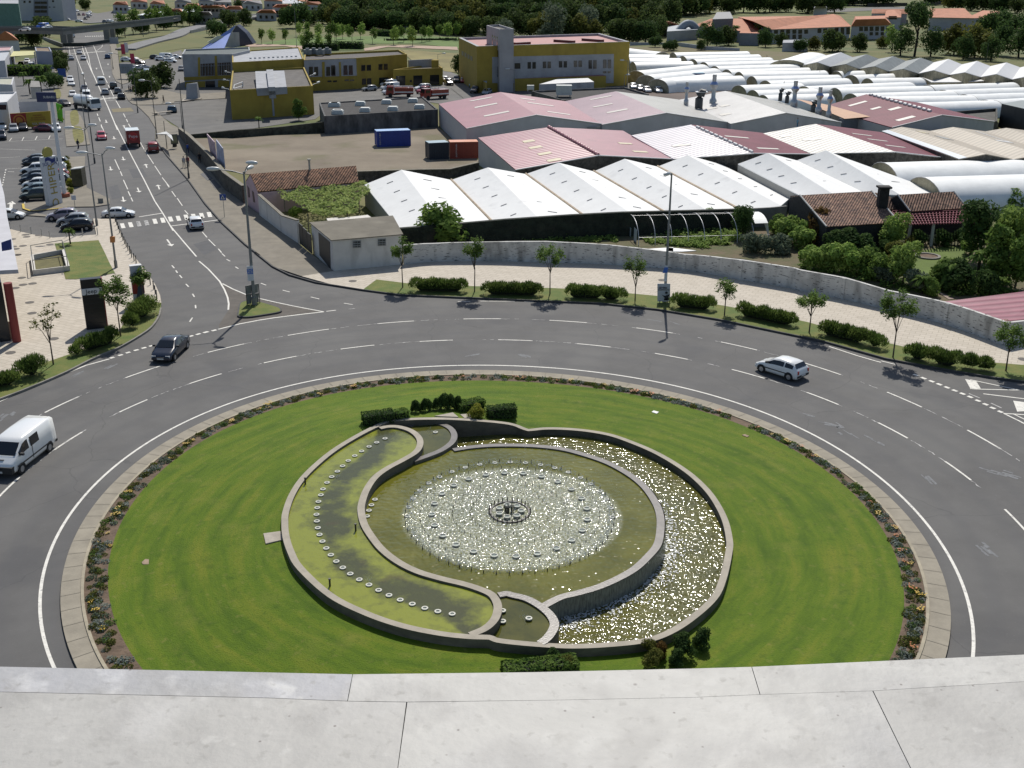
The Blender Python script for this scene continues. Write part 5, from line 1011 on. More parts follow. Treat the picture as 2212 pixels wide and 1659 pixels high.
fr=MB();C4=[g(*px('A1',855,1130),hA-.1),g(*px('A1',975,1095),hA-.1),g(*px('A1',968,1045),hA-.1),g(*px('A1',862,1085),hA-.1)]
for i in range(4):fr.tube([C4[i],C4[(i+1)%4]],.08,4)
fr.tube([C4[1],C4[1]+Vector((0,0,.8))],.08,4);fr.build('roof_frame',m_pipe,t,True)
for(n,x0,y0,x1,y1)in(('A1',815,928,740,912),('A1',800,1030,722,1018),('A1',795,1140,703,1120),('A1',1825,965,1900,940),('A1',1860,1080,1950,1048)):
 a=g(*px(n,x0,y0),hA-.3);b=g(*px(n,x1,y1),hA);mb=MB();mb.tube([a,b],.06,5);mb.tube([a.lerp(b,.65)+Vector((0,0,.05)),b+Vector((0,0,.05))],.2,6);mb.build('wall_lamp',m_pipe,t,True)
hB=hA+2.2
t,P=boxb('fire_station','grey and ochre long block with dark ribbon windows beside the car park','building',[('A1',195,690),('A1',835,690),('A1',1060,640),('A1',1055,600),('A1',230,630)],hB,m_conl,mat('felt_teal',(.07,.09,.09),.8,.2,1),.4)
A_,B_=[Vector((*g(*px('A1',x,y),hB).xy,0))for x,y in((195,690),(835,690))]
facade(t,A_,B_,[[('A1',438,968),('A1',632,960),('A1',625,805),('A1',435,815)],[('A1',655,958),('A1',815,952),('A1',815,795),('A1',650,803)]],'window',m_wfr,.05,.1,m_win,'pane')
mu=MB();
for x0,x1,y0,y1 in((438,628,812,966),(655,815,800,956)):
 for k in range(5):
  xx=x0+(x1-x0)*(k+.5)/5;mu.tube([onplane(px('A1',xx,y0),A_,B_)+Vector((0,-.2,0)),onplane(px('A1',xx,y1),A_,B_)+Vector((0,-.2,0))],.07,4)
 mu.tube([onplane(px('A1',x0,y0+30),A_,B_)+Vector((0,-.2,0)),onplane(px('A1',x1,y0+28),A_,B_)+Vector((0,-.2,0))],.07,4)
mu.build('mullions',m_conl,t,True)
facade(t,A_,B_,[[('A1',402,970),('A1',430,970),('A1',425,730),('A1',398,732)],[('A1',620,970),('A1',650,970),('A1',640,712),('A1',612,714)],[('A1',225,1030),('A1',820,1000),('A1',820,958),('A1',220,985)]],'ochre_band',m_yel,.12,.2)
facade(t,A_,B_,[[('A1',240,1185),('A1',490,1160),('A1',495,1035),('A1',235,1045)],[('A1',655,1150),('A1',800,1140),('A1',800,1020),('A1',655,1025)]],'ochre_panel',m_yel,.06,.1)
facade(t,A_,B_,[[('A1',498,1150),('A1',620,1145),('A1',615,1030),('A1',498,1035)]],'door',m_win,.07,.1)
t,P=boxb('fire_station','ochre parapet block with pale roof strip right of the ribbon windows','building',[('A1',835,795),('A1',1750,750),('A1',1690,600),('A1',1070,640),('A1',835,700)],hB-.4,m_yel,m_conl,.3)
mb=MB()
for k in range(11):
 p=g(*px('A1',1070+k*58,745-k*2.6),hB-.2);mb.box(p,(.5,.2,.3))
mb.build('roof_posts',m_conl,t,True)
hC=hB-.6
t,P=boxb('fire_station','long two storey wing with grey upper bays and ochre right end','building',[('A1',1750,765),('A2',290,740),('A2',940,690),('A2',840,635),('A1',1760,690)],hC,m_yel,mat('felt_dark',(.09,.08,.075),.9,.2,1),.5)
A_,B_=[Vector((*g(*px(*c),hC).xy,0))for c in(('A1',1750,765),('A2',290,740))]
facade(t,A_,B_,[[('A1',1760,985),('A2',300,965),('A2',290,745),('A1',1752,770)]],'grey_panel',m_conl,.05,.1)
w=[]
for x in(1815,1882,2035,2102):w.append([('A1',x,970),('A1',x+52,968),('A1',x+50,850),('A1',x,852)])
for x in(128,195,-30):w.append([('A2',x,958),('A2',x+55,956),('A2',x+50,832),('A2',x,834)])
facade(t,A_,B_,w,'window',m_wfr,.08,.1,m_win,'pane')
facade(t,A_,B_,[[('A1',x,990),('A1',x+32,988),('A1',x+28,790),('A1',x-4,792)]for x in(1985,)]+[[('A2',78,980),('A2',100,980),('A2',92,790),('A2',70,792)]],'ochre_pier',m_yel,.15,.2)
facade(t,A_,B_,[[('A1',x,1050),('A1',x+50,1047),('A1',x+50,1025),('A1',x,1028)]for x in(1850,2052,2122)]+[[('A2',x,1035),('A2',x+52,1032),('A2',x+52,1012),('A2',x,1015)]for x in(145,212)],'slit_window',m_win,.05,.08)
A_,B_=[Vector((*g(*px(*c),hC).xy,0))for c in(('A2',290,740),('A2',940,690))]
facade(t,A_,B_,[rect('A2',355,830,408,908,-4),rect('A2',425,828,480,905,-4),rect('A2',575,818,627,895,-4),rect('A2',643,816,693,892,-4),rect('A2',365,1003,417,1082,-4),rect('A2',430,1000,485,1078,-4)],'window',m_wfr,.06,.1,m_win,'pane')
facade(t,A_,B_,[rect('A2',585,990,702,1085,-4)],'door',m_win,.06,.1)
hD=hgt(px('A2',1400,1085),px('A2',1395,868))
t,P=boxb('fire_station','low ochre garage wing with three dark doors facing the parked cars','building',[('A2',760,890),('A2',1395,865),('A2',1320,815),('A2',945,860)],hD,m_yel,m_conr,.4)
A_,B_=[Vector((*g(*px(*c),hD).xy,0))for c in(('A2',760,890),('A2',1395,865))]
facade(t,A_,B_,[rect('A2',798,970,918,1095,-5),rect('A2',1020,965,1135,1088,-5),rect('A2',1232,958,1350,1082,-5)],'garage_door',m_win,.05,.1)
facade(t,A_,B_,[rect('A2',975,1020,1003,1050)],'window',m_win,.05,.1)
p=g(*px('A2',1300,850),hD);mb=MB();mb.box((p.x,p.y,hD+.6),(1.8,1.8,2.2));mb.build('chimney',m_yel,t,True)
mb=MB();a,b=[g(*px('A2',x,y),hD)for x,y in((945,862),(1265,845))];mb.wall([a+Vector((0,3,0)),b+Vector((0,3,0))],.3,hD-.5,hD+1.6);mb.build('roof_screen',m_conl,t,True)
for i,(x,y)in enumerate(((1800,690),(1880,685),(1960,690),(2050,680))):
 p=g(*px('A1',x,y),hC);mb=MB();mb.box((p.x,p.y,hC+.5),(2,1.4,1.2));mb.tube([(p.x,p.y,hC+1),(p.x,p.y,hC+1.5)],.5,8);tag(mb.build('roof_unit',mat('unit_grey',(.2,.22,.22),.7,.3,2)),('roof fan unit nearest the ribbon window block','second roof fan unit on the long wing','third roof fan unit on the long wing','roof fan unit beside the pale plant box')[i],'fan unit')
hE=hgt(px('B2',1335,-20),px('A2',1335,1390))
hE=3.4
m_stain=mat('stained_wall',(.1,.1,.1),.95,.5,.7,detail=8,stretch=(1,1,.4));m_tar=mat('tar_roof',(.045,.042,.04),.95,.2,.6)
t,P=boxb('depot','low stained concrete depot with black roof and boxy skylights','building',[('A1',2010,1480),('A2',1335,1395),('A2',1145,1235),('A1',1945,1310)],hE,m_stain,m_tar,.25,pm=m_stain)
m_skyb=mat('skylight_box',(.5,.52,.5),.6,.1,3)
for n,x,y in(('A1',2130,1345),('A1',2190,1440),('A2',25,1345),('A2',50,1435),('A2',345,1330),('A2',405,1410),('A2',680,1308),('A2',760,1395),('A2',1015,1290),('A2',1100,1370)):
 p=g(*px(n,x,y),hE);mb=MB();c=Vector((p.x,p.y,hE-.2));q=lambda r,z:[c+Vector((sx_*r,sy*r*.9,z))for sx_,sy in((-1,-1),(1,-1),(1,1),(-1,1))];mb.hexa(q(1.0,0),q(.95,.6));mb.hexa(q(.88,.6),q(.8,.78));mb.build('skylight',m_skyb,t,True)
hF=hgt(px('A3',1640,1090),px('A3',1655,530))
m_redr=mat('red_roof',(.33,.13,.12),.7,.1,.5)
t,P=boxb('fire_station','big ochre hall with red roof and pale window band beside the tower','building',[('A2',1830,590),('A3',1655,530),('A3',1270,425),('A2',1600,480)],hF,m_yel,m_redr,.6,inset=.8,pm=m_conl)
A_,B_=[Vector((*g(*px(*c),hF).xy,0))for c in(('A2',1830,590),('A3',1655,530))]
facade(t,A_,B_,[[('A3',-100,1060),('A3',1448,1060),('A3',1452,688),('A3',-100,728)]],'pale_band',m_conl,.06,.12)
w=[]
for i,x in enumerate((350,412,545,605,750,810,940,1000,1128,1187,1314,1373)):
 k=int(i/2);yt=792-k*6.3;yb=[877,870,862,855,877,870][k];w.append([('A3',x,yb),('A3',x+43,yb-1),('A3',x+43,yt-1),('A3',x,yt)])
w.append([('A3',185,877),('A3',258,876),('A3',258,805),('A3',185,806)])
facade(t,A_,B_,w,'window',m_win,.12,.1)
facade(t,A_,B_,[rect('A3',1312,908,1356,934),rect('A3',1372,907,1412,933)],'vent_window',m_win,.12,.1)
for(x0,y0,x1,y1)in((185,545,375,535),(700,505,945,520),(1060,490,1310,508)):
 a,b=g(*px('A3',x0,y0),hF),g(*px('A3',x1,y1),hF);c=(a+b)/2;mb=MB();mb.box((c.x,c.y,hF-.3),((b-a).length,1.2,.7),math.atan2(b.y-a.y,b.x-a.x));mb.build('roof_light',mat('roof_light_dark',(.12,.03,.03),.6),t,True)
A_,B_=[Vector((*g(*px(*c),hF).xy,0))for c in(('A2',1600,480),('A2',1830,590))]
facade(t,A_,B_,[[('A2',1640+i*37,700+i*21),('A2',1665+i*37,715+i*21),('A2',1665+i*37,663+i*21),('A2',1640+i*37,648+i*21)]for i in range(4)],'window',mat('window_grey',(.15,.14,.1),.5),.06,.1)
hT=hgt(px('A3',100,1172),px('A3',85,365));
m_tow=mat('tower_concrete',(.36,.35,.36),.85,.08,.4,detail=7);overlay(m_tow,'noise',(.25,.25,.25),.5,.55,.75,.5,stretch=(1,1,.2),detail=7)
t,P=boxb('drill_tower','tall pale concrete drill tower with narrow slit windows','tower',[('A2',1955,322),('A2',2120,372),('A3',175,368),('A3',-10,312)],hT,m_tow,m_conr,.5)
A_,B_=[Vector((*g(*px(*c),hT).xy,0))for c in(('A2',1955,322),('A2',2120,372))]
sl=[]
for x,y0,y1 in((2025,445,570),(2055,455,525),(2085,465,600),(2028,630,705),(2055,640,775),(2092,640,730),(2028,815,945),(2062,830,900),(2092,845,980),(2035,1055,1165)):sl.append([('A2',x,y1),('A2',x+12,y1+3),('A2',x+12,y0+3),('A2',x,y0)])
facade(t,A_,B_,sl,'slit_window',m_win,.04,.08)
hG2=hgt(px('A3',1355,1110),px('A3',1350,968));hG2=max(hG2,3)
t,P=boxb('annex','low ochre annex with red roof and black solar panels before the hall','building',[('A3',190,1005),('A3',1355,968),('A3',1060,880),('A3',185,905)],hG2,m_yel,m_redr,.0)
for i,(x,y)in enumerate(((250,975),(390,965),(460,940),(590,945),(700,935),(840,940))):
 p=g(*px('A3',x,y),hG2);mb=MB();a=p+Vector((-2.2,-1.3,.1));mb.quadth([p+Vector((-2.4,-1.5,.15)),p+Vector((2.4,-1.5,.15)),p+Vector((2.1,1.6,1.3)),p+Vector((-2.7,1.6,1.3))],.08);mb.build('solar_panel',mat('solar_black',(.01,.011,.015),.2),t,True)
p=g(*px('A3',710,1050),0);mb=MB();zc=hgt(px('A3',710,1055),px('A3',710,845));mb.box((p.x,p.y,zc/2),(2.2,1.2,zc));tag(mb.build('chimney',m_conl),'tall square pale flue standing before the low ochre annex','chimney')
t,P=boxb('outbuilding','grey outbuilding with white roof in front of the low annex','building',[('A3',500,1075),('A3',1200,1045),('A3',1125,995),('A3',740,1005)],3.0,m_conl,mat('white_roof',(.6,.6,.6),.7))
t,P=boxb('depot','flat dark roofed depot between the annex and the pinkish warehouse','building',[('A3',800,1275),('A3',1900,1200),('A3',1590,1110),('A3',400,1160)],2.6,m_stain,m_tar,.4)
for n,x,y,s,lb in(('A3',815,1215,1.7,'big white air conditioning box on the dark depot roof'),('A3',390,1140,.8,'small white box at the corner of the dark depot roof')):
 p=g(*px(n,x,y),2.6);mb=MB();mb.box((p.x,p.y,2.4+s*.8),(s*2,s*1.3,s*1.2));mb.box((p.x-s*.8,p.y,2.5),(.15,s,.6));mb.box((p.x+s*.8,p.y,2.5),(.15,s,.6));mb.box((p.x+s*.3,p.y-s*.66,2.4+s*.8),(s,.06,s*.7));tag(mb.build('roof_unit',m_skyb),lb,'fan unit')
t,P=boxb('hut','small ochre gate hut between the drill tower and parked cars','building',[('A2',1815,985),('A2',1960,1060),('A2',1960,965),('A2',1920,935)],2.8,m_yel,m_conl)
# ---------- blue pyramid hall behind the long block
m_bl=mat('blue_panel',(.12,.2,.5),.5,.1,.3);m_navy=mat('navy_panel',(.015,.02,.06),.5);m_cream=mat('cream_panel',(.5,.48,.3),.7)
t=thing('pavilion','steep blue and cream sail shaped pavilion behind the long grey block','building',K('A1',730,640))
ap=hgt(px('A1',880,640),px('A1',880,320));base=K('A1',400,640);A_=g(*px('A1',880,320),ap)
bl,br,bb=K('A1',400,650),K('A1',735,650),K('A1',1100,570)
apx=onplane(px('A1',880,320),bl,bb);ed=onplane(px('A1',825,410),bl,bb);
mb=MB();mb.quadth([bl,br+Vector((0,-2,0)),ed+Vector((0,-.6,0)),apx],.3);mb.build('sail_roof',m_bl,t,True)
q=[onplane(px('A1',*c),bl,bb)+Vector((0,-1.3,0))for c in((530,535),(625,552),(745,458),(655,455))];mb=MB();mb.quadth(q,.2);mb.build('cream_panel',m_cream,t,True)
q=[onplane(px('A1',*c),bl,bb)for c in((740,600),(935,600),(925,410),(825,412))];mb=MB();mb.quadth(q,.5);mb.build('wall',m_conl,t,True)
q=[onplane(px('A1',*c),bl,bb)+Vector((0,.8,0))for c in((930,590),(1095,560),(1000,420),(885,322),(830,405))];mb=MB();d=Vector((0,6,0));mb.hexa([p+d for p in q],q);mb.build('side_wall',m_navy,t,True)
# ------------ plastic tunnels
m_plas=mat('tunnel_plastic',(.78,.79,.77),.5,.06,.5,spec=.4,detail=6);overlay(m_plas,'noise',(.5,.52,.52),.25,.55,.75,.4,stretch=(.6,3,3),detail=5)
m_end=mat('tunnel_end',(.32,.29,.2),.9,.3,1,detail=6);m_hoop=mat('tunnel_hoop',(.3,.3,.3),.5)
TUN=[]
def tunnel(label,n1,x1,y1,n2,x2,y2,h=3.1,r=3.6,group='plastic tunnels',ends=True,n=14,m=None,s=None):
 a,b=g(*px(n1,x1,y1),h),g(*px(n2,x2,y2),h);a.z=b.z=0;d=(b-a);L=d.length;rz=math.atan2(d.y,d.x)
 t=thing('polytunnel',label,'polytunnel',a,rz,group);mb=MB();k=max(2,int(L/3));vs=[]
 rr=random.Random(int(x1*7+y1))
 for i in range(k+1):
  sag=rr.uniform(-.03,.03)
  for j in range(n+1):
   w=math.pi*j/n;vs.append((L*i/k,-r*math.cos(w),(h+sag)*max(0,math.sin(w))**.75))
 mb.add(vs,[(i*(n+1)+j,i*(n+1)+j+1,(i+1)*(n+1)+j+1,(i+1)*(n+1)+j)for i in range(k)for j in range(n)],0,True);mb.f=[f[::-1]for f in mb.f];mb.build('cover',m or m_plas,t)
 for X in(0.02,L-.02):
  mb=MB();mb.add([(X,-r*math.cos(math.pi*j/n),h*max(0,math.sin(math.pi*j/n))**.75)for j in range(n+1)],[tuple(range(n+1))]);mb.build('end_wall',m_end,t)
  mb=MB();mb.tube([(X-.03,-r*math.cos(math.pi*j/n),h*max(0,math.sin(math.pi*j/n))**.75)for j in range(n+1)],.07,4);mb.build('hoop',m_hoop,t)
 return t
where=['farthest','second farthest','third','fourth','fifth','sixth','seventh','eighth','nearest']
for i,(x1,y1,x2,y2)in enumerate(((85,670,1030,655),(210,715,1170,695),(340,755,1320,732),(480,795,1485,770),(620,845,1650,818),(775,888,1830,862),(930,920,2015,900),(1095,975,2190,955),(1270,1030,2300,1000))):tunnel('%s plastic tunnel of the staggered middle field with a tan end wall'%where[i],'A4',x1,y1,'A4',x2,y2)
for i,(n1,x1,y1,x2,y2)in enumerate((('A3',1640,618,-60,665),('A3',1640,690,42,700),('A3',1650,738,178,742),('A3',1700,790,315,780),('A3',1745,905,455,822),('A3',1875,960,612,872),('A3',2020,1010,765,925),('A4',-70,1000,945,968))):tunnel('%s plastic tunnel of the left field next to the ochre hall'%where[i],n1,x1,y1,'A4',x2,y2)
for i,(n1,x1,y1,n2,x2,y2)in enumerate((('A4',930,1092,'A4',1700,1060),('A4',1110,1152,'A4',1905,1130),('A4',1240,1215,'A4',2080,1195))):tunnel(('upper','middle','lowest')[i]+' plastic tunnel just behind the white and grey warehouse ridge','A4',x1,y1,'A4',x2,y2)
for i,(x1,y1,x2,y2)in enumerate(((45,825,605,815),(215,870,805,848),(405,908,1015,898))):tunnel(('farthest','middle','nearest')[i]+' short plastic tunnel below the grey peaked roofs','A5',x1,y1,'A5',x2,y2)
for i,(x1,y1,x2,y2)in enumerate(((-330,1000,885,948),(30,1020,1110,995),(215,1085,1375,1050),(500,1120,1615,1105),(900,1190,1880,1162))):tunnel('%s plastic tunnel of the right field left of the dark arches'%where[i],'A5',x1,y1,'A5',x2,y2)
for i,(x1,y1,x2,y2)in enumerate(((1100,985,2085,955),(1290,1043,2350,1008),(1530,1095,2500,1065),(1770,1157,2650,1120))):tunnel('%s plastic tunnel with dark open arch at the right edge'%where[i],'A5',x1,y1,'A5',x2,y2)
tunnel('large far plastic tunnel with doored end wall at the right edge','B5',600,423,'B5',2800,375,4.2,5.2)
tunnel('large near plastic tunnel with doored end wall at the right edge','B5',1070,595,'B5',2900,545,4.2,5.2)
m_grnet=mat('grey_net_roof',(.2,.22,.22),.7,.15,.5);m_whn=mat('white_net_roof',(.62,.62,.62),.6,.05,1)
far=[('A4',1990,715),('A5',90,605),('A5',222,662),('A5',385,628),('A5',528,680),('A5',695,650),('A5',840,705),('A5',1010,668),('A5',1165,720),('A5',1335,682),('A5',1490,745),('A5',1665,705),('A5',1820,765),('A5',2005,722),('A5',2165,780),('A5',2350,735),('A5',2500,800)]
near=[('A4',1740,830),('A4',1920,790),('A4',2090,850),('A5',145,740),('A5',300,795),('A5',480,765),('A5',640,825),('A5',810,795),('A5',985,850),('A5',1165,810),('A5',1345,865),('A5',1525,835),('A5',1705,890),('A5',1890,855),('A5',2070,918),('A5',2250,880),('A5',2400,940)]
ms_=[m_whn,m_whn,m_grnet,m_grnet,m_grnet,m_grnet,m_grnet,m_grnet]+[m_whn]*8
gable('net_house','long row of grey and white peaked net houses behind the tunnels','greenhouse',far,near,3.2,5.2,m_end,ms_)
tunnel('broad white domed net house left of the peaked roofs','A4',1870,670,'A4',1560,765,4.2,6.5,group=None)
gable('net_house','small white flat pitched tunnel with faded bands before the peaked roofs','greenhouse',[('A5',1010,885),('A5',1400,862),('A5',1740,900)],[('A5',1135,950),('A5',1500,948),('A5',1765,935)],2.6,2.7,m_end,[m_whn])
m_gal=mat('galv_tube',(.5,.5,.5),.4,metal=.3)
t=thing('hoop_frame','bare metal hoop frame of an uncovered tunnel in the vegetable plot','frame',K('B4',0,1500))
def hoop(c,wd,h,ax):
 s=Vector((-ax.y,ax.x,0));return[c+s*(-wd*math.cos(math.pi*j/12))+Vector((0,0,h*math.sin(math.pi*j/12)**.8))for j in range(13)]
e0=(K('B3',1835,1520)+K('B3',1530,1330))/2;e1=(K('B4',1365,1480)+K('B4',1010,1290))/2;ax=(e1-e0).normalized();hh=2.7;wd=(K('B3',1835,1520)-K('B3',1530,1330)).length/2*.95
for i in range(8):
 c=e0.lerp(e1,i/8);mb=MB();mb.tube(hoop(c,wd,hh,ax),.045,5);mb.build('hoop',m_gal,t,True)
for j in(1,6,8):
 mb=MB();mb.tube([hoop(e0,wd,hh,ax)[j],hoop(e1,wd,hh,ax)[j]],.022,4);mb.build('rail',m_gal,t,True)
mb=MB();H0=hoop(e1,wd,hh,ax);H1=hoop(e1-ax*1.6,wd*1.02,hh,ax);mb.add(H0[3:11]+H1[3:11],[(j,j+1,9+j,8+j)for j in range(7)],0,True);mb.add(H0+[H0[0]],[(0,3,5,6)]);mb.build('torn_plastic',m_plas,t,True)
mb=MB();s=Vector((-ax.y,ax.x,0));mb.add([e0+s*wd*.1,e0+s*wd*.9,e0+s*wd*.9+Vector((0,0,1.1)),e0+s*wd*.1+Vector((0,0,1.1))],[(0,1,2,3)]);mb.add([e0-s*wd*.7,e0-s*wd*.3,e0-s*wd*.3+Vector((0,0,1.6)),e0-s*wd*.7+Vector((0,0,1.6))],[(0,1,2,3)]);mb.build('end_sheet',mat('end_sheet_grey',(.45,.5,.5),.6),t,True)
for n,pts,lb in(('B3',[(1870,1560),(2050,1548),(2212,1538),(2212,1590),(1990,1590)],'white plastic sheet lying on the vegetable plot behind the wall'),('B4',[(0,1542),(150,1552),(380,1580),(200,1592),(0,1592)],'second white plastic sheet lying by the bare hoops')):
 mb=MB();mb.prism(KL(n,pts,.1),.0,.1);tag(mb.build('plastic_sheet',m_plas),lb,'sheet')
 # ------------ school and other far houses
m_orr=mat('orange_tile_far',(.44,.18,.1),.85,.14,.4,detail=6);m_sw=mat('school_wall',(.42,.42,.44),.9,.08,.4)
def hip(name,label,far,near,ridge,ze,zr,mw,mr,cat='building',group=None,wins=None):
 """eave corners nearL, nearR, farR, farL and ridge left, right (pixels)"""
 e=[g(*px(*c),ze)for c in near+far];r=[g(*px(*c),zr)for c in ridge];base=sum(e,Vector())/4;base.z=0
 t=thing(name,label,cat,base,group=group);mb=MB();mb.add(e+r,[(0,1,5,4),(1,2,5),(2,3,4,5),(3,0,4)]);mb.build('roof',mr,t,True)
 I=[p+(base-p)*.02 for p in e];mb=MB();mb.add([(p.x,p.y,-.05)for p in I]+[(p.x,p.y,ze)for p in I],[(i,(i+1)%4,4+(i+1)%4,4+i)for i in range(4)]);mb.build('wall',mw,t,True)
 if wins:facade(t,Vector((I[0].x,I[0].y,0)),Vector((I[1].x,I[1].y,0)),wins,'window',m_win,.08,.12)
 return t,e
W=[]
for x in(1370,1450,1525,1605,1680,1755):W.append(rect('A4',x,380 if x!=1370 else 385,x+48,432,-3))
for x in(1450,1525,1605,1680):W.append(rect('A4',x,442,x+44,498,-3))
for x in(1925,1998,2070,2140):W.append(rect('A4',x,365,x+48,422,-3))
hS=hgt(px('A4',1480,560),px('A4',1480,375))
hip('school','long school block with orange tile roof and rows of tall windows',[('A4',2212,200),('A4',900,215)],[('A4',1340,375),('A5',210,305)],[('A4',1080,262),('A5',0,162)],hS,hS+3.2,m_sw,m_orr,wins=W+[rect('A5',20,322,60,405,-2),rect('A5',85,320,125,402,-2),rect('A5',150,318,192,398,-2)])
W=[rect('A5',x,310-(x-300)*.012,x+42,360,-2)for x in(300,358,420,485,548,610)]+[rect('A5',x,372,x+36,410,-2)for x in(420,485,548)]
hip('school','second school block with orange tile roof left of the tall dark tree',[('A5',600,180),('A5',250,190)],[('A5',205,305),('A5',680,290)],[('A5',260,225),('A5',600,215)],hS,hS+2.8,m_sw,m_orr,wins=W)
hip('school','left school wing with orange hipped roof and grey turret',[('A4',1150,240),('A4',560,240)],[('A4',330,330),('A4',1180,420)],[('A4',600,235),('A4',900,235)],hS-1,hS+1.6,m_sw,m_orr,wins=None)
t,P=boxb('school','small slate turret rising over the left school wing','building',[('A4',585,245),('A4',850,235),('A4',810,150),('A4',640,155)],hS+3.5,mat('slate',(.16,.16,.17),.7,.1,1),mat('slate',(.16,.16,.17)))
t,P=boxb('school','low white school annex with flat roof in front of the windows','building',[('A4',1480,545),('A4',1800,545),('A4',1800,505),('A4',1490,510)],3,m_sw,m_conl)
t,P=boxb('school','grey wing wall below the small hipped roof of the school','building',[('A4',930,420),('A4',1180,425),('A4',1180,380),('A4',950,380)],4.5,mat('grey_school',(.25,.26,.3),.8,.08,1),m_orr)
t,P=boxb('school','white porch with curved canopy and columns left of the palms','building',[('A4',5,400),('A4',400,375),('A4',330,320),('A4',20,320)],4,m_sw,mat('canopy_grey',(.3,.33,.36),.7))
mb=MB();a=g(*px('A4',150,365),4.2);b=g(*px('A4',400,360),4.2);mb.tube([a.lerp(b,k/8)+Vector((0,0,3.2*math.sin(math.pi*k/8)-1.2))for k in range(9)],1.6,6);mb.build('canopy',mat('canopy_grey',(.3,.33,.36)),t,True)
hip('school','rear school hall with orange roof behind the tall dark tree',[('A5',860,105),('A5',450,105)],[('A5',440,155),('A5',860,160)],[('A5',480,103),('A5',840,108)],hS,hS+2,m_sw,m_orr)
hip('school','arched gym with a half round window and orange roof',[('A5',790,120),('A5',610,120)],[('A5',595,200),('A5',785,200)],[('A5',690,112),('A5',700,112)],hS+1,hS+3,m_sw,m_orr,wins=[rect('A5',640,185,735,225)])
hip('school','right school wing with orange roof stepping down to the white hall',[('A5',1500,95),('A5',1120,100)],[('A5',1110,200),('A5',1640,210)],[('A5',1180,98),('A5',1520,98)],hS+.5,hS+3.5,m_sw,m_orr)
hip('school','white sports hall with orange roof and strip windows at the far right',[('A5',1960,132),('A5',1740,120)],[('A5',1520,215),('A5',2040,192)],[('A5',1730,120),('A5',1960,130)],hS,hS+1.5,m_sw,m_orr,wins=[rect('A5',1652,235,1755,258,-3),rect('A5',1768,230,1870,255,-3),rect('A5',1883,224,1983,250,-3),rect('A5',1995,218,2052,244,-3)])
hip('house','small orange roofed house in the trees left of the school',[('A3',2150,270),('A3',2090,285)],[('A3',1960,330),('A3',2290,315)],[('A3',2120,275),('A3',2160,275)],4,6,m_sw,m_orr)
long_wall('school_wall','pale boundary wall between the tunnels and the school','wall',[('A3',1660,580),('A4',60,560),('A4',180,590),('A4',500,640),('A4',930,650)],[('A3',1660,540),('A4',60,545),('A4',160,545),('A4',500,590),('A4',930,615)],mat('pale_wall_far',(.36,.38,.42),.85,.1,.3),.4)
long_wall('park_wall','long grey wall between the park and the dark wood','wall',[('A1',2150,350),('A2',510,345),('A2',850,390),('A2',1300,420),('A2',1950,455)],[('A1',2150,330),('A2',520,295),('A2',850,325),('A2',1300,355),('A2',1950,400)],mat('pale_wall_far',(.36,.38,.42)),.5)
# ------------ top left: apartment block, overpass, ramp
hAp=26
t,P=boxb('apartment_block','white apartment tower cut by the top edge behind the overpass','building',[('A0',235,-330),('A0',830,-330),('A0',780,-370),('A0',235,-370)],hAp,mat('apartment_white',(.42,.43,.46),.85,.05,.3),m_conl)
a=K('A0',262,262);b=K('A0',820,268);
for o_ in[c for c in COL.objects if c.parent==t]:bpy.data.objects.remove(o_)
t.location=a;back=Vector((-(b-a).y,(b-a).x,0)).normalized();back=back if back.y>0 else-back;mb=MB();q=[a,b,b+back*14,a+back*14]
mb.prism(q,-.05,hAp);mb.build('wall',mat('apartment_white',(.42,.43,.46)),t,True)
facade(t,a,b,[rect('A0',300,8,325,38),rect('A0',368,8,394,36),rect('A0',665,2,690,28)],'window',m_win,.08,.1)
facade(t,a,b,[rect('A0',430,-60,615,265)],'stair_bay',mat('bay_grey',(.2,.21,.25),.8,.1,1),.1,.2)
facade(t,a,b,[rect('A0',445,20,515,48),rect('A0',520,20,600,48),rect('A0',445,75,515,110),rect('A0',520,75,600,110),rect('A0',445,130,515,160),rect('A0',520,130,600,160),rect('A0',445,205,610,262)],'window',m_win,.25,.1)
facade(t,a,b,[rect('A0',622,85,645,96),rect('A0',678,85,705,96)],'window',m_win,.06,.1)
t,P=boxb('office_block','grey green hall behind the apartment tower','building',[('A0',-200,40),('A0',235,45),('A0',235,0),('A0',-200,0)],12,mat('sea_green',(.12,.22,.2),.8,.1,1),m_conl)
m_over=mat('overpass_concrete',(.2,.2,.19),.9,.15,.3);
t=thing('overpass','concrete road overpass crossing the avenue at the top left','bridge',K('A0',1090,560));zO=6.2
L1=[g(*px('A0',x,y),zO)for x,y in((-300,400),(400,385),(800,400),(1100,370),(1420,330),(1720,300),(2212,240))]
for i in range(len(L1)):L1[i].z=0
far_=[p+Vector((0,11,0))for p in L1]
mb=MB();nL=len(L1)
vs=[(p.x,p.y,zO-1.2)for p in L1]+[(p.x,p.y,zO)for p in L1]+[(p.x,p.y,zO)for p in far_]+[(p.x,p.y,zO-1.2)for p in far_]
mb.add(vs,[(k*nL+i,k*nL+i+1,(k+1)*nL+i+1,(k+1)*nL+i)for k in range(3)for i in range(nL-1)]+[(3*nL+i,3*nL+i+1,i+1,i)for i in range(nL-1)]);mb.build('deck',m_over,t,True)
mb=MB();mb.wall(L1,.3,zO,zO+1.0);mb.wall(far_,.3,zO,zO+1.0);mb.build('railing',mat('rail_dark',(.1,.11,.11),.7),t,True)
for x,y in((825,555),(1375,525)):
 p=K('A0',x,y);mb=MB();mb.box((p.x,p.y,zO/2-.6),(2.2,1.2,zO-1.2));mb.build('pier',m_over,t,True)
 mb=MB();mb.box((p.x,p.y+6,zO/2-.6),(2.2,1.2,zO-1.2));mb.build('pier',m_over,t,True)
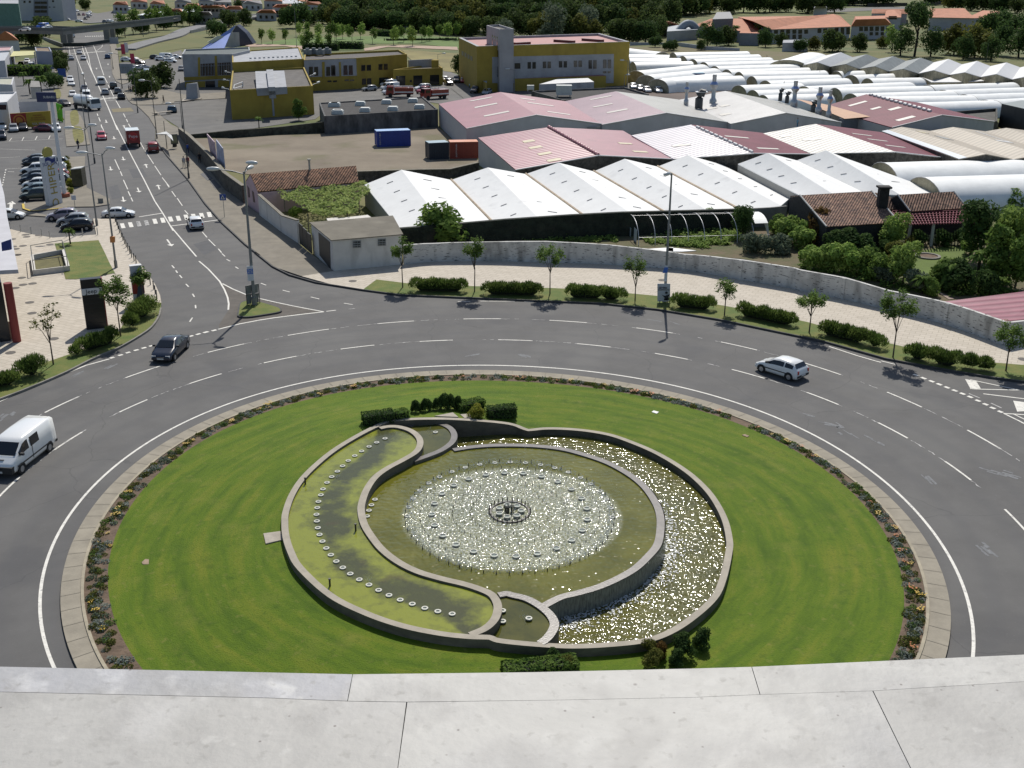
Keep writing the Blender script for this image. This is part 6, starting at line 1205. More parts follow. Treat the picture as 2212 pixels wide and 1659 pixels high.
m_dkpar=mat('dark_parapet',(.035,.05,.05),.8)
long_wall('parapet_wall','dark parapet wall across the end of the avenue below the overpass','wall',[('A0',790,592),('A0',1090,590),('A0',1400,545)],[('A0',800,548),('A0',1090,545),('A0',1395,500)],m_dkpar,.4)
long_wall('retaining_wall','sloping retaining wall beside the grass bank left of the overpass','wall',[('A0',560,500),('A0',690,560),('A0',800,600)],[('A0',560,470),('A0',690,515),('A0',800,555)],m_over,.5)
m_ramp=mat('ramp_asphalt',(.18,.18,.18),.9,.1,.3)
rm=MB();rm.wall(smooth(KL('A0',[(1600,620),(1900,530),(2212,455)],.6)+KL('A1',[(300,360),(700,280),(1000,220),(1450,165),(1900,120),(2300,90)],.6),4),7,-.05,.6);struct('ramp_road',rm,m_ramp)
rm=MB();rm.wall(smooth(KL('A1',[(300,390),(700,310),(1000,243),(1450,185),(1900,140),(2300,105)],1.2),4),.3,.0,1.3);tag(rm.build('guard_rail',mat('rail_grey',(.3,.3,.3),.7)),'long guard rail along the far ramp road','rail')
rm=MB();rm.wall(smooth(KL('A0',[(1100,290),(1500,270),(1900,250)],.3)+KL('A1',[(480,215),(900,190),(1240,175)],.3),4),5,-.05,.3);struct('far_road',rm,m_ramp)
sheet('car_park',KL('A0',[(860,250),(840,170),(900,120),(1250,170),(1480,130),(1560,170),(1600,240),(1300,290),(1060,290)]),m_asph2,.02)
m_bank=mat('bank_grass',(.14,.13,.04),.95,col2=(.09,.11,.028),scale=.05,detail=7)
sheet('grass_bank',KL('A0',[(1640,640),(1960,540),(2212,500)])+KL('A1',[(400,370),(700,310),(1000,255),(1450,200),(2000,150),(2212,140)])+KL('A2',[(60,330),(500,360),(0,380)])+KL('A1',[(1400,560),(1100,560),(200,620),(0,650)])+KL('A0',[(2100,700),(1700,760)]),m_bank,.03)
m_park=mat('park_grass',(.1,.16,.03),.95,.2,.1,detail=6)
sheet('park_lawn',KL('A1',[(1150,560),(1700,480),(2212,480)])+KL('A2',[(0,480),(800,450),(1600,480),(1950,500),(1620,620),(1100,560),(400,560),(390,640),(0,640)])+KL('A1',[(2212,640),(1750,640),(1700,590)]),m_park,.06)
sheet('path',KL('A1',[(950,570),(1060,560),(1400,570),(1750,590),(1760,640),(1690,620),(1500,590),(1060,600)])+[],mat('path_pink',(.38,.27,.2),.9,.15,.3),.1)
sheet('path',KL('A2',[(390,620),(600,590),(880,580),(1580,600),(1590,640),(900,610),(700,600),(500,640),(400,650)]),mat('path_pink',(.38,.27,.2)),.1)
sheet('dry_field',KL('A2',[(940,720),(930,690),(870,640),(1100,650),(1600,690),(1590,930),(1410,910),(1330,790),(1000,770)]),mat('dry_grass_far',(.2,.17,.06),.95,.2,.08),.07)
sheet('dirt_lot',KL('B1',[(320,150),(860,150),(1500,105),(2212,75)])+KL('B2',[(640,60),(1330,0),(1600,200),(1860,440),(1500,640),(1000,700),(330,720),(200,600)])+KL('B1',[(2212,520),(1050,610),(760,560),(560,330)]),m_dirt,.02)
m_garden=mat('garden_soil',(.07,.085,.025),.95,col2=(.14,.1,.06),scale=.3,detail=8,bump=.8,bscale=3)
sheet('garden_ground',KL('B2',[(1000,1500),(1500,1440),(2212,1400)])+KL('B3',[(1500,1350)])+KL('B4',[(300,1310),(1500,1270),(1900,1500)])+KL('B5',[(0,1350),(1500,1300),(2300,1100),(3000,1100),(3000,1700)])+KL('C4',[(2500,560),(1950,660),(1400,470),(850,345),(380,225),(0,150)])+KL('C3',[(1500,60),(900,5)])+KL('B3',[(1200,1500),(0,1465)]),m_garden,.03)
sheet('lawn',smooth(KL('B5',[(850,1500),(1050,1440),(1350,1390),(1520,1440),(1560,1600)])+KL('C4',[(1640,60),(1640,150),(1450,230),(1380,300),(1260,290),(1130,180),(1060,80)])+[],3,True),mat('garden_lawn',(.085,.13,.012),.9,.15,.5,bump=.4,bscale=8),.07)
sheet('path',KL('C4',[(700,0),(760,0),(870,80),(1100,190),(1400,400),(1530,455),(1470,462),(1330,370),(1060,210),(830,100)]),mat('garden_path',(.3,.23,.19),.9,.2,1),.08)
p=K('B5',1090,1512);mb=MB();mb.wall([Vector((p.x+1.25*math.cos(i*.3142),p.y+1.25*math.sin(i*.3142),0))for i in range(20)],.3,0,.22,closed=True);mb.add([(p.x+1.2*math.cos(i*.3142),p.y+1.2*math.sin(i*.3142),.12)for i in range(20)],[tuple(range(20))],1);tag(mb.build('round_bed',[m_kerb,m_soil]),'round stone edged flower bed in the garden lawn','flower bed')
# ------------ foliage
def leafmat(name,c1,c2,trans=.25,rough=.55,ov=.15):return mat(name,tuple(1.6*c for c in c1),.75,col2=tuple(1.6*c for c in c2),scale=1.1,detail=5,trans=.38,objvar=ov,spec=.06)
mf_dark=leafmat('leaf_dark',(.02,.042,.014),(.06,.095,.028));mf_mid=leafmat('leaf_mid',(.045,.085,.018),(.12,.17,.04));mf_light=leafmat('leaf_light',(.085,.145,.03),(.2,.26,.07))
mf_grey=leafmat('leaf_grey',(.05,.07,.045),(.11,.13,.09));mf_olive=leafmat('leaf_olive',(.05,.06,.015),(.12,.12,.03));mf_red=leafmat('leaf_russet',(.05,.035,.015),(.12,.07,.02));mf_vine=leafmat('leaf_vine',(.14,.19,.05),(.32,.37,.13));mf_silver=leafmat('leaf_silver',(.12,.14,.12),(.25,.27,.24));mf_yel=leafmat('leaf_yellow',(.12,.14,.02),(.25,.24,.05))
m_bark=mat('bark',(.085,.065,.05),.95,.3,4);m_barkd=mat('bark_dark',(.03,.025,.02),.95,.3,4)
def blobs(rx,ry,rz,nl,n,size,seed,zc=0,lobe=.5,flat=.0,up=0.0,core=True):
 """leaf clumps: n small leaves over nl lobes spread in an ellipsoid"""
 rr=random.Random(seed);mb=MB();L=[]
 for i in range(nl):
  while True:
   p=Vector((rr.uniform(-1,1),rr.uniform(-1,1),rr.uniform(-1,1)))
   if p.length<1:break
  s=lobe*rr.uniform(.65,1.25);p=p*(1-s*.55);L.append((Vector((p.x*rx,p.y*ry,p.z*rz+zc)),s))
 vs=[];fs=[]
 for i in range(n):
  c,s=L[i%nl]
  d=Vector((rr.gauss(0,1),rr.gauss(0,1),rr.gauss(0,1)+.25)).normalized();k=rr.uniform(.72,1.08)if rr.random()<.85 else rr.uniform(.3,.9)
  p=c+Vector((d.x*rx*s,d.y*ry*s,d.z*rz*s))*k
  nn=(d+Vector((rr.gauss(0,.55),rr.gauss(0,.55),rr.gauss(0,.55)+up))).normalized();a=nn.cross(Vector((rr.gauss(0,1),rr.gauss(0,1),rr.gauss(0,1)))).normalized();b=nn.cross(a);z=size*rr.uniform(.6,1.3)
  vs+=[p-a*z-b*z*.15,p-b*z*.55,p+a*z+b*z*.1,p+b*z*.6];j=4*i;fs.append((j,j+1,j+2,j+3))
 mb.add(vs,fs,0,True);return mb
mf_wood=leafmat('leaf_wood',(.024,.042,.014),(.075,.1,.03));mf_hedge=leafmat('leaf_hedge',(.035,.062,.014),(.12,.16,.04))
PR={}
def treeproto(key,crown,mat_,trunk=None,tm=None):
 cm=crown.mesh('crown');cm.materials.append(mat_);tk=None
 if trunk:tk=trunk.mesh('trunk');tk.materials.append(tm or m_bark)
 PR[key]=(cm,tk)
def limbs(h,r,n,spread,seed,hz=.45):
 rr=random.Random(seed);mb=MB();mb.tube([(0,0,-.1),(rr.uniform(-.04,.04)*h,rr.uniform(-.04,.04)*h,h*hz)],[r,r*.7],7)
 for i in range(n):
  a=6.283*i/n+rr.uniform(-.4,.4);s=spread*rr.uniform(.5,1);mb.tube([(0,0,h*hz*rr.uniform(.75,1)),(math.cos(a)*s*.5,math.sin(a)*s*.5,h*(hz+.18)),(math.cos(a)*s,math.sin(a)*s,h*rr.uniform(.72,.95))],[r*.55,r*.35,r*.12],5)
 return mb
for i in range(4):treeproto('wood%d'%i,blobs(5.4,5.4,5.4,22,2600,.5,20+i,zc=5.2,lobe=.46),[mf_dark,mf_wood,mf_wood,mf_olive][i],limbs(8,.28,4,2.6,i,.3),m_barkd)
treeproto('greytree',blobs(5,5,5.2,14,1900,.42,31,zc=5.6,lobe=.48),mf_grey,limbs(9,.3,4,2.6,9,.3),m_barkd)
for i in range(2):treeproto('park%d'%i,blobs(1.9,1.9,2.2,9,520,.26,40+i,zc=3.6,lobe=.5),[mf_mid,mf_light][i],limbs(4,.09,3,1,i,.4))
treeproto('tallpine',blobs(6,6,5.5,22,4200,.42,50,zc=15.5,lobe=.42),mf_dark,limbs(17,.5,5,4,3,.55),m_barkd)
treeproto('treebig',blobs(5,5,4.6,18,2600,.36,51,zc=5.2,lobe=.45),mf_dark,limbs(8,.3,4,2.6,4,.35),m_barkd)
for i,mm in enumerate((mf_mid,mf_light,mf_dark,mf_red,mf_grey,mf_yel,mf_olive)):treeproto('bush%d'%i,blobs(1.25,1.25,1.1,9,1900,.13,60+i,zc=.9,lobe=.5),mm)
for i,mm in enumerate((mf_mid,mf_light,mf_dark,mf_olive)):treeproto('gtree%d'%i,blobs(1.5,1.5,1.7,11,2300,.15,70+i,zc=2.3,lobe=.48),mm,limbs(3.2,.08,4,.9,i,.35))
def palm(key,h,r,n=26,mm=mf_mid,seed=1,fw=.45):
 rr=random.Random(seed);mb=MB()
 for i in range(n):
  a=6.283*i/n+rr.uniform(-.15,.15);el=rr.uniform(-.1,1.1);L=r*rr.uniform(.8,1.1);P=[]
  for k in range(6):
   u=k/5;P.append(Vector((math.cos(a)*L*u*math.cos(el*.8),math.sin(a)*L*u*math.cos(el*.8),h+L*(math.sin(el)*u-.75*u*u))))
  s=Vector((-math.sin(a),math.cos(a),0))*fw
  for k in range(5):
   w0=math.sin(math.pi*(k/5*.85+.1));w1=math.sin(math.pi*((k+1)/5*.85+.1));mb.add([P[k]-s*w0,P[k]+Vector((0,0,.12)),P[k+1]+Vector((0,0,.12)),P[k+1]-s*w1],[(0,1,2,3)]);mb.add([P[k]+s*w0,P[k]+Vector((0,0,.12)),P[k+1]+Vector((0,0,.12)),P[k+1]+s*w1],[(3,2,1,0)])
 tk=MB();tk.tube([(0,0,-.1),(.1,0,h*.5),(0,0,h)],[r*.11,r*.09,r*.1],7);treeproto(key,mb,mm,tk,m_barkd)
palm('palm',5.5,2.8);palm('smallpalm',1.5,1.3,22,mf_mid,3,.22);palm('dragon',3.2,1.7,30,mf_dark,4,.3)
def plant(key,name,label,cat,loc,sc=1.0,rz=None,group=None,lab_kids=None):
 cm,tk=PR[key];t=thing(name,label,cat,loc,(random.random()*6.28 if rz is None else rz),group)
 t.scale=(sc,sc,sc)if not isinstance(sc,tuple)else sc
 link('crown',cm,t)
 if tk:link('trunk',tk,t)
 return t
def single(key,name,label,cat,loc,sc,group=None,rz=None):
 o=link(name,PR[key][0]);o.location=loc;o.scale=(sc,sc,sc)if not isinstance(sc,tuple)else sc;o.rotation_euler=(0,0,random.random()*6.28 if rz is None else rz);return tag(o,label,cat,group)
random.seed(4)
wlab='rounded tree in the dark wood along the top of the picture'
def woodrow(pts,n,s0,s1,jit,keys,label=wlab,grp='trees of the dark wood'):
 P=[g(*p)for p in pts]
 for i in range(n):
  u=(i+random.uniform(-.35,.35))/max(1,n-1)*(len(P)-1);k=min(max(int(u),0),len(P)-2);p=P[k].lerp(P[k+1],u-k)
  plant(random.choice(keys),'wood_tree',label,'tree',(p.x,p.y+random.uniform(-jit,jit),0),random.uniform(s0,s1),group=grp)
wk=['wood0','wood1','wood2','wood3','wood0','wood1']
woodrow([(740,66),(800,62),(930,70),(1000,76),(1330,88)],36,.75,1.1,4,wk)
woodrow([(740,48),(1000,56),(1420,72)],36,1.0,1.4,6,wk)
woodrow([(730,36),(1000,42),(1450,54)],32,1.2,1.7,8,wk)
woodrow([(700,22),(1000,26),(1480,34)],26,1.5,2.1,12,wk)
woodrow([(760,12),(1480,14)],24,1.9,2.7,14,wk)
woodrow([(1330,88),(1390,92),(1420,80)],6,.7,.95,3,wk)
woodrow([(1430,34),(1500,30),(1800,26)],26,1.2,1.6,14,wk,'rounded tree in the wood behind the orange school roofs','trees behind the school')
woodrow([(1450,10),(1720,10),(1900,12)],22,1.6,2.3,14,wk,'rounded tree in the wood behind the orange school roofs','trees behind the school')
woodrow([(2050,20),(2212,30),(2300,32)],14,1.0,1.5,10,wk,'dark tree on the rise behind the white sports hall','trees behind the sports hall')
woodrow([(2140,78),(2250,70)],4,1.0,1.3,6,wk,'dark tree on the rise behind the white sports hall','trees behind the sports hall')
woodrow([(1990,10),(2212,6)],7,.9,1.3,12,wk,'dark tree on the rise behind the white sports hall','trees behind the sports hall')
for x,y,s,l in((1190,92,1.3,'large grey green tree at the edge of the wood above the red hall roof'),(1265,82,1.15,'grey green tree right of the largest grey tree above the hall roof'),(1090,94,.8,'low grey green tree left of the largest grey tree in the wood')):plant('greytree','tree',l,'tree',g(x,y),s)
plant('tallpine','tree','very tall dark tree standing between the two school buildings','tree',g(1975,122),.86)
for x,y,s,l in((1945,120,1.0,'dark low tree left under the very tall dark tree'),(2010,122,.95,'dark low tree right under the very tall dark tree'),(2060,118,1.05,'wide tree right of the tall dark tree'),(2105,124,1.1,'broad olive tree between the tall dark tree and the sports hall'),(2155,120,1.15,'dense tree in front of the white sports hall'),(2200,124,1.2,'dark tree at the right edge above the peaked net houses'),(2080,128,.8,'low tree behind the white peaked net houses'),(2140,132,.8,'low dark tree behind the last peaked net houses')):plant(('wood3' if 'olive' in l or 'wide' in l else 'treebig'),'tree',l,'tree',g(x,y),s)
for(n,x,y,k,s,l)in(('A4',520,590,'treebig',.85,'round dark green tree below the two palms'),('A4',790,580,'wood2',.7,'olive bush like tree right of the palms'),('A4',640,590,'treebig',.65,'small dark tree between the round tree and the olive tree'),('A4',1260,600,'treebig',.7,'dark tree before the hipped school roof'),('A4',1440,600,'wood2',.5,'slender tree in front of the school windows'),('A4',1700,660,'wood0',.5,'small round dark tree at the low school annex'),('A4',2110,660,'wood2',.75,'green tree in front of the right school windows'),('A4',1870,640,'wood3',.5,'bare looking olive tree left of the green tree'),('A5',60,590,'wood2',.6,'bright green tree left of the tall dark tree'),('A5',280,600,'wood2',.62,'bright round tree in the school yard'),('A5',560,560,'wood3',.45,'sparse tree before the second school block'),('A5',670,600,'park1',1.7,'small yellow green tree on the school lawn'),('A4',80,640,'wood2',.35,'bush on the wall end left of the school'),('A4',440,640,'wood2',.35,'bush in front of the pale school wall'),('A3',1760,420,'wood2',.6,'tree behind the right corner of the ochre hall'),('A3',1560,430,'wood3',.6,'olive tree behind the ochre hall roof'),('A3',1400,400,'wood2',.6,'tree over the ridge of the ochre hall'),('A3',1980,600,'wood0',.45,'dark bush beside the upper left tunnel'),('A3',2150,650,'wood0',.4,'low dark bush at the end of the upper left tunnel'),('A4',2010,75*2,'wood2',.5,'light green tree near the small white house behind the school')):
 plant(k,'tree',l,'tree',K(n,x,y),s)
for n,x,y,s,l in(('A4',470,480,.95,'left palm before the school canopy'),('A4',670,480,1.25,'tallest palm beside the left school wing'),('A4',870,520,.95,'palm right of the tallest palm'),('A4',1180,545,1.2,'palm in front of the hipped school roof')):plant('palm','palm_tree',l,'palm',K(n,x,y),s)
pk=[]
for x,y in((1215,560),(1350,560),(1520,560),(1700,470),(1790,450),(1940,500),(2050,520),(2170,520)):pk.append(('A1',x,y))
for x,y in((20,520),(120,500),(240,550),(350,500),(500,560),(770,575),(900,540),(1010,590),(1130,540),(1230,520),(1350,500),(1460,510),(1570,510),(1700,420),(1850,440)):pk.append(('A2',x,y))
for x,y in((1750,640),(1850,640),(1960,640),(2080,640)):pk.append(('A1',x,y))
for i,(n,x,y)in enumerate(pk):plant('park%d'%(i%2),'park_tree','small young tree standing on the green park lawn','tree',K(n,x,y),random.uniform(.95,1.35),group='young trees in the park')
for i,(n,x,y,s)in enumerate((('A1',640,470,.75),('A1',790,350,.8),('A1',990,330,.75),('A1',1490,230,.55),('A1',1660,360,1.25),('A1',1830,330,.75),('A1',1990,310,.9),('A1',2140,330,1.0),('A1',1470,330,.4),('A1',2190,240,1.0),('A1',2100,190,.9),('A1',2200,130,1.2),('A1',880,310,.4))):plant(wk[i%4],'tree','dark tree on the dry grass bank of the ramp road','tree',K(n,x,y),s,group='trees on the ramp bank')
for i,(n,x,y,s)in enumerate((('A0',1500,470,.75),('A0',1600,480,.8),('A0',1700,440,.85),('A0',1800,430,.8),('A0',1900,410,.85),('A0',2000,400,.85),('A0',2090,380,.8),('A0',2180,340,.7),('A1',40,340,.8),('A1',130,330,.8),('A1',210,340,.6),('A1',290,330,.8),('A1',360,330,.8),('A1',430,320,.8))):plant('park0' if i%3 else 'wood0','tree','dark clipped looking tree in the row beyond the ramp road','tree',K(n,x,y),s*(2.3 if i%3 else .9),group='row of trees beyond the ramp')
for n,x,y,s,l in(('A0',330,560,.75,'dark tree right of the orange pyramid roof'),('A0',430,590,.7,'second dark tree right of the orange pyramid roof'),('A0',560,480,.85,'dark tree below the overpass rail at left'),('A0',870,250,.6,'tree at the right corner of the apartment tower'),('A0',130,350,.35,'bush on the verge above the overpass'),('A0',780,860,.5,'round dark bush tree left of the avenue pavement'),('A0',800,930,.42,'second round bush tree below the first by the avenue'),('A0',1810,1150,.55,'tree by the striped crossing right of the avenue'),('A0',1880,1250,.6,'leafy tree leaning before the striped crossing'),('A0',2060,1120,.6,'tree right of the blue white parked van'),('A0',690,1130,.45,'dark tree by the cemetery like garden at left'),('A0',880,80,1.2,'big dark tree right of the apartment tower'),('A0',1090,130,.7,'tree above the upper car park'),('A1',1060,130,.55,'tree among the far houses'),('A1',920,110,.55,'second tree among the far houses')):plant(random.choice(wk[:3]),'tree',l,'tree',K(n,x,y),s)
for n,x,y,s,l in(('A0',510,1010,.6,'palm beside the dark hedge at left'),('A0',540,1230,.75,'second palm below the first near the chapel'),('A0',385,1200,.55,'palm left of the small chapel'),('A0',310,1080,.5,'small palm in the walled garden at left'),('A1',1180,1640,.35,'palm like plants at the foot of the ochre block'),('B0',900,1500,.3,'small palm on the plaza lawn')):plant('palm','palm_tree',l,'palm',K(n,x,y,.12),s)
plant('gtree0','tree','small tree at the right foot of the ochre block','tree',K('A1',1690,1540),1.1)
plant('gtree2','tree','dark shrub tree at the ochre hall side wall','tree',K('A2',1880,930),1.6);plant('gtree2','tree','dark creeper shrub where the hall meets the car park','tree',K('A2',1600,980),1.5)
def hedge(label,n,a,b,w,h,mm,dens=260,size=.12,name='hedge',z0=.15,seed=0,spiky=False):
 A,B=(on_lawn(n,*a),on_lawn(n,*b))if z0=='lawn' else(K(n,*a),K(n,*b));z0=(A.z+B.z)/2-.04 if z0=='lawn' else z0;A.z=B.z=0;L=(B-A).length;rr=random.Random(seed or int(a[0]*3+b[1]));mb=MB();c=(A+B)/2;N=int(dens*L*h)
 vs=[];fs=[];d=(B-A).normalized();s=Vector((-d.y,d.x,0))
 bm=MB();
 for i in range(N):
  u=rr.uniform(-.5,.5)*L;f=rr.random()
  if spiky:
   nb=max(1,round(L/.7));k=rr.randrange(nb);kr=random.Random(k*31+int(a[0]));r0=w*.5*kr.uniform(.9,1.15);h0=h*kr.uniform(.85,1.05);cx0=((k+.5)/nb-.5)*L+kr.uniform(-.1,.1);cy0=kr.uniform(-.12,.12)
   dv=Vector((rr.gauss(0,1),rr.gauss(0,1),abs(rr.gauss(0,1))*1.1-.15)).normalized();kk=rr.uniform(.55,1)
   p=d*(cx0+dv.x*r0*kk)+s*(cy0+dv.y*r0*kk)+Vector((0,0,max(.02,h0*(.38+.62*dv.z*kk))))
   tip=(Vector((dv.x,dv.y,dv.z+1.1))+Vector((rr.gauss(0,.25),rr.gauss(0,.25),rr.gauss(0,.25)))).normalized();ln_=rr.uniform(.1,.26);q=tip.cross(Vector((rr.gauss(0,1),rr.gauss(0,1),rr.gauss(0,1)))).normalized()*size*.32
   j=len(vs);vs+=[p-q,p+q,p+tip*ln_+q*.25,p+tip*ln_-q*.25];fs.append((j,j+1,j+2,j+3));continue
  if f<.45:p=d*u+s*(rr.choice((-1,1))*w/2)+Vector((0,0,rr.random()*h));nn=s*(1 if p.dot(s)>0 else-1)
  elif f<.85:p=d*u+s*rr.uniform(-.5,.5)*w+Vector((0,0,h*rr.uniform(.93,1.05)));nn=Vector((0,0,1))
  else:p=d*(rr.choice((-.5,.5))*L)+s*rr.uniform(-.5,.5)*w+Vector((0,0,rr.random()*h));nn=d
  nn=(nn+Vector((rr.gauss(0,.5),rr.gauss(0,.5),rr.gauss(0,.5)))).normalized();a_=nn.cross(Vector((rr.gauss(0,1),rr.gauss(0,1),1))).normalized();b_=nn.cross(a_);z=size*rr.uniform(.6,1.3);j=len(vs)
  vs+=[p-a_*z,p-b_*z*.6,p+a_*z,p+b_*z*.6];fs.append((j,j+1,j+2,j+3))
 mb.add(vs,fs,0,True)
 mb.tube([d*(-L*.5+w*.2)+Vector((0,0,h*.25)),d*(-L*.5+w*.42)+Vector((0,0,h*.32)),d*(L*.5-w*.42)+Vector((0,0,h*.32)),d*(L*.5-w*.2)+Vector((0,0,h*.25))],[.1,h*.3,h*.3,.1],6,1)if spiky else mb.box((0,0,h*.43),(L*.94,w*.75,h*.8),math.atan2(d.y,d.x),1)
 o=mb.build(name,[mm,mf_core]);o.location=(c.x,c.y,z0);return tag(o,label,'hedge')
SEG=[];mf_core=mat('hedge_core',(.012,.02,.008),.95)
hn=['first (leftmost)','second','third','fourth','fifth','sixth','seventh']
for i,(n,a,b)in enumerate((('C2',(150,415),(690,425)),('C2',(910,455),(1500,465)),('C2',(1790,488),(2180,500)),('C3',(0,505),(235,515)),('C3',(790,590),(1200,625)),('C3',(1490,680),(2080,800)))):
 hedge(['dark spiky hedge clump left of the second young tree from the left','long dark spiky hedge between the second and third young trees','dark spiky hedge of bushes right of the third young tree','short end of spiky hedge left of the fourth young tree','dark spiky hedge directly right of the white poster board','longest dark spiky hedge left of the tree nearest the white car'][i],n,a,b,1.5,1.35,mf_hedge,900,.12,spiky=True)
for i,(n,a,b)in enumerate((('C4',(210,810),(640,915)),('C4',(660,925),(810,960)),('C4',(1060,1035),(1260,1090)),('C4',(1290,1090),(1560,1150)),('C4',(1600,1140),(1720,1165)),('C4',(1750,1165),(1880,1180)))):
 hedge(['dark spiky hedge under the tree right of the white car','small spiky bush at the right end of that hedge near the tall street tree','spiky bush pair right of the tallest street tree','widest spiky bush of the last hedge row','spiky bush second from the end of the last hedge row','last spiky bush of the hedge row before the right tree'][i],n,a,b,1.5,1.35,mf_hedge,900,.12,spiky=True)
for i,(n,a,b,w,h)in enumerate((('C0',(-500,1480),(200,1420),1.4,1.3),('C0',(230,1360),(450,1290),1.7,1.6),('C0',(790,1120),(860,1105),1.0,.9),('C0',(880,1080),(1240,960),1.4,1.4),('C0',(1370,820),(1460,800),1.5,1.5),('C0',(1440,740),(1620,650),2.3,1.8))):
 hedge(['dark hedge at the left edge of the picture beside the kerb','taller dark hedge clump left of the bare street tree','small bush at the left end of the hedge under the leafy tree','dark hedge between the two western street trees','low round bush below the red banner','big round bush at the corner of the western kerb'][i],n,a,b,w,h,mf_hedge,900,.12,spiky=True)
hedge('long clipped dark hedge in front of the car dealer at left','A0',(-250,960),(640,960),3,2.6,mf_mid,20,.4,z0=0)
hedge('dark clipped hedge in the park','A2',(20,620),(380,625),3,2.4,mf_dark,16,.4,z0=0);hedge('second dark clipped hedge nearer the roofs in the park','A1',(1740,640),(2200,640),3,2.4,mf_dark,16,.4,z0=0)
hedge('dark low hedge behind the first row of park trees','A2',(570,460),(830,470),3,2.5,mf_dark,16,.4,z0=0);hedge('low box hedge line at the near side of the park lawn','A2',(650,520),(1600,510),1.2,.8,mf_dark,14,.3,z0=0)
hedge('clipped box hedge left behind the fountain','D1',(800,205),(1050,165),.9,.8,mf_dark,700,.07,z0='lawn');hedge('looser clipped hedge joined to the left box hedge','D1',(1060,168),(1165,140),.8,.65,mf_mid,700,.08,z0='lawn')
hedge('clipped hedge in the middle behind the fountain','D1',(1590,88),(1790,68),.9,.7,mf_mid,650,.08,z0='lawn');hedge('squared dark clipped hedge right behind the fountain','D1',(1830,135),(2065,145),.9,.85,mf_dark,800,.07,z0='lawn')
hedge('clipped box hedge in front of the fountain by the parapet','E1',(1960,868),(2570,868),.9,.6,mf_mid,800,.08,z0='lawn')
for i,(n,x,y,s)in enumerate((('D1',1225,98,.26),('D1',1252,95,.26),('D1',1303,90,.28),('D1',1350,82,.26),('D1',1400,78,.26),('D1',1448,72,.34),('D1',1495,68,.36),('D1',1535,66,.34),('D1',1575,70,.3))):
 single('bush2','topiary_bush','small dark clipped shrub in the row behind the fountain','bush',on_lawn(n,x,y+4),(s,s,s*1.7),group='row of clipped shrubs')
single('bush5','round_bush','round yellow green bush beside the concrete slab behind the fountain','bush',on_lawn('D1',1740,145),.5)
for n,x,y,s,mm,l in(('E2',458,790,.32,'bush2','small dark shrub just right of the near clipped hedge'),('E2',1243,715,.34,'bush6','brownish shrub close to the near fountain wall'),('E2',1310,745,.38,'bush3','russet shrub beside the brownish one'),('E2',1270,835,.42,'bush6','spreading olive shrub at the parapet edge'),('E2',1520,742,.5,'bush2','larger dark shrub in the pair on the near right lawn'),('E2',1668,672,.45,'bush2','smaller dark shrub in the pair on the near right lawn'),('E2',1460,815,.36,'bush2','low dark shrub below the larger one'),('E2',560,858,.36,'bush6','flat olive shrub right of the near clipped hedge')):single(mm,'shrub',l,'bush',on_lawn(n,x,y),(s,s,s*1.2))
def cushion(seed,n,size,r,h):
 rr=random.Random(seed);mb=MB();vs=[];fs=[]
 for i in range(n):
  th=rr.random()*6.283;ph=math.acos(rr.uniform(0,1));d=Vector((math.sin(ph)*math.cos(th),math.sin(ph)*math.sin(th),math.cos(ph)));p=Vector((d.x*r,d.y*r,d.z*h))*rr.uniform(.7,1.05)
  nn=(d+Vector((rr.gauss(0,.5),rr.gauss(0,.5),rr.gauss(0,.5)))).normalized();a=nn.cross(Vector((rr.gauss(0,1),rr.gauss(0,1),rr.gauss(0,1)))).normalized();b=nn.cross(a);z=size*rr.uniform(.6,1.2);j=len(vs);vs+=[p-a*z,p-b*z*.7,p+a*z,p+b*z*.7];fs.append((j,j+1,j+2,j+3))
 mb.add(vs,fs,0,True);return mb
m_fly=mat('petal_yellow',(.5,.33,.03),.6,objvar=.2);m_flo=mat('petal_orange',(.42,.13,.03),.6,objvar=.2)
cm=[]
for i,mm in enumerate((mf_silver,mf_grey,mf_olive,mf_mid)):me=cushion(i,80,.05,.24,.2).mesh('cushion_plant');me.materials.append(mm);cm.append(me)
def fl(seed,mm):
 mb=cushion(seed,60,.05,.22,.16);rr=random.Random(seed)
 for i in range(11):
  a=rr.random()*6.28;r_=.24*math.sqrt(rr.random());x,y=r_*math.cos(a),r_*math.sin(a);s=.035;mb.add([(x-s,y-s,.2),(x+s,y-s,.21),(x+s,y+s,.19),(x-s,y+s,.2)],[(0,1,2,3)],1)
 me=mb.mesh('flowering_plant');me.materials.append(mf_olive);me.materials.append(mm);return me
fy,fo_=fl(9,m_fly),fl(10,m_flo)
rr=random.Random(77);cnt=0;rest=MB()
vis=[]
for i in range(2600):
 th=rr.random()*6.2832;p0=ring(2,th,-1.35);p1=ring(3,th,.12);u=rr.random();p=p0.lerp(p1,u)
 x,y=proj((p.x,p.y,.2))
 if not(-20<x<2230 and 780<y<1470):continue
 side=nlow=mnoise.noise(Vector((th*6,u,0)))
 dens=.62+.5*nlow
 if u>.72:dens*=.5
 if rr.random()>dens:continue
 if 1575<x<1622 and y<940:continue
 f=rr.random();fn=mnoise.noise(Vector((th*9+5,0,2)))
 if f<.05+max(0,fn-.05)*.4:me,kind=(fy,'y')if(x<700 or rr.random()<.45)else(fo_,'o')
 else:
  k=0 if rr.random()<.3+.3*mnoise.noise(Vector((th*7,3,1)))else rr.choice((1,2,2,3));me,kind=cm[k],'sgom'[k]
 vis.append((y,p,me,kind,rr.uniform(.55,1.25),rr.random()*6.28))
vis.sort(key=lambda q:-q[0])
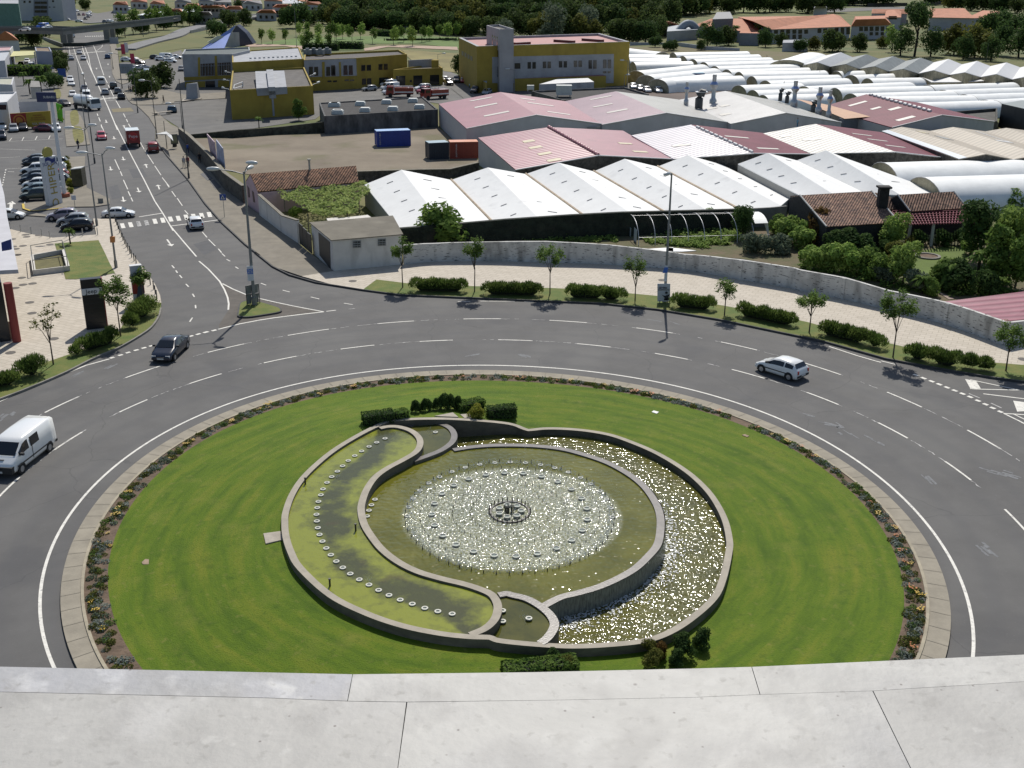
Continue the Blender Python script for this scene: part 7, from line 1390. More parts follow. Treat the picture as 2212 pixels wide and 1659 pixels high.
BL={'y':('yellow flowering plant in the curved bed around the lawn','yellow flowers of the ring bed'),'o':('orange flowering plant in the curved bed around the lawn','orange flowers of the ring bed'),'s':('silvery cushion plant in the curved bed around the lawn','silvery cushion plants of the ring bed'),'g':('grey green cushion plant in the curved bed around the lawn','grey green plants of the ring bed'),'o2':0,'m':('dark green cushion plant in the curved bed around the lawn','dark green plants of the ring bed')}
NM={'y':'yellow_flower','o':'orange_flower','s':'silver_cushion','g':'grey_cushion','l':'olive_cushion','m':'green_cushion'}
BL['l']=('olive cushion plant in the curved bed around the lawn','olive plants of the ring bed')
stuff={}
per={}
for j,(y,p,me,kind,s,rz)in enumerate(vis):
 if me is cm[2]:kind='l'
 per[kind]=per.get(kind,0)+1
 if per[kind]<=290:
  o=link(NM[kind],me);o.location=(p.x,p.y,.17);o.scale=(s,s,s);o.rotation_euler=(0,0,rz);tag(o,BL[kind][0],'plant',BL[kind][1])
 else:
  mb=stuff.setdefault(kind,(MB(),me))[0];c,s_=math.cos(rz)*s,math.sin(rz)*s
  mb.add([(p.x+v.co.x*c-v.co.y*s_,p.y+v.co.x*s_+v.co.y*c,.17+v.co.z*s)for v in me.vertices],[tuple(f.vertices)for f in me.polygons],0,True)
for kind,(mb,me)in stuff.items():
 o=mb.build(NM[kind]+'_drift',list(me.materials));tag(o,'far drift of '+BL[kind][0].replace(' plant in','s in'),'plants',kind='stuff')
 # ------------ street trees
def street_tree(label,base,top,seed,rad=1.3,dens=1.0,split=.45,mm=mf_mid,bare=False):
 p=K(*base);h=hgt(px(*base),px(*top));rr=random.Random(seed);t=thing('street_tree',label,'tree',(p.x,p.y,.13));mb=MB();tips=[]
 h0=h*split;mb.tube([(0,0,-.1),(rr.uniform(-.05,.05),rr.uniform(-.05,.05),h0)],[.07,.045],6)
 nb=6
 for i in range(nb):
  a=6.283*i/nb+rr.uniform(-.5,.5);s=rad*rr.uniform(.35,.85);z=h*rr.uniform(.72,.98)if i else h*.97
  if i==0:s*=.2
  m1=Vector((math.cos(a)*s*.45,math.sin(a)*s*.45,h0+(z-h0)*.55));e=Vector((math.cos(a)*s,math.sin(a)*s,z));mb.tube([(0,0,h0*rr.uniform(.92,1)),m1,e],[.035,.022,.01],4);tips+=[e,m1.lerp(e,.6)]
  for k in range(2):
   a2=a+rr.uniform(-1,1);e2=m1+Vector((math.cos(a2)*rad*.4,math.sin(a2)*rad*.4,rr.uniform(0,h*.16)));mb.tube([m1,e2],[.016,.007],4);tips.append(e2)
 mb.build('trunk',m_bark,t)
 cr=MB();vs=[];fs=[]
 for e in tips:
  for k in range(int((16 if bare else 60)*dens)):
   d=Vector((rr.gauss(0,1),rr.gauss(0,1),rr.gauss(0,.7)));d=d.normalized()*rr.random()**.5*(.3 if bare else .46)
   c=e+d;nn=Vector((rr.gauss(0,.5),rr.gauss(0,.5),1)).normalized();a_=nn.cross(Vector((rr.gauss(0,1),rr.gauss(0,1),rr.gauss(0,.3)))).normalized();b_=nn.cross(a_);z=rr.uniform(.06,.12);j=len(vs);vs+=[c-a_*z*1.2,c-b_*z*.7,c+a_*z*1.2,c+b_*z*.7];fs.append((j,j+1,j+2,j+3))
 cr.add(vs,fs,0,True);cr.build('crown',mm,t);return t
street_tree('young street tree nearest the grey roofed garage',('C2',30,380),('B2',800,1430),1,1.25)
street_tree('second young street tree from the garage with a twin forked crown',('C2',798,425),('B2',1800,1435),2,1.35)
street_tree('young street tree with rounded crown between the second and third hedges',('C2',1605,450),('B3',585,1530),3,1.6)
street_tree('thin young tree just left of the tall lamp post',('C3',375,520),('C3',390,30),4,1.3,.7,.3)
street_tree('small forked young tree right of the poster board hedge',('C3',1330,680),('C3',1350,315),5,1.4,.7)
street_tree('young street tree nearest to the white hatchback',('C4',88,800),('C4',150,410),6,1.5)
street_tree('tallest street tree with lopsided crown before the long wall',('C4',915,1045),('C4',1045,385),7,1.9,1.5,.4)
street_tree('young tree at the right edge below the wall corner',('C4',2030,1180),('C4',2100,730),8,1.7,1.2)
street_tree('leafy street tree partly hiding the black sign pillar',('C0',1295,905),('C0',1220,290),9,1.9,1.5)
street_tree('nearly bare street tree on the western pavement strip',('C0',575,1210),('C0',390,560),10,1.6,1,.38,mf_olive,True)
street_tree('small leafy tree behind the red and blue banner',('C0',1540,560),('C0',1470,185),11,1.2,1.1)
# ------------ garden behind the long wall
GB=[('B5',240,1310,'bush1',.9,'light shrub at the veranda of the basalt house'),('B5',690,1440,'gtree1',1.2,'yellow green tree in front of the basalt house'),('B5',180,1520,'bush2',1.6,'dark reed like bush mass left of the garden path'),('B5',350,1520,'bush2',1.3,'dark bush right of the reed mass'),('B5',40,1500,'bush2',1.4,'dark bush at the left of the reed mass'),('B4',2010,1500,'bush3',2.1,'large russet brown bush beside the basalt house'),('B4',1560,1480,'bush1',1.7,'rounded bright green bush below the basalt house wall'),('B4',1400,1380,'bush0',1.2,'green bush right of the torn plastic'),('B4',1700,1560,'bush1',1.4,'bright green bush lower right of the rounded one'),('B4',1110,1600,'bush4',1.3,'grey green broad leaved plant under the torn plastic'),('B4',1450,1620,'bush4',1.2,'grey leaved agave like bush'),('B4',960,1430,'gtree2',1.0,'dark shrub tree beside the torn plastic'),('B4',860,1290,'bush1',1.1,'light bush against the wall behind the hoops'),('B4',500,1290,'bush0',1.2,'green bush against the hedge wall behind the hoops'),('C4',100,150,'bush1',1.35,'light green bush against the long wall at its left garden end'),('C4',260,170,'bush1',1.5,'pale green bush just behind the long wall'),('C4',430,190,'bush1',1.7,'biggest pale green bush behind the long wall'),('C4',600,215,'bush0',1.5,'green bush right of the biggest pale one'),('C4',740,260,'bush0',1.4,'green bush behind the middle of the long wall'),('C4',820,280,'bush4',1.0,'grey green bush behind the long wall'),('C4',1010,300,'gtree1',1.2,'dark bushy tree left of the round bed'),('C4',1170,360,'bush4',1.2,'silvery bush below the dark bushy tree'),('C4',1290,410,'bush0',.9,'small green bush by the path end'),('C4',910,130,'bush6',.7,'small olive bush on the garden path'),('C4',790,85,'bush2',.5,'tiny dark bush by the path'),('C4',850,20,'bush2',.9,'dark low bush above the path'),('B5',1620,1560,'gtree2',1.7,'dark tree right of the garden lawn'),('B5',1560,1480,'bush1',.9,'light shrub before the dark tree right of the lawn'),('B5',1000,1370,'bush2',.9,'dark shrub at the left pergola posts'),('B5',1270,1380,'bush2',1.0,'dark shrub between the pergola posts'),('B5',1440,1370,'bush2',1.0,'dark shrub under the right pergola post'),('B5',900,1380,'bush6',.6,'olive shrub at the foot of the left pergola post'),('B5',1160,1360,'bush4',.6,'pale flowering shrub between the pergola posts'),('B5',730,1560,'bush6',1.1,'olive bush at the lower left of the round bed'),('C4',1440,350,'bush0',1.5,'dark green bush right of the round bed'),('C4',1560,380,'bush2',1.6,'dark dense bush behind the pink roof'),('C4',1950,330,'gtree0',1.6,'tall bushy tree behind the pink sheet roof'),('C4',2120,340,'gtree0',1.5,'dark tall tree at the right edge behind the pink roof'),('C4',1850,390,'bush2',1.2,'dark low bush at the pink roof ridge'),('B5',1730,870,'bush1',1.2,'white flowered bush left of the dragon tree'),('B5',2090,1000,'bush0',1.6,'grassy tall bush above the dragon tree'),('B5',2150,1400,'bush1',1.6,'light bush at the right edge below the dragon tree'),('B5',2000,1560,'gtree1',1.7,'pale flowering tree at the right edge of the garden'),('B5',1760,890,'bush0',1.0,'green bush in front of the big tunnel'),('B5',1900,880,'bush2',1.2,'dark bush beside the big tunnel foot')]
for n,x,y,k,s,l in GB:
 (plant if PR[k][1]else single)(k,'garden_tree' if PR[k][1]else 'garden_bush',l,'tree' if PR[k][1]else 'bush',K(n,x,y,.03),s)
for n,x,y,k,s,l in(('B5',1850,1420,'dragon',1.2,'left dark dragon tree with dense spiky head'),('B5',2000,1380,'dragon',1.25,'right dark dragon tree with dense spiky head'),('C4',1740,300,'palm',.55,'slim palm like plant with pale stem in the garden'),('C4',1480,350,'smallpalm',1.5,'spiky cycad right of the round bed'),('C4',1200,400,'smallpalm',1.0,'spiky agave near the wall')):plant(k,'palm_tree',l,'palm',K(n,x,y,.03),s)
vg=MB();rr=random.Random(3)
def scatter(mb,n,poly,cnt,size,hmax):
 P=KL(n,poly);xs=[p.x for p in P];ys=[p.y for p in P];k=0
 while k<cnt:
  x,y=rr.uniform(min(xs),max(xs)),rr.uniform(min(ys),max(ys));ins=False;j=len(P)-1
  for i in range(len(P)):
   if(P[i].y>y)!=(P[j].y>y)and x<(P[j].x-P[i].x)*(y-P[i].y)/(P[j].y-P[i].y)+P[i].x:ins=not ins
   j=i
  if not ins:continue
  k+=1
  if mnoise.noise(Vector((x*.5,y*.5,0)))<-.15:continue
  h=rr.uniform(.1,hmax)
  for q in range(5):
   a=rr.random()*6.28;s=size*rr.uniform(.5,1.2);c=Vector((x+rr.gauss(0,.12),y+rr.gauss(0,.12),h*rr.random()));u=Vector((math.cos(a),math.sin(a),rr.uniform(-.2,.8))).normalized()*s;v=Vector((-math.sin(a),math.cos(a),rr.uniform(0,.5))).normalized()*s*.6;mb.add([c-u-v,c+u-v,c+u+v,c-u+v],[(0,1,2,3)])
scatter(vg,'B3',[(0,1455),(1500,1370),(1500,1480),(0,1470)],500,.14,.5);scatter(vg,'B4',[(0,1350),(900,1330),(1000,1480),(500,1560),(0,1520)],1500,.14,.7)
scatter(vg,'B3',[(1850,1420),(2212,1400),(2212,1500),(1850,1500)],300,.14,.6)
tag(vg.build('vegetable_plants',mf_light),'low vegetable plants covering the garden plot under the bare hoops','plants',kind='stuff')
vg=MB();scatter(vg,'B5',[(0,1500),(400,1380),(850,1500),(900,1659),(0,1659)],700,.14,.6);scatter(vg,'C4',[(0,100),(700,20),(1000,250),(1300,420),(850,340),(0,160)],900,.15,.7);scatter(vg,'C4',[(1350,200),(2000,150),(2200,500),(1800,420),(1500,440)],900,.15,.8)
tag(vg.build('ground_cover',mf_mid),'mixed low ground cover between the garden bushes','plants',kind='stuff')
fw=MB();scatter(fw,'B3',[(0,1430),(250,1420),(700,1400),(1000,1390),(1000,1440),(0,1460)],350,.16,1.4)
tag(fw.build('border_plants',mf_mid),'green border plants at the foot of the dark hedge wall','plants',kind='stuff')
for n,x,y,s,k,l in(('B3',650,1370,.7,'bush3','reddish flowering shrub against the dark hedge wall'),('B3',900,1370,.6,'bush4','pale flowering shrub against the dark hedge wall'),('B3',520,1380,.8,'bush4','thin grey shrub against the dark hedge wall'),('B3',300,1400,.7,'bush0','leafy green shrub beside the garden bench')):single(k,'garden_bush',l,'bush',K(n,x,y),s)
p=K('B3',165,1435);t=thing('garden_bench','grey slatted garden bench at the dark hedge wall','bench',p);m_wd=mat('weathered_wood',(.14,.13,.11),.9,.2,4)
mb=MB();mb.box((0,.25,.45),(2.2,.5,.07));mb.build('seat',m_wd,t);mb=MB();[mb.box((0,.5,.65+i*.16),(2.2,.05,.12))for i in range(4)];mb.build('backrest',m_wd,t)
for sx_ in(-1,1):mb=MB();mb.box((sx_,.25,.22),(.08,.5,.44));mb.build('leg',m_wd,t)
plant('bush0','tree','broad dark tree overlapping the left end of the white greenhouse roof','tree',K('B2',1370,1470),(3.0,2.4,2.3))
vn=MB();rr=random.Random(8)
vt=thing('vine_trellis','wide vine covered trellis of light green leaves beside the cottage','vine',K('B1',1700,1140))
def vinepoly(n,pts,z,cnt):
 P=KL(n,pts,z);xs=[p.x for p in P];ys=[p.y for p in P];k=0
 while k<cnt:
  x,y=rr.uniform(min(xs),max(xs)),rr.uniform(min(ys),max(ys));ins=False;j=len(P)-1
  for i in range(len(P)):
   if(P[i].y>y)!=(P[j].y>y)and x<(P[j].x-P[i].x)*(y-P[i].y)/(P[j].y-P[i].y)+P[i].x:ins=not ins
   j=i
  if not ins:continue
  k+=1;nz=mnoise.noise(Vector((x*.6,y*.6,1)));c=Vector((x,y,z+.25+nz*.7+rr.gauss(0,.1)));nn=Vector((rr.gauss(0,.5),rr.gauss(0,.5)-.2,1)).normalized();a_=nn.cross(Vector((rr.gauss(0,1),rr.gauss(0,1),rr.gauss(0,1)))).normalized();b_=nn.cross(a_);s=rr.uniform(.1,.2);vn.add([c-a_*s,c-b_*s*.8,c+a_*s,c+b_*s*.8],[(0,1,2,3)],0,True)
vinepoly('B1',[(1420,860),(1750,760),(2212,715),(2420,700),(2560,740),(2600,860),(2480,900),(2440,980),(2450,1080),(2350,1130),(2212,1150),(1850,1130),(1750,1040),(1480,920)],2.4,6500)
vn.build('leaves',mf_vine,vt,True)
tr=MB()
for(n,x,y)in(('B1',1500,930),('B1',1800,1110),('B1',2150,1140),('B2',180,1090),('B2',320,880)):p=g(*px(n,x,y),2.3);tr.tube([(p.x,p.y,-.05),(p.x,p.y,2.3)],.07,5)
tr.build('trellis_posts',m_wd,vt,True)
plant('bush1','bush','leafy bush in the shade at the foot of the vine trellis','bush',K('B1',1640,1170),.8)
# ------------ vehicles
m_tyre=mat('tyre',(.018,.018,.018),.85);m_rim=mat('rim',(.4,.41,.42),.3,metal=.6);m_cg=mat('car_glass',(.012,.015,.018),.06,spec=.8);m_trim=mat('car_trim',(.025,.025,.025),.6)
m_hl=mat('headlamp',(.6,.62,.62),.1);m_tl=mat('tail_lamp',(.35,.015,.01),.2);m_plate=mat('number_plate',(.6,.6,.57),.6)
KIND={'hatch':(3.85,[(-1.9,.42,.62,.66,.66,.6),(-1.84,.26,.86,.9,.80,.7),(-1.72,.22,.93,1.0,.83,.72),(-1.4,.2,.94,1.36,.84,.6),(-.9,.2,.93,1.42,.845,.6),(-.2,.2,.91,1.43,.845,.6),(.3,.2,.89,1.36,.84,.59),(1.02,.2,.87,.91,.82,.68),(1.5,.2,.76,.8,.79,.64),(1.78,.24,.6,.66,.74,.58),(1.9,.38,.5,.54,.62,.5)],(3,6)),'sedan':(4.5,[(-2.25,.42,.68,.72,.66,.58),(-2.15,.26,.88,.92,.8,.68),(-1.6,.2,.92,.97,.85,.7),(-1.5,.2,.93,.99,.855,.68),(-.85,.2,.92,1.38,.86,.58),(-.1,.2,.91,1.43,.86,.6),(.45,.2,.9,1.37,.855,.59),(1.15,.2,.88,.92,.84,.7),(1.75,.2,.77,.81,.8,.66),(2.08,.24,.6,.66,.75,.6),(2.22,.38,.5,.54,.62,.5)],(4,6)),'suv':(4.3,[(-2.1,.5,.8,.84,.7,.64),(-2.04,.32,1.0,1.08,.84,.76),(-1.95,.3,1.05,1.45,.87,.7),(-1.6,.3,1.05,1.66,.88,.68),(-.6,.3,1.03,1.7,.88,.68),(.3,.3,1.0,1.64,.88,.67),(.95,.3,.98,1.04,.86,.74),(1.6,.3,.9,.95,.84,.72),(1.95,.34,.7,.78,.8,.68),(2.1,.45,.6,.64,.7,.58)],(3,5)),'van':(4.8,[(-2.38,.4,1.0,1.7,.86,.8),(-2.34,.3,1.1,1.93,.93,.84),(-1.8,.26,1.12,1.97,.95,.84),(-.4,.26,1.12,1.97,.95,.84),(.75,.26,1.1,1.93,.95,.82),(1.05,.26,1.08,1.82,.94,.8),(1.75,.26,1.04,1.1,.9,.76),(2.15,.3,.82,.9,.85,.72),(2.36,.4,.62,.66,.76,.62)],(4,5))}
PROTO={}
def carproto(kind,detail=True):
 L,S,_=KIND[kind];P={}
 if True:
  mb=MB();n=12;vs=[]
  for(x,zb,zl,zt,wb,wt)in S:
   wm_=wb*1.0;vs+=[(x,-wb*.9,zb),(x,-wb,zb+.12*(zl-zb)/.6),(x,-wm_,zb+(zl-zb)*.55),(x,-wb*.985,zl),(x,-wt-(wb-wt)*.05,zl+(zt-zl)*.9),(x,-wt*.8,zt),(x,wt*.8,zt),(x,wt+(wb-wt)*.05,zl+(zt-zl)*.9),(x,wb*.985,zl),(x,wm_,zb+(zl-zb)*.55),(x,wb,zb+.12*(zl-zb)/.6),(x,wb*.9,zb)]
  N=len(S);mb.add(vs,[(i*n+j,(i+1)*n+j,(i+1)*n+(j+1)%n,i*n+(j+1)%n)for i in range(N-1)for j in range(n)]+[tuple(range(n)),tuple(range((N-1)*n,N*n))[::-1]],0,True)
  mb.f=[f[::-1]for f in mb.f];P['body']=(mb.mesh('body'),'paint')
 def side(x0,x1,y):
  def at(x,which):
   for a,b in zip(S,S[1:]):
    if a[0]<=x<=b[0]:
     u=(x-a[0])/(b[0]-a[0]);q=[a[i]+(b[i]-a[i])*u for i in range(6)];zl,zt,wb,wt=q[2],q[3],q[4]*.985,q[5]+(q[4]-q[5])*.05;f=.12 if which==0 else .84;z=zl+(zt-zl)*f*.9;w=wb+(wt-wb)*f;return Vector((x,y*(w+.012),z))
  return at
 def winmesh(xs,y):
  at=side(0,0,y);mb=MB();lo=[at(x,0)for x in xs];hi=[at(x,1)for x in xs];m=len(xs)
  mb.add(lo+hi,[(i,i+1,m+i+1,m+i)if y<0 else(i+1,i,m+i,m+i+1)for i in range(m-1)]);return mb.mesh('side_window')
 W={'hatch':[[-1.45,-1.2,-.75],[-.65,-.2,.3,.8]],'sedan':[[-1.25,-.85,-.35],[-.25,.1,.45,.95]],'suv':[[-1.85,-1.6,-1.25],[-1.15,-.6,-.25],[-.15,.3,.75]],'van':[[-.55,.1,.35],[.55,.75,1.05,1.5]]}[kind]
 P['win']=[(winmesh(w,y),)for w in W for y in(-1,1)]
 def top(i,j,f0,f1,nm):
  a,b=S[i],S[j];q=lambda f:[a[k]+(b[k]-a[k])*f for k in range(6)];r0,r1=q(f0),q(f1)
  off=Vector((.015 if b[0]>0 and i>2 else-.015,0,.012));mb=MB();k0=.86;v=[Vector((r0[0],-r0[5]*k0*1.1,r0[3])),Vector((r0[0],r0[5]*k0*1.1,r0[3])),Vector((r1[0],r1[5]*k0*1.1,r1[3])),Vector((r1[0],-r1[5]*k0*1.1,r1[3]))]
  mb.add([p+off for p in v],[(0,3,2,1)]if b[0]>a[0]else[(0,1,2,3)]);return mb.mesh(nm)
 fi,fj={'hatch':(6,7),'sedan':(6,7),'suv':(5,6),'van':(5,6)}[kind];P['ws']=top(fi,fj,.1,.92,'windscreen')
 ri,rj={'hatch':(2,3),'sedan':(3,4),'suv':(2,3),'van':(0,1)}[kind];P['rw']=top(ri,rj,.08,.85,'rear_window')
 if kind in('van','suv'):
  x0=S[0][0]-.01;mb=MB();z0,z1=(1.15,1.7)if kind=='van' else(1.08,1.42);x1=S[1][0]-.03 if kind=='suv' else S[0][0]-.012
  mb.add([(x1,-.68,z0),(x1,.68,z0),(x1+(.04 if kind=='suv' else 0),.6,z1),(x1+(.04 if kind=='suv' else 0),-.6,z1)],[(0,3,2,1)]);P['rw']=mb.mesh('rear_window')
 r=.31 if kind!='suv' else .36;tw=MB();
 tw.tube([(0,-.1,0),(0,.1,0)],r,16);P['tyre']=tw.mesh('tyre');rm=MB();rm.tube([(0,-.108,0),(0,.108,0)],r*.6,10);P['rim']=rm.mesh('rim');P['r']=r
 wb_=L*.315;P['wx']=(wb_*1.02,-wb_*.98);P['wy']=S[4][4]-.1
 ar=MB();
 for x in P['wx']:
  for s in(-1,1):
   y=s*(S[4][4]+.004);mm=[(x+(r+.07)*math.cos(math.pi*k/10),y,r+(r+.07)*math.sin(math.pi*k/10))for k in range(11)]+[(x-(r+.07),y,S[4][1]+.0),(x+(r+.07),y,S[4][1]+.0)]
   ar.add(mm,[tuple(range(13))if s<0 else tuple(range(13))[::-1]])
 P['arch']=ar.mesh('wheel_arches')
 l=MB();e=S[-2];
 def box(m,x,y,z,dx,dy,dz):m.box((x,y,z),(dx,dy,dz));return m
 P['hl']=[box(MB(),e[0]-.02,s*e[4]*.72,(e[2]+e[1])*.5+.12,.22,.34,.16).mesh('headlight')for s in(-1,1)]
 e=S[1];P['tl']=[box(MB(),e[0]+.0,s*e[4]*.8,e[2]-.12,.13,.16,.26).mesh('tail_light')for s in(-1,1)]
 e=S[-1];P['bf']=box(MB(),e[0]-.07,0,.4,.22,e[4]*2.2,.16).mesh('bumper');e=S[0];P['br']=box(MB(),e[0]+.07,0,.44,.2,e[4]*2.2,.16).mesh('bumper')
 P['gr']=box(MB(),S[-1][0]-.02,0,S[-1][2]+.0,.1,.6,.08).mesh('grille');P['pl']=[box(MB(),S[-1][0]+.045,0,.42,.02,.5,.11).mesh('number_plate'),box(MB(),S[0][0]-.035,0,.48,.02,.5,.11).mesh('number_plate')]
 P['mir']=[box(MB(),{'hatch':.75,'sedan':.9,'suv':.7,'van':1.45}[kind],s*(S[4][4]+.08),S[4][2]+.1,.14,.2,.14).mesh('mirror')for s in(-1,1)]
 PROTO[kind]=P;return P
def paint(c):
 nm='paint_%d_%d_%d'%tuple(int(255*v)for v in c)
 if nm in _M:return _M[nm]
 return mat(nm,c,.25,coat=.5,spec=.5)
CARS={}
def car(kind,col,label,loc,rz,sc=1.0,full=True,glasscol=None):
 P=PROTO.get(kind)or carproto(kind);t=thing('car' if kind!='van' else 'van',label,'car' if kind!='van' else 'van',(loc[0],loc[1],loc[2]if len(loc)>2 else 0),rz);t.scale=(sc,)*3
 def add(nm,me,m):
  if not me.materials:me.materials.append(m)
  o=link(nm,me,t);return o
 b=add('body',P['body'][0],paint(col));b.material_slots[0].link='OBJECT';b.material_slots[0].material=paint(col)
 for(me,)in P['win']:add('side_window',me,m_cg)
 add('windscreen',P['ws'],m_cg);add('rear_window',P['rw'],m_cg)
 for x in P['wx']:
  for s in(-1,1):
   w=add('wheel',P['tyre'],m_tyre);w.location=(x,s*P['wy'],P['r']);w['hask']=1
   if full:q=link('rim',P['rim'],w);(not P['rim'].materials)and P['rim'].materials.append(m_rim)
 add('wheel_arches',P['arch'],m_tyre)
 if full:
  for me in P['hl']:add('headlight',me,m_hl)
  for me in P['tl']:add('tail_light',me,m_tl)
  add('bumper',P['bf'],m_trim if kind in('van',)else paint(col));add('bumper',P['br'],m_trim);add('grille',P['gr'],m_trim)
  for me in P['pl']:add('number_plate',me,m_plate)
  for me in P['mir']:add('mirror',me,m_trim)
 return t
def carw(kind,col,label,n,f,r,left,z=0,full=True):
 F_,R_=K(n,*f,z),K(n,*r,z);d=F_-R_;P=PROTO.get(kind)or carproto(kind);sc=min(1.12,max(.9,d.length/(P['wx'][0]-P['wx'][1])));d.normalize();lft=Vector((-d.y,d.x,0));c=(F_+R_)/2+lft*(-1 if left else 1)*P['wy']*sc
 return car(kind,col,label,(c.x,c.y,z),math.atan2(d.y,d.x),sc,full)
def carc(kind,col,label,n,x,y,dx,dy,z=0,sc=1.0,full=False):
 a=K(n,x,y,z);b=K(n,x+dx,y+dy,z);d=b-a;return car(kind,col,label,(a.x,a.y,z),math.atan2(d.y,d.x),sc,full)
WH=(.76,.77,.76);SI=(.3,.32,.34);BK=(.012,.013,.016);NV=(.008,.014,.03);RD=(.3,.02,.02);GY=(.12,.13,.14);DG=(.03,.045,.04);MA=(.12,.015,.03)
c1=carw('sedan',NV,'dark blue sedan driving out of the avenue onto the roundabout','C0',(1868,1150),(2003,1020),True)
c2=carw('hatch',WH,'white three door hatchback driving on the right part of the roundabout','C3',(1732,1275),(2022,1365),True)
c3=carw('van',WH,'white panel van with black side window at the left edge','D0',(182,608),(410,428),True)
c4=carw('sedan',WH,'white sedan turning onto the avenue before the zebra crossing','B0',(1612,1165),(1405,1172),False)
c5=carc('hatch',WH,'white hatchback waiting at the zebra crossing seen from behind','B1',370,1285,-60,-105,full=True)
c6=carw('hatch',BK,'black hatchback parked in front of the pale plaza','B0',(845,1340),(1112,1328),True)
carc('hatch',SI,'silver hatchback parked just behind the black hatchback','B0',945,1245,-60,3,full=True);carc('hatch',(.3,.27,.33),'mauve silver hatchback farthest of the three parked together','B0',805,1185,-60,3,full=True)
carw('hatch',WH,'white small car at the left edge beside the plaza bollards','B0',(228,1185),(0,1190),False)
for i,(k,c,l,y,x)in enumerate((('suv',DG,'dark green wagon nearest the totem in the parked row',935,470),('hatch',(.2,.26,.28),'grey teal hatchback second from the front of the parked row',845,470),('hatch',WH,'white hatchback in the middle of the parked row',775,470),('sedan',NV,'dark blue sedan in the parked row',715,462),('hatch',GY,'grey car in the parked row behind the blue sedan',665,458),('suv',WH,'white high roofed car in the parked row',600,455),('hatch',BK,'black car at the back of the parked row',500,455),('hatch',GY,'dark grey car last in the parked row',460,450))):carc(k,c,l,'B0',x,y,-60,2)
for k,c,l,x,y in(('hatch',BK,'black car seen right of the totem top',715,500),('hatch',WH,'white car seen between totem and mast',695,570),('hatch',RD,'red car seen between totem and mast',715,660),('hatch',BK,'black car low between totem and mast',720,720)):carc(k,c,l,'B0',x,y,-60,2)
carc('hatch',(.45,.04,.07),'small red hatchback coming down the avenue','B0',1300,160,10,35,full=True)
carc('suv',RD,'dark red car going up the avenue beside the pavement','B0',1955,315,-25,-50,full=True)
for k,c,l,x,y,dx,dy in(('sedan',SI,'silver white car parked at the left kerb under the far crossing',910,765,-5,-20),('sedan',SI,'silver car passing the far zebra crossing',1015,690,4,20),('sedan',SI,'silver car coming down left of the lane split',1068,765,6,20),('hatch',(.03,.07,.15),'blue car at the far right kerb of the avenue',1375,745,-6,-20),('hatch',WH,'white car farther back in the kerbside pair',900,1040,3,20),('hatch',WH,'white car nearer in the kerbside pair',915,1095,3,20),('hatch',WH,'white car parked alone above the tanker truck',932,1235,3,20),('sedan',NV,'dark car coming down the avenue beside the white parked car',1082,1160,8,25),('van',WH,'white van going up the avenue',1295,1075,-10,-30),('suv',BK,'black car going up beside the white van',1450,1130,-12,-30),('hatch',SI,'silver hatchback waiting at the second zebra crossing',1345,1205,-12,-30),('hatch',GY,'grey car right of the silver hatchback',1508,1190,-12,-30),('hatch',BK,'black hatchback stopped on the second zebra crossing',1550,1265,-12,-30),('sedan',BK,'black white car entering from the left behind the tanker',820,1350,30,8),('van',WH,'white van hidden behind the tanker truck',1112,1262,6,25),('hatch',(.02,.04,.07),'dark car in the side street right of the bench',2190,1430,0,-20),('suv',WH,'white sport utility car parked by the subaru mast',345,1405,30,2)):
 carc(k,c,l.replace('subaru','blue sign'),'A0',x,y,dx,dy)
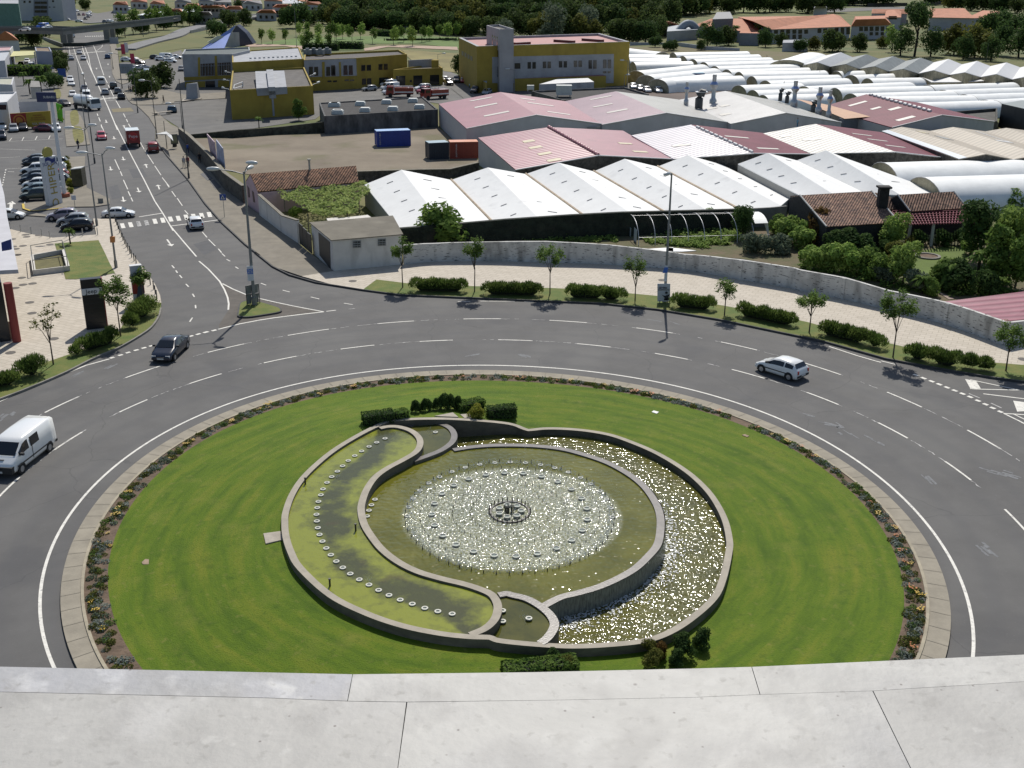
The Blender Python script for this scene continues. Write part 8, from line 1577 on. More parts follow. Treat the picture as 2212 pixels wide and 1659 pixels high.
for k,c,l,x,y,dx,dy in(('hatch',BK,'black car under the yellow canopy',272,850,-10,25),('hatch',WH,'white car under the yellow canopy',350,805,-10,25),('van',WH,'white van at the right post of the yellow canopy',410,880,-3,25),('hatch',WH,'white car at the far corner of the eastern car lot',1620,785,30,0),('hatch',WH,'white car right of the red banner in the eastern lot',1740,790,30,3),('hatch',BK,'dark car among the white ones in the eastern lot',1785,815,30,3),('sedan',SI,'silver car in the middle of the eastern lot',1750,895,30,-3),('sedan',SI,'second silver car in the middle of the eastern lot',1830,885,30,-3),('sedan',BK,'long black car in the eastern lot',2075,865,30,5),('hatch',WH,'white car beside the blue white van',1965,920,30,5),('van',(.3,.38,.5),'pale blue van by the tree of the eastern lot',1885,975,20,25),('hatch',BK,'black car at the back of the eastern lot',1990,755,30,0),('hatch',WH,'white car at the back right of the eastern lot',2060,775,30,0),('van',WH,'white van at the back right of the eastern lot',2140,755,30,0),('hatch',WH,'white car near the ramp end of the eastern lot',2180,800,30,0),('hatch',NV,'dark blue car left edge behind the billboard',30,1530,0,20),('hatch',BK,'black car left edge beside the yellow billboard',90,1500,0,20),('hatch',WH,'white car left edge lowest behind the billboard',30,1650,0,20),('hatch',WH,'white car far left of the overpass verge',40,258,30,2),('hatch',SI,'silver car far left beside the apartment tower',120,232,30,2),('hatch',BK,'black car on the far left verge',165,350,30,4),('hatch',GY,'grey car at the far left verge',35,330,30,4),('hatch',WH,'white car just right of the apartment tower foot',850,262,30,0),('hatch',WH,'white van like car below the upper car park',1010,283,30,0),('hatch',GY,'dark car first in the upper car park row',950,195,5,20),('hatch',BK,'black car second in the upper car park row',1010,198,5,20),('hatch',MA,'maroon car third in the upper car park row',1068,198,5,20),('hatch',WH,'white car fourth in the upper car park row',1120,185,20,10),('hatch',SI,'silver car fifth in the upper car park row',1150,205,20,10),('hatch',NV,'dark car below the silver one in the upper car park',1125,225,20,10),('hatch',BK,'black car lowest in the upper car park',1090,250,20,10),('hatch',WH,'white car highest in the upper car park',1150,170,20,10),('hatch',WH,'white car at the top left of the upper car park',900,115,20,5),('hatch',WH,'second white car at the top of the upper car park',985,150,20,5),('hatch',SI,'silver car left in the upper car park',895,190,5,20),('hatch',WH,'white car on the far street by the houses',1575,125,30,10),('van',WH,'white van on the far street by the houses',1650,128,10,30)):carc(k,c,l,'A0',x,y,dx,dy)
carc('van',(.03,.1,.4),'blue van driving over the overpass','A0',545,362,-30,2,z=6.2,sc=1.0);carc('hatch',WH,'white car on the overpass left of the blue van','A0',320,400,-30,0,z=6.2);carc('hatch',WH,'white car on the overpass beside the blue van','A0',600,372,-30,2,z=6.2);carc('hatch',GY,'grey car on the right of the overpass','A0',1360,298,30,-3,z=6.2);carc('hatch',WH,'white car on the right of the overpass','A0',1410,292,30,-3,z=6.2)
for k,c,l,x,y,dx,dy in(('hatch',(.02,.06,.1),'dark blue car alone in the ochre block yard',80,1430,0,-20),('hatch',WH,'white car by the corner of the ribbon window block',30,770,30,0),('hatch',WH,'second white car by the ribbon window block',125,752,30,0),('hatch',GY,'tiny dark vehicle left of the ribbon window block',188,905,0,20)):carc(k,c,l,'A1',x,y,dx,dy)
for k,c,l,x,y,dx,dy in(('hatch',SI,'silver hatchback alone left of the white vans',460,1160,-30,2),('van',WH,'rear white van of the three fire station vans',715,1110,-30,2),('van',WH,'middle white van of the three fire station vans',720,1150,-30,2),('van',WH,'front white van of the three fire station vans',745,1205,-30,2),('suv',WH,'white pickup like car before the middle garage door',1140,1155,-30,2),('suv',(.25,.02,.03),'dark red car before the white pickup',1150,1190,-30,5),('suv',BK,'black car at the right end of the garage wing',1475,1085,20,10),('hatch',WH,'white car behind the black one at the garage wing',1430,1040,20,10),('suv',DG,'green grey car by the hall creeper',1575,1050,-10,20),('hatch',RD,'red car parked by the ochre hall',1665,1055,-10,20),('hatch',SI,'silver car parked by the gate hut',1750,1060,-20,15),('hatch',(.15,.25,.28),'teal car parked by the gate hut',1785,1110,-20,12),('suv',BK,'dark car parked by the drill tower',1815,1185,-20,8),('hatch',SI,'silver car at the foot of the drill tower',1960,1205,-20,8)):carc(k,c,l,'A2',x,y,dx,dy)
for k,c,l,x,y,dx,dy in(('hatch',WH,'white car right of the ochre hall corner',1700,1130,15,15),('hatch',SI,'silver car second right of the ochre hall',1790,1155,20,15),('hatch',WH,'white car third right of the ochre hall',1875,1175,20,10),('hatch',WH,'white car alone on the brown yard below the tunnels',2020,1180,20,12)):carc(k,c,l,'A3',x,y,dx,dy)
for k,c,l,x,y,dx,dy in(('suv',NV,'dark blue car at the left edge of the shop car park',20,160,0,30),('hatch',BK,'black car in the upper row of the shop car park',300,45,5,30),('hatch',SI,'grey car in the upper row of the shop car park',180,60,5,30),('sedan',MA,'maroon car with silver roof in the upper row of the shop car park',590,60,30,0),('hatch',WH,'white car behind the mast in the shop car park',720,55,5,30),('hatch',RD,'dark red car at the far left of the shop car park',30,20,5,30)):carc(k,c,l,'B0',x,y,dx,dy)
def trimbox(t,c,d,m,name):mb=MB();mb.box(c,d);return mb.build(name,m,t)
trimbox(c2,(-.1,.855,.55),(2.2,.02,.07),m_trim,'side_moulding');trimbox(c3,(.1,.955,.62),(3.6,.02,.08),m_trim,'side_moulding');trimbox(c3,(2.25,0,.55),(.28,1.7,.34),m_trim,'bumper');trimbox(c3,(2.0,-.0,1.0),(.1,.4,.03),m_trim,'bonnet_vent')
for y in(-.956,.956):trimbox(c3,(.28,y,1.1),(.04,.012,1.3),m_trim,'door_seam')
def truck(label,n,x,y,dx,dy,L,W,Hh,cab,boxc,kind='box',name='truck',mk=None):
 a=K(n,x,y);b=K(n,x+dx,y+dy);d=b-a;t=thing(name,label,'truck',a,math.atan2(d.y,d.x));mb=MB()
 mb.hexa([(L/2-1.9,-W/2+.05,.55),(L/2,-W/2+.05,.55),(L/2,W/2-.05,.55),(L/2-1.9,W/2-.05,.55)],[(L/2-1.9,-W/2+.12,2.5),(L/2-.35,-W/2+.12,2.5),(L/2-.35,W/2-.12,2.5),(L/2-1.9,W/2-.12,2.5)]);mb.build('cab',paint(cab),t)
 mb=MB();mb.hexa([(L/2-.16,-W/2+.2,1.5),(L/2-.12,-W/2+.2,1.5),(L/2-.12,W/2-.2,1.5),(L/2-.16,W/2-.2,1.5)],[(L/2-.36,-W/2+.25,2.35),(L/2-.29,-W/2+.25,2.35),(L/2-.29,W/2-.25,2.35),(L/2-.36,W/2-.25,2.35)]);mb.build('windscreen',m_cg,t)
 for s in(-1,1):mb=MB();mb.box((L/2-1.1,s*(W/2-.05),1.85),(1.0,.06,.6));mb.build('side_window',m_cg,t)
 mb=MB();mb.box((0,0,.7),(L-.3,W*.5,.25));mb.build('chassis',m_trim,t)
 if kind=='box':
  mb=MB();mb.box((-1.05,0,.85+Hh/2),(L-2.2,W,Hh));mb.build('box_body',paint(boxc),t);mb=MB();mb.box((-1.05,0,.87+Hh),(L-2.2,W,.06));mb.build('box_roof',paint(WH),t)
 elif kind=='tank':
  mb=MB();mb.tube([(-L/2+.1,0,1.9),(-L/2+.5,0,1.9),(L/2-2.5,0,1.9),(L/2-2.1,0,1.9)],[.8,1.15,1.15,.8],14);mb.build('tank',paint(boxc),t);mb=MB();mb.box((-1,0,1),(L-2.3,W*.8,.4));mb.build('frame',m_trim,t)
 else:
  mb=MB();mb.box((-1.05,0,1.5),(L-2.2,W,1.3));mb.build('equipment_body',paint(boxc),t)
  mb=MB()
  for y_ in(-.35,.35):mb.box((-.6,y_,2.45),(L-1.5,.08,.12))
  for k in range(int((L-1.6)/.5)):mb.box((-L/2+.4+k*.5,0,2.45),(.06,.7,.06))
  mb.build('ladder',m_pipe,t);mb=MB();mb.box((-1.05,0,1.2),(L-2.15,W+.04,.25));mb.build('white_stripe',paint(WH),t)
 for x_ in(L/2-1.1,-L/2+1.2):
  for s in(-1,1):mb=MB();mb.tube([(x_,s*(W/2-.3),.48),(x_,s*W/2,.48)],.48,14);mb.build('wheel',m_tyre,t)
 for s in(-1,1):mb=MB();mb.box((L/2+.0,s*W*.36,.8),(.06,.3,.18));mb.build('headlight',m_hl,t)
 for s in(-1,1):mb=MB();mb.box((-L/2+.1,s*W*.4,.8),(.06,.2,.2));mb.build('tail_light',m_tl,t)
 return t
t=truck('red box truck with white roof and oval logo going up the avenue','B0',1700,240,-38,-80,6.0,2.2,2.1,(.25,.02,.02),(.22,.015,.02))
tx=text('Pepe',t,m_wt,.75,(-3.12,0,2.0),(R(90),0,R(-90)))
mb=MB();mb.tube([(-3.06,0,2.0),(-3.1,0,2.0)],.75,20);o=mb.build('logo_disc',mat('logo_red',(.4,.03,.03),.5),t);
truck('white tanker truck turning on the avenue below the second zebra','A0',1115,1395,40,6,7.6,2.5,2.2,WH,WH,'tank')
truck('white and red truck passing under the overpass','A0',915,475,8,25,7,2.5,2.3,WH,WH,'box')
truck('red fire engine with ladder beside the white vans','A2',850,1235,-30,0,6.6,2.3,1.7,(.25,.02,.02),(.22,.02,.02),'fire','fire_engine')
truck('nearer red fire engine with white top in the fire station yard','A2',1290,1262,-30,2,6.6,2.3,1.8,(.28,.03,.03),(.28,.05,.04),'fire','fire_engine')
# ------------ lamp posts
m_pole=mat('lamp_pole',(.22,.23,.23),.45,.1,3,metal=.3);m_poled=mat('lamp_pole_dark',(.07,.075,.075),.6);m_lamp=mat('lamp_head',(.58,.6,.6),.35)
def lamp(label,base,top,heads,r=.11,dark=False,z=.13,flag=None,hl=1.15):
 p=K(*base);h=hgt(px(*base),px(*top));t=thing('street_lamp',label,'street lamp',(p.x,p.y,0));mb=MB();mb.tube([(0,0,0),(0,0,h)],[r,r*.5],8);mb.build('pole',m_poled if dark else m_pole,t)
 mb=MB();mb.tube([(0,0,0),(0,0,.9)],r*1.5,8);mb.build('pole_base',m_poled if dark else m_pole,t);P0=Vector((p.x,p.y,0))
 for hd in heads:
  q=onplane(px(*hd[:3]),P0,P0+Vector((1,0,0)))-P0;q.y=hd[3]if len(hd)>3 else-.3;d=Vector((q.x,q.y,0)).normalized();mb=MB();mb.tube([(0,0,h-.25),(q.x*.4,q.y*.4,h-.25+(q.z-h+.25)*.6),(q.x,q.y,q.z)],.05,5);mb.build('arm',m_poled if dark else m_pole,t)
  mb=MB();a=q-d*hl*.45;b=q+d*hl*.55;mb.tube([a,a+d*.2,q+d*.1,b-d*.12,b],[.07,.16,.2,.15,.05],8);o=mb.build('lamp_head',m_lamp,t);o.scale=(1,1,1)
 return t,h,P0
tl,hL,pL=lamp('tall three headed street lamp on the grassy traffic island','C1 585 570'.split()and('C1',585,565),('B1',915,572),[('B1',610,530),('B1',1085,455,-.2),('B1',1025,550,1.2)],.17)
tr_,hR,pR=lamp('tall single headed street lamp beside the poster board',('C3',690,530),('B4',35,592),[('B4',0,585,-.6)],.15)
lamp('left foreground street lamp of the western pavement with orange box',('C0',1245,165),('B0',1255,340),[('B0',1065,325),('B0',1415,270)],.12)
lamp('slim street lamp standing just left of the white turning sedan',('B0',1240,1275),('A0',1085,1640),[('A0',900,1625),('A0',1185,1590)],.11)
lamp('dark street lamp at the kerb below the shop entrance',('B0',1210,470),('A0',985,960),[('A0',1065,938)],.1,True)
lamp('dark street lamp on the brown pavement by the dirt lot wall',('B1',285,670),('A0',2300,1005),[('A0',2160,1310,-1)]if False else[],.1,True)
for l,b,tp,hd in(('dark lamp post on the right pavement near the bus shelter',('B0',2005,160),('A0',1900,1020),[('A0',1820,1022)]),('dark lamp post at the side street corner of the avenue',('A0',1760,1440),('A0',1685,900),[]),('dark lamp post right of the avenue behind the black hatchback',('A0',1560,1130),('A0',1495,680),[('A0',1420,680)]),('dark lamp post at the far right kerb below the overpass',('A0',1445,890),('A0',1410,590),[]),('dark lamp post at the left kerb below the overpass',('A0',865,820),('A0',835,590),[]),('lamp post on the left verge of the tanker junction',('A0',1090,1640),('A0',925,790),[]),('dark lamp post beside the yard of the ochre block',('A1',205,1659),('A1',165,1300),[('A1',30,1315)]),('lamp post on the far grass by the ramp',('A0',1830,470),('A0',1785,140),[]),('lamp post between the ochre hall and the tunnels',('A3',1620,1110),('A3',1635,770),[('A3',1560,765)]),('shorter lamp post right of the ochre annex',('A3',1585,1110),('A3',1585,955),[('A3',1630,950)]),('lamp post beside the drill tower front',('A3',185,1185),('A3',185,885),[('A3',100,878)]),('thin lamp post in the tall dark trees at right',('A5',1765,720),('A5',1800,490),[]),('pale lamp post behind the low garage wing',('A2',1335,850),('A2',1345,690),[('A2',1410,680)]),('flag pole mast among the park trees',('A1',1660,600),('A1',1680,10),[])):lamp(l,b,tp,hd,.09,'dark' in l)
for i,(x,y0,y1)in enumerate(((125,870,720),(735,1060,910),(1275,770,700),(1940,1060,900),(1485,1210,1035))):
 p=K('A4',x,y0);h=hgt(px('A4',x,y0),px('A4',x+8,y1));mb=MB();mb.tube([(0,0,0),(0,0,h)],[.09,.06],6);o=mb.build('utility_pole',m_poled);o.location=p;tag(o,('thin pole over the left tunnel field','thin pole at the tunnel ends beside the left stack','short thin pole at the far edge of the tunnels','thin pole near the right end of the middle tunnels','thin pole left of the tallest stack')[i],'pole')
def board(name,label,cat,n,pts,P0,m,th=.06,dy=-.25,parent=None):
 q=[onplane(px(n,*c),P0+Vector((0,dy,0)),P0+Vector((1,dy,0)))for c in pts];mb=MB();mb.hexa([p+Vector((0,th,0))for p in q],q);o=mb.build(name,m,parent,parent is not None)
 return(tag(o,label,cat)if label else o),q
m_bw=mat('board_white',(.6,.62,.65),.5,.04,3);m_bb=mat('board_blue',(.05,.15,.5),.5);m_bg=mat('board_grey',(.2,.21,.2),.6,.1,3);m_orange=mat('orange_box',(.5,.2,.06),.6)
t=thing('pole_banner','blue and white banner strapped to the lamp post on the traffic island','banner',pL);board('banner_cloth',None,None,'C1',[(512,298),(578,292),(565,135),(498,140)],pL,m_bw,parent=t)
board('blue_print',None,None,'C1',[(508,225),(570,220),(565,165),(500,170)],pL,m_bb,.01,-.27,t)
o,q=board('x',None,None,'C1',[(512,215),(565,212),(562,175),(508,178)],pL,m_bb,.01,-.272,t);text('25',t,m_wt,.5,sum(q,Vector())/4-pL+Vector((0,-.02,0)),(R(90),0,0))
o.name='blue_print'
t=thing('pole_banner','blue and white banner strapped to the tall lamp by the poster board','banner',pR);board('banner_cloth',None,None,'C3',[(685,300),(715,300),(728,135),(698,130)],pR,m_bw,parent=t);board('blue_print',None,None,'C3',[(668,212),(722,208),(728,150),(690,150)],pR,m_bb,.01,-.27,t)
t=thing('poster_board','white poster board with text and a dark star figure beside the tall lamp','poster',pR+Vector((0,-.5,0)))
o,q=board('panel',None,None,'C3',[(615,515),(750,515),(752,325),(615,325)],pR+Vector((0,-.5,0)),mat('poster_paper',(.5,.52,.56),.7),.08,0,t);m_ink=mat('ink_dark',(.02,.025,.04),.6);o2=t.location;c=sum(q,Vector())/4-o2;W_=(q[1]-q[0]).length;Hh=(q[3]-q[0]).length
text('SEMPRE',t,m_ink,W_*.2,c+Vector((-W_*.08,-.03,Hh*.27)),(R(90),0,0));text('CONTIGO',t,m_ink,W_*.2,c+Vector((-W_*.03,-.03,Hh*.16)),(R(90),0,0))
mb=MB();mb.tube([(c.x+W_*.2,c.y-.02,c.z+Hh*.0),(c.x+W_*.2,c.y-.05,c.z+Hh*.0)],W_*.1,12);mb.build('dot_mark',m_ink,t)
mb=MB();mb.add([(c.x+W_*(a),c.y-.03,c.z+Hh*(b+.02))for a,b in((-.15,-.14),(.1,-.2),(.22,-.16),(.5,-.1),(.38,-.25),(.48,-.42),(.25,-.34),(.02,-.46),(.08,-.3))],[(0,1,8),(1,2,5,7,8),(2,3,4),(2,4,5),(5,6,7)]);mb.build('star_figure',m_ink,t)
for x in(640,725):p=onplane(px('C3',x,515),pR+Vector((0,-.5,0)),pR+Vector((1,-.5,0)));mb=MB();mb.tube([(p.x,p.y,.1),(p.x,p.y,p.z+.1)],.05,5);mb.build('post',m_pole,t,True)
t=thing('bulletin_stand','black steel notice frame with four grey panels on the traffic island','sign',K('C1',565,550))
F1_,F2_=K('C1',500,570),K('C1',632,548)
for i,(a,b)in enumerate((((497,440),(548,345)),((555,430),(620,335)),((500,548),(550,445)),((557,535),(628,435)))):
 q=[onplane(px('C1',*c),F1_,F2_)for c in((a[0],a[1]),(b[0],a[1]-10),(b[0],b[1]-10),(a[0],b[1]))];mb=MB();mb.quadth(q,.05);mb.build('panel',m_bg,t,True)
fr=MB()
for c in((488,350),(549,343),(625,328)):a=onplane(px('C1',*c),F1_,F2_);fr.tube([a,(a.x,a.y,.1)],.045,5)
fr.tube([onplane(px('C1',488,350),F1_,F2_),onplane(px('C1',625,328),F1_,F2_)],.04,4);fr.tube([onplane(px('C1',492,445),F1_,F2_),onplane(px('C1',628,430),F1_,F2_)],.04,4);fr.build('frame',m_poled,t,True)
def sign(label,base,cx,cy,s,m,n,shape='sq'):
 p=K(*base);t=thing('road_sign',label,'sign',p);c=onplane(px(n,cx,cy),p,p+Vector((1,0,0)))-p;mb=MB();mb.tube([(0,0,0),(0,0,c.z)],.035,5);mb.build('post',m_pole,t);mb=MB()
 if shape=='sq':mb.box((0,-.05,c.z),(s,.03,s))
 else:mb.tube([(0,-.03,c.z),(0,-.06,c.z)],s/2,8 if shape=='oct' else 16)
 mb.build('sign_face',m,t);return t,c
m_sb=mat('sign_blue',(.015,.06,.25),.5);m_sr=mat('sign_red',(.35,.02,.02),.5)
t,c=sign('square blue pedestrian crossing sign on the brown pavement',('B1',740,1168),700,900,.8,m_sb,'B1');mb=MB();z=c.z;mb.add([(-.28,-.08,z-.26),(.28,-.08,z-.26),(0,-.08,z+.3)],[(0,1,2)]);mb.build('sign_triangle',m_wt,t);mb=MB();mb.add([(-.12,-.09,z-.22),(-.04,-.09,z-.22),(.0,-.09,z-.05),(.08,-.09,z-.22),(.14,-.09,z-.22),(.04,-.09,z+.1),(-.04,-.09,z+.1)],[(0,1,2,6),(2,3,4,5),(2,5,6)]);mb.build('walking_figure',m_ink,t)
sign('white back of a sign on a thin pole at the shop corner',('B0',965,1080),950,905,.6,m_bw,'B0');sign('round red stop sign at the shop car park',('B0',380,440),368,400,.8,m_sr,'B0','oct');sign('small blue parking sign by the western kerb',('B0',1290,985),1290,948,.7,m_bg,'B0')
sign('blue sign at the left pavement of the avenue',('A0',800,1005),800,930,2.2,m_sb,'A0')
p=K('B1',270,350);
board('traffic_box','orange and white box on the foreground lamp of the western plaza','box','B0',[(1405,1480),(1460,1480),(1460,1405),(1400,1405)],K('C0',1245,165),m_orange,.25,-.3)
def bol(me,p,lab,grp):o=link('bollard',me);o.location=(p.x,p.y,.12);tag(o,lab,'bollard',grp)
mb=MB();mb.tube([(0,0,0),(0,0,.82)],.055,7);mb.tube([(0,0,.82),(0,0,.9)],[.07,.04],7);mew=mb.mesh('bollard');mew.materials.append(mat('bollard_pale',(.42,.42,.4),.6));med=mb.mesh('bollard_dark');med.materials.append(m_poled)
for x,y in((135,1318),(268,1355),(402,1380),(538,1408),(640,1435),(855,1420),(1060,1408),(1250,1395)):bol(mew,K('B0',x,y),'pale metal bollard along the upper edge of the western plaza','bollards at the plaza edge')
for n,x,y in(('B0',1475,1228),('B0',1492,1268),('B0',1510,1320),('B0',1528,1372),('B0',1552,1420),('B0',1572,1465),('B0',1592,1510),('B0',1614,1552),('B0',1636,1595),('B0',1660,1635),('C0',1395,15),('C0',1412,55),('C0',1438,95),('C0',1460,120),('C0',1548,235),('C0',1612,350),('C0',1648,398),('C0',1665,450),('C0',1682,500)):bol(med,K(n,x,y),'dark metal bollard along the kerb of the western plaza','bollards along the kerb')
mm_=MB();mm_.tube([(0,0,0),(0,0,.03)],.42,16);mem=mm_.mesh('manhole');mem.materials.append(mat('manhole_iron',(.1,.09,.08),.8,.2,6))
for n,x,y in(('B0',325,1393),('B0',342,1420),('B0',495,1400),('B0',160,1450),('B0',295,1536),('B0',640,1518),('B0',170,1545),('B0',205,1575),('B0',225,1650),('C0',190,30),('C0',235,275),('C0',250,350),('C0',350,337),('C0',320,540),('C0',345,655),('C0',115,1080),('C0',165,385),('C0',578,930),('C0',1215,855),('C1',1635,310),('C4',2200,1060),('C3',665,300)):o=link('manhole',mem);p=K(n,x,y);o.location=(p.x,p.y,.115);tag(o,'dark round manhole cover in the pale paving','manhole cover','manhole covers in the paving')
for lb,pts in(('upper dark grating set in the brown pavement',[(428,605),(492,575),(588,660),(525,690)]),('lower dark grating set in the brown pavement',[(548,700),(605,675),(697,770),(625,800)])):
 mb=MB();mb.prism(KL('B1',pts,.15),.05,.15);tag(mb.build('grating',mat('grating_dark',(.05,.052,.06),.7,.2,8)),lb,'grating')
t=thing('stair_pit','white railed sunken stair pit on the plaza beside the lawn','railing',K('C0',530,120));q=KL('C0',[(372,235),(735,190),(685,10),(350,70)],.13);q2=KL('B0',[(395,1590),(530,1580)],.13)
mb=MB();mb.wall(q,.35,.1,.7,closed=True);mb.build('pit_wall',m_white,t,True);mb=MB();mb.prism(q,.05,.2);mb.build('pit_floor',mat('pit_green',(.12,.11,.04),.9,.2,2),t,True)
fr=MB();
for i in range(4):a,b=q[i],q[(i+1)%4];fr.tube([a+Vector((0,0,1.6)),b+Vector((0,0,1.6))],.04,4);fr.tube([a,a+Vector((0,0,1.6))],.04,4)
fr.build('hand_rail',m_poled,t,True)
# ------------ signs of the shops
m_black=mat('sign_black',(.01,.01,.012),.35);m_redsign=mat('sign_darkred',(.2,.015,.015),.5)
def pylon(name,label,bl,br,tl,th,m,sidem=None,n='C0'):
 a,b=K(n,*bl,.13),K(n,*br,.13);h=hgt(px(n,*bl),px(*tl));d=(b-a).normalized();bk=Vector((-d.y,d.x,0));bk=bk if bk.y>0 else-bk;t=thing(name,label,'sign',a,math.atan2(d.y,d.x));L=(b-a).length;s=1
 mb=MB();mb.box((L/2,th/2,h/2),(L,th,h));mb.build('pylon_body',m,t);return t,L,h
t,L,h=pylon('sign_pylon','tall black dealer pylon with white band reading Jeep',(930,820),(1150,795),('C0',820,290),.7,m_black)
mb=MB();mb.box((L/2,-.03,h*.76),(L,.06,h*.125));mb.build('white_band',m_bw,t);text('Jeep',t,m_ink,h*.12,(L*.46,-.08,h*.76),(R(90),0,0));mb=MB();mb.box((L+.04,.35,h/2),(.08,.7,h));mb.build('red_side',m_redsign,t)
for k in range(6):mb=MB();mb.box((L/2,-.012,h*(.12+.1*k)),(L*.98,.012,.03));mb.build('panel_joint',m_trim,t)
t,L,h=pylon('sign_pylon','pale dealer pylon with dark red and blue panels by the corner bush',(1440,545),(1560,530),('C0',1350,145),.5,mat('pylon_pale',(.42,.45,.5),.5))
mb=MB();mb.box((L/2,-.03,h*.42),(L*1.05,.06,h*.3));mb.build('red_panel',m_redsign,t);mb=MB();mb.add([(L*.2,-.08,h*.1),(L*.9,-.08,h*.1),(L*.95,-.08,h*.5),(L*.75,-.08,h*.56),(L*.5,-.08,h*.5)],[(0,1,2,3,4)]);mb.build('blue_panel',mat('panel_navy',(.03,.05,.09),.5),t);mb=MB();mb.box((L/2,.25,h+.03),(L*1.05,.6,.06));mb.build('top_cap',m_wt,t)
A_,B_=K('B0',640,1010,.13),K('B0',745,985,.13);t=thing('shop_totem','tall white leaning shop totem reading SOL-MAR and O HIPER with a blue wave','sign',A_);ht=hgt(px('B0',690,1000),px('B0',600,395))
d=(B_-A_).normalized();e=Vector((d.y,-d.x,0));rz=math.atan2(d.y,d.x);L=max(2.2,(B_-A_).length*1.1);t.rotation_euler=(0,0,rz)
mb=MB();mb.box((L/2,.4,ht/2),(L,.7,ht));mb.build('totem_body',m_bw,t)
m_gold=mat('letter_gold',(.35,.27,.04),.5);m_bl2=mat('letter_blue',(.02,.04,.2),.5)
text('O HIPER',t,m_gold,L*.72,(L*.5,.02,ht*.40),(R(90),R(-90),0),sx=1.0);text('SOL-MAR',t,m_bl2,L*.3,(L*.5,.02,ht*.86),(R(90),0,0))
mb=MB();
for k in range(2):
 zz=ht*(.925+.03*k);P=[(L*(.12+.76*i/12),.03,zz+.16*math.sin(i/12*6.283))for i in range(13)];mb.add([(x,y,z+.14)for x,y,z in P]+[(x,y,z-.14)for x,y,z in P],[(i,13+i,14+i,i+1)for i in range(12)])
mb.build('wave_mark',m_bl2,t);mb=MB();mb.tube([(L/2,.2,ht+.5),(L/2,.5,ht+.5)],.75,16);mb.build('sun_disc',mat('sun_yellow',(.4,.35,.08),.5),t)
p=K('B0',830,905);hm=hgt(px('B0',830,905),px('A0',600,1240));t=thing('sign_mast','tall white mast carrying the long blue dealer sign','mast',p);mb=MB();mb.tube([(0,0,.6),(0,0,hm)],[.28,.2],12);mb.build('mast_pole',m_bw,t);mb=MB();mb.tube([(0,0,0),(0,0,.6)],.7,12);mb.build('mast_base',mat('brick_red',(.3,.1,.06),.9,.15,4),t)
a=onplane(px('A0',480,1235),p,p+Vector((1,0,0)))-p;b=onplane(px('A0',725,1225),p,p+Vector((1,0,0)))-p;mb=MB();mb.box(((a.x+b.x)/2,-.3,a.z),(b.x-a.x,.25,1.25));mb.build('sign_box',mat('sign_navy',(.012,.02,.09),.4),t);text('SUBARU',t,m_wt,(b.x-a.x)*.17,((a.x+b.x)/2+(b.x-a.x)*.17,-.45,a.z),(R(90),0,0))
p=K('A0',760,1560);q=[onplane(px('A0',*c),p,p+Vector((1,0,0)))for c in((740,1540),(805,1560),(790,1340),(710,1310))];t=thing('flag_banner','lime green feather banner beside the yellow billboard','banner',p);mb=MB();mb.hexa([v+Vector((0,.08,0))for v in q],q);mb.build('banner_cloth',mat('lime_green',(.12,.5,.02),.6,.15,1),t,True);mb=MB();mb.tube([(0,0,0),(0,0,.6)],.08,6);mb.build('banner_foot',m_pole,t)
mb=MB();rr=random.Random(4);c=sum(q,Vector())/4
for k in range(9):x=c.x+rr.uniform(-.7,.7);z=c.z+rr.uniform(-1.6,1.6);s=rr.uniform(.15,.4);mb.add([(x-s,p.y-.05,z-s),(x+s,p.y-.05,z),(x,p.y-.05,z+s)],[(0,1,2)])
mb.build('banner_print',mat('yellow_green',(.45,.6,.1),.6),t,True)
p=K('A0',400,1640);
bp=[onplane(px('A0',*c),K('A0',140,1660),K('A0',660,1625))for c in((150,1630),(650,1612),(635,1415),(125,1450))]
t=thing('billboard','wide yellow and red billboard in front of the shop car park','billboard',p)
mb=MB();mb.hexa([v+Vector((0,.3,0))for v in bp],bp);mb.build('panel',mat('billboard_yellow',(.38,.27,.02),.6,.1,.5),t,True)
u=(bp[1]-bp[0]);v=(bp[3]-bp[0]);f=lambda a,b,o=-.03:bp[0]+u*a+v*b+Vector((0,o,0))
mb=MB();mb.add([f(0,0),f(.4,0),f(.4,1),f(0,1)],[(0,1,2,3)]);mb.build('red_field',mat('billboard_red',(.3,.02,.02),.6),t,True)
uu=u.normalized();rz=math.atan2(uu.y,uu.x)
for k,(rad,mm)in enumerate(((.42,'billboard_amber'),(.33,'billboard_red'),(.24,'sun_amber'))):
 mb=MB();c=f(.22,.5,-.05-.02*k);mb.add([c+uu*v.z*rad*math.cos(i*.2618)+Vector((0,0,v.z*rad*math.sin(i*.2618)))for i in range(24)],[tuple(range(24))]);mb.build('sun_ring',mat(mm,(.5,.2,.03)if 'amber' in mm else(.3,.02,.02),.6),t,True)
for s,yy,sz in(('APROVEITA',.82,.13),('AS DESCONTOS',.66,.13),('DO FINAL DE MES',.5,.13)):q_=f(.7,yy,-.06)-t.location;text(s,t,m_redsign,v.z*sz,q_,(R(90),0,rz))
text('SOL MAR',t,m_wt,v.z*.22,f(.7,.22,-.06)-t.location,(R(90),0,rz))
mb=MB()
for k in(.1,.5,.9):a=f(k,0,.2);mb.tube([a,(a.x,a.y,0)],.1,5);
mb.build('billboard_posts',m_poled,t,True)
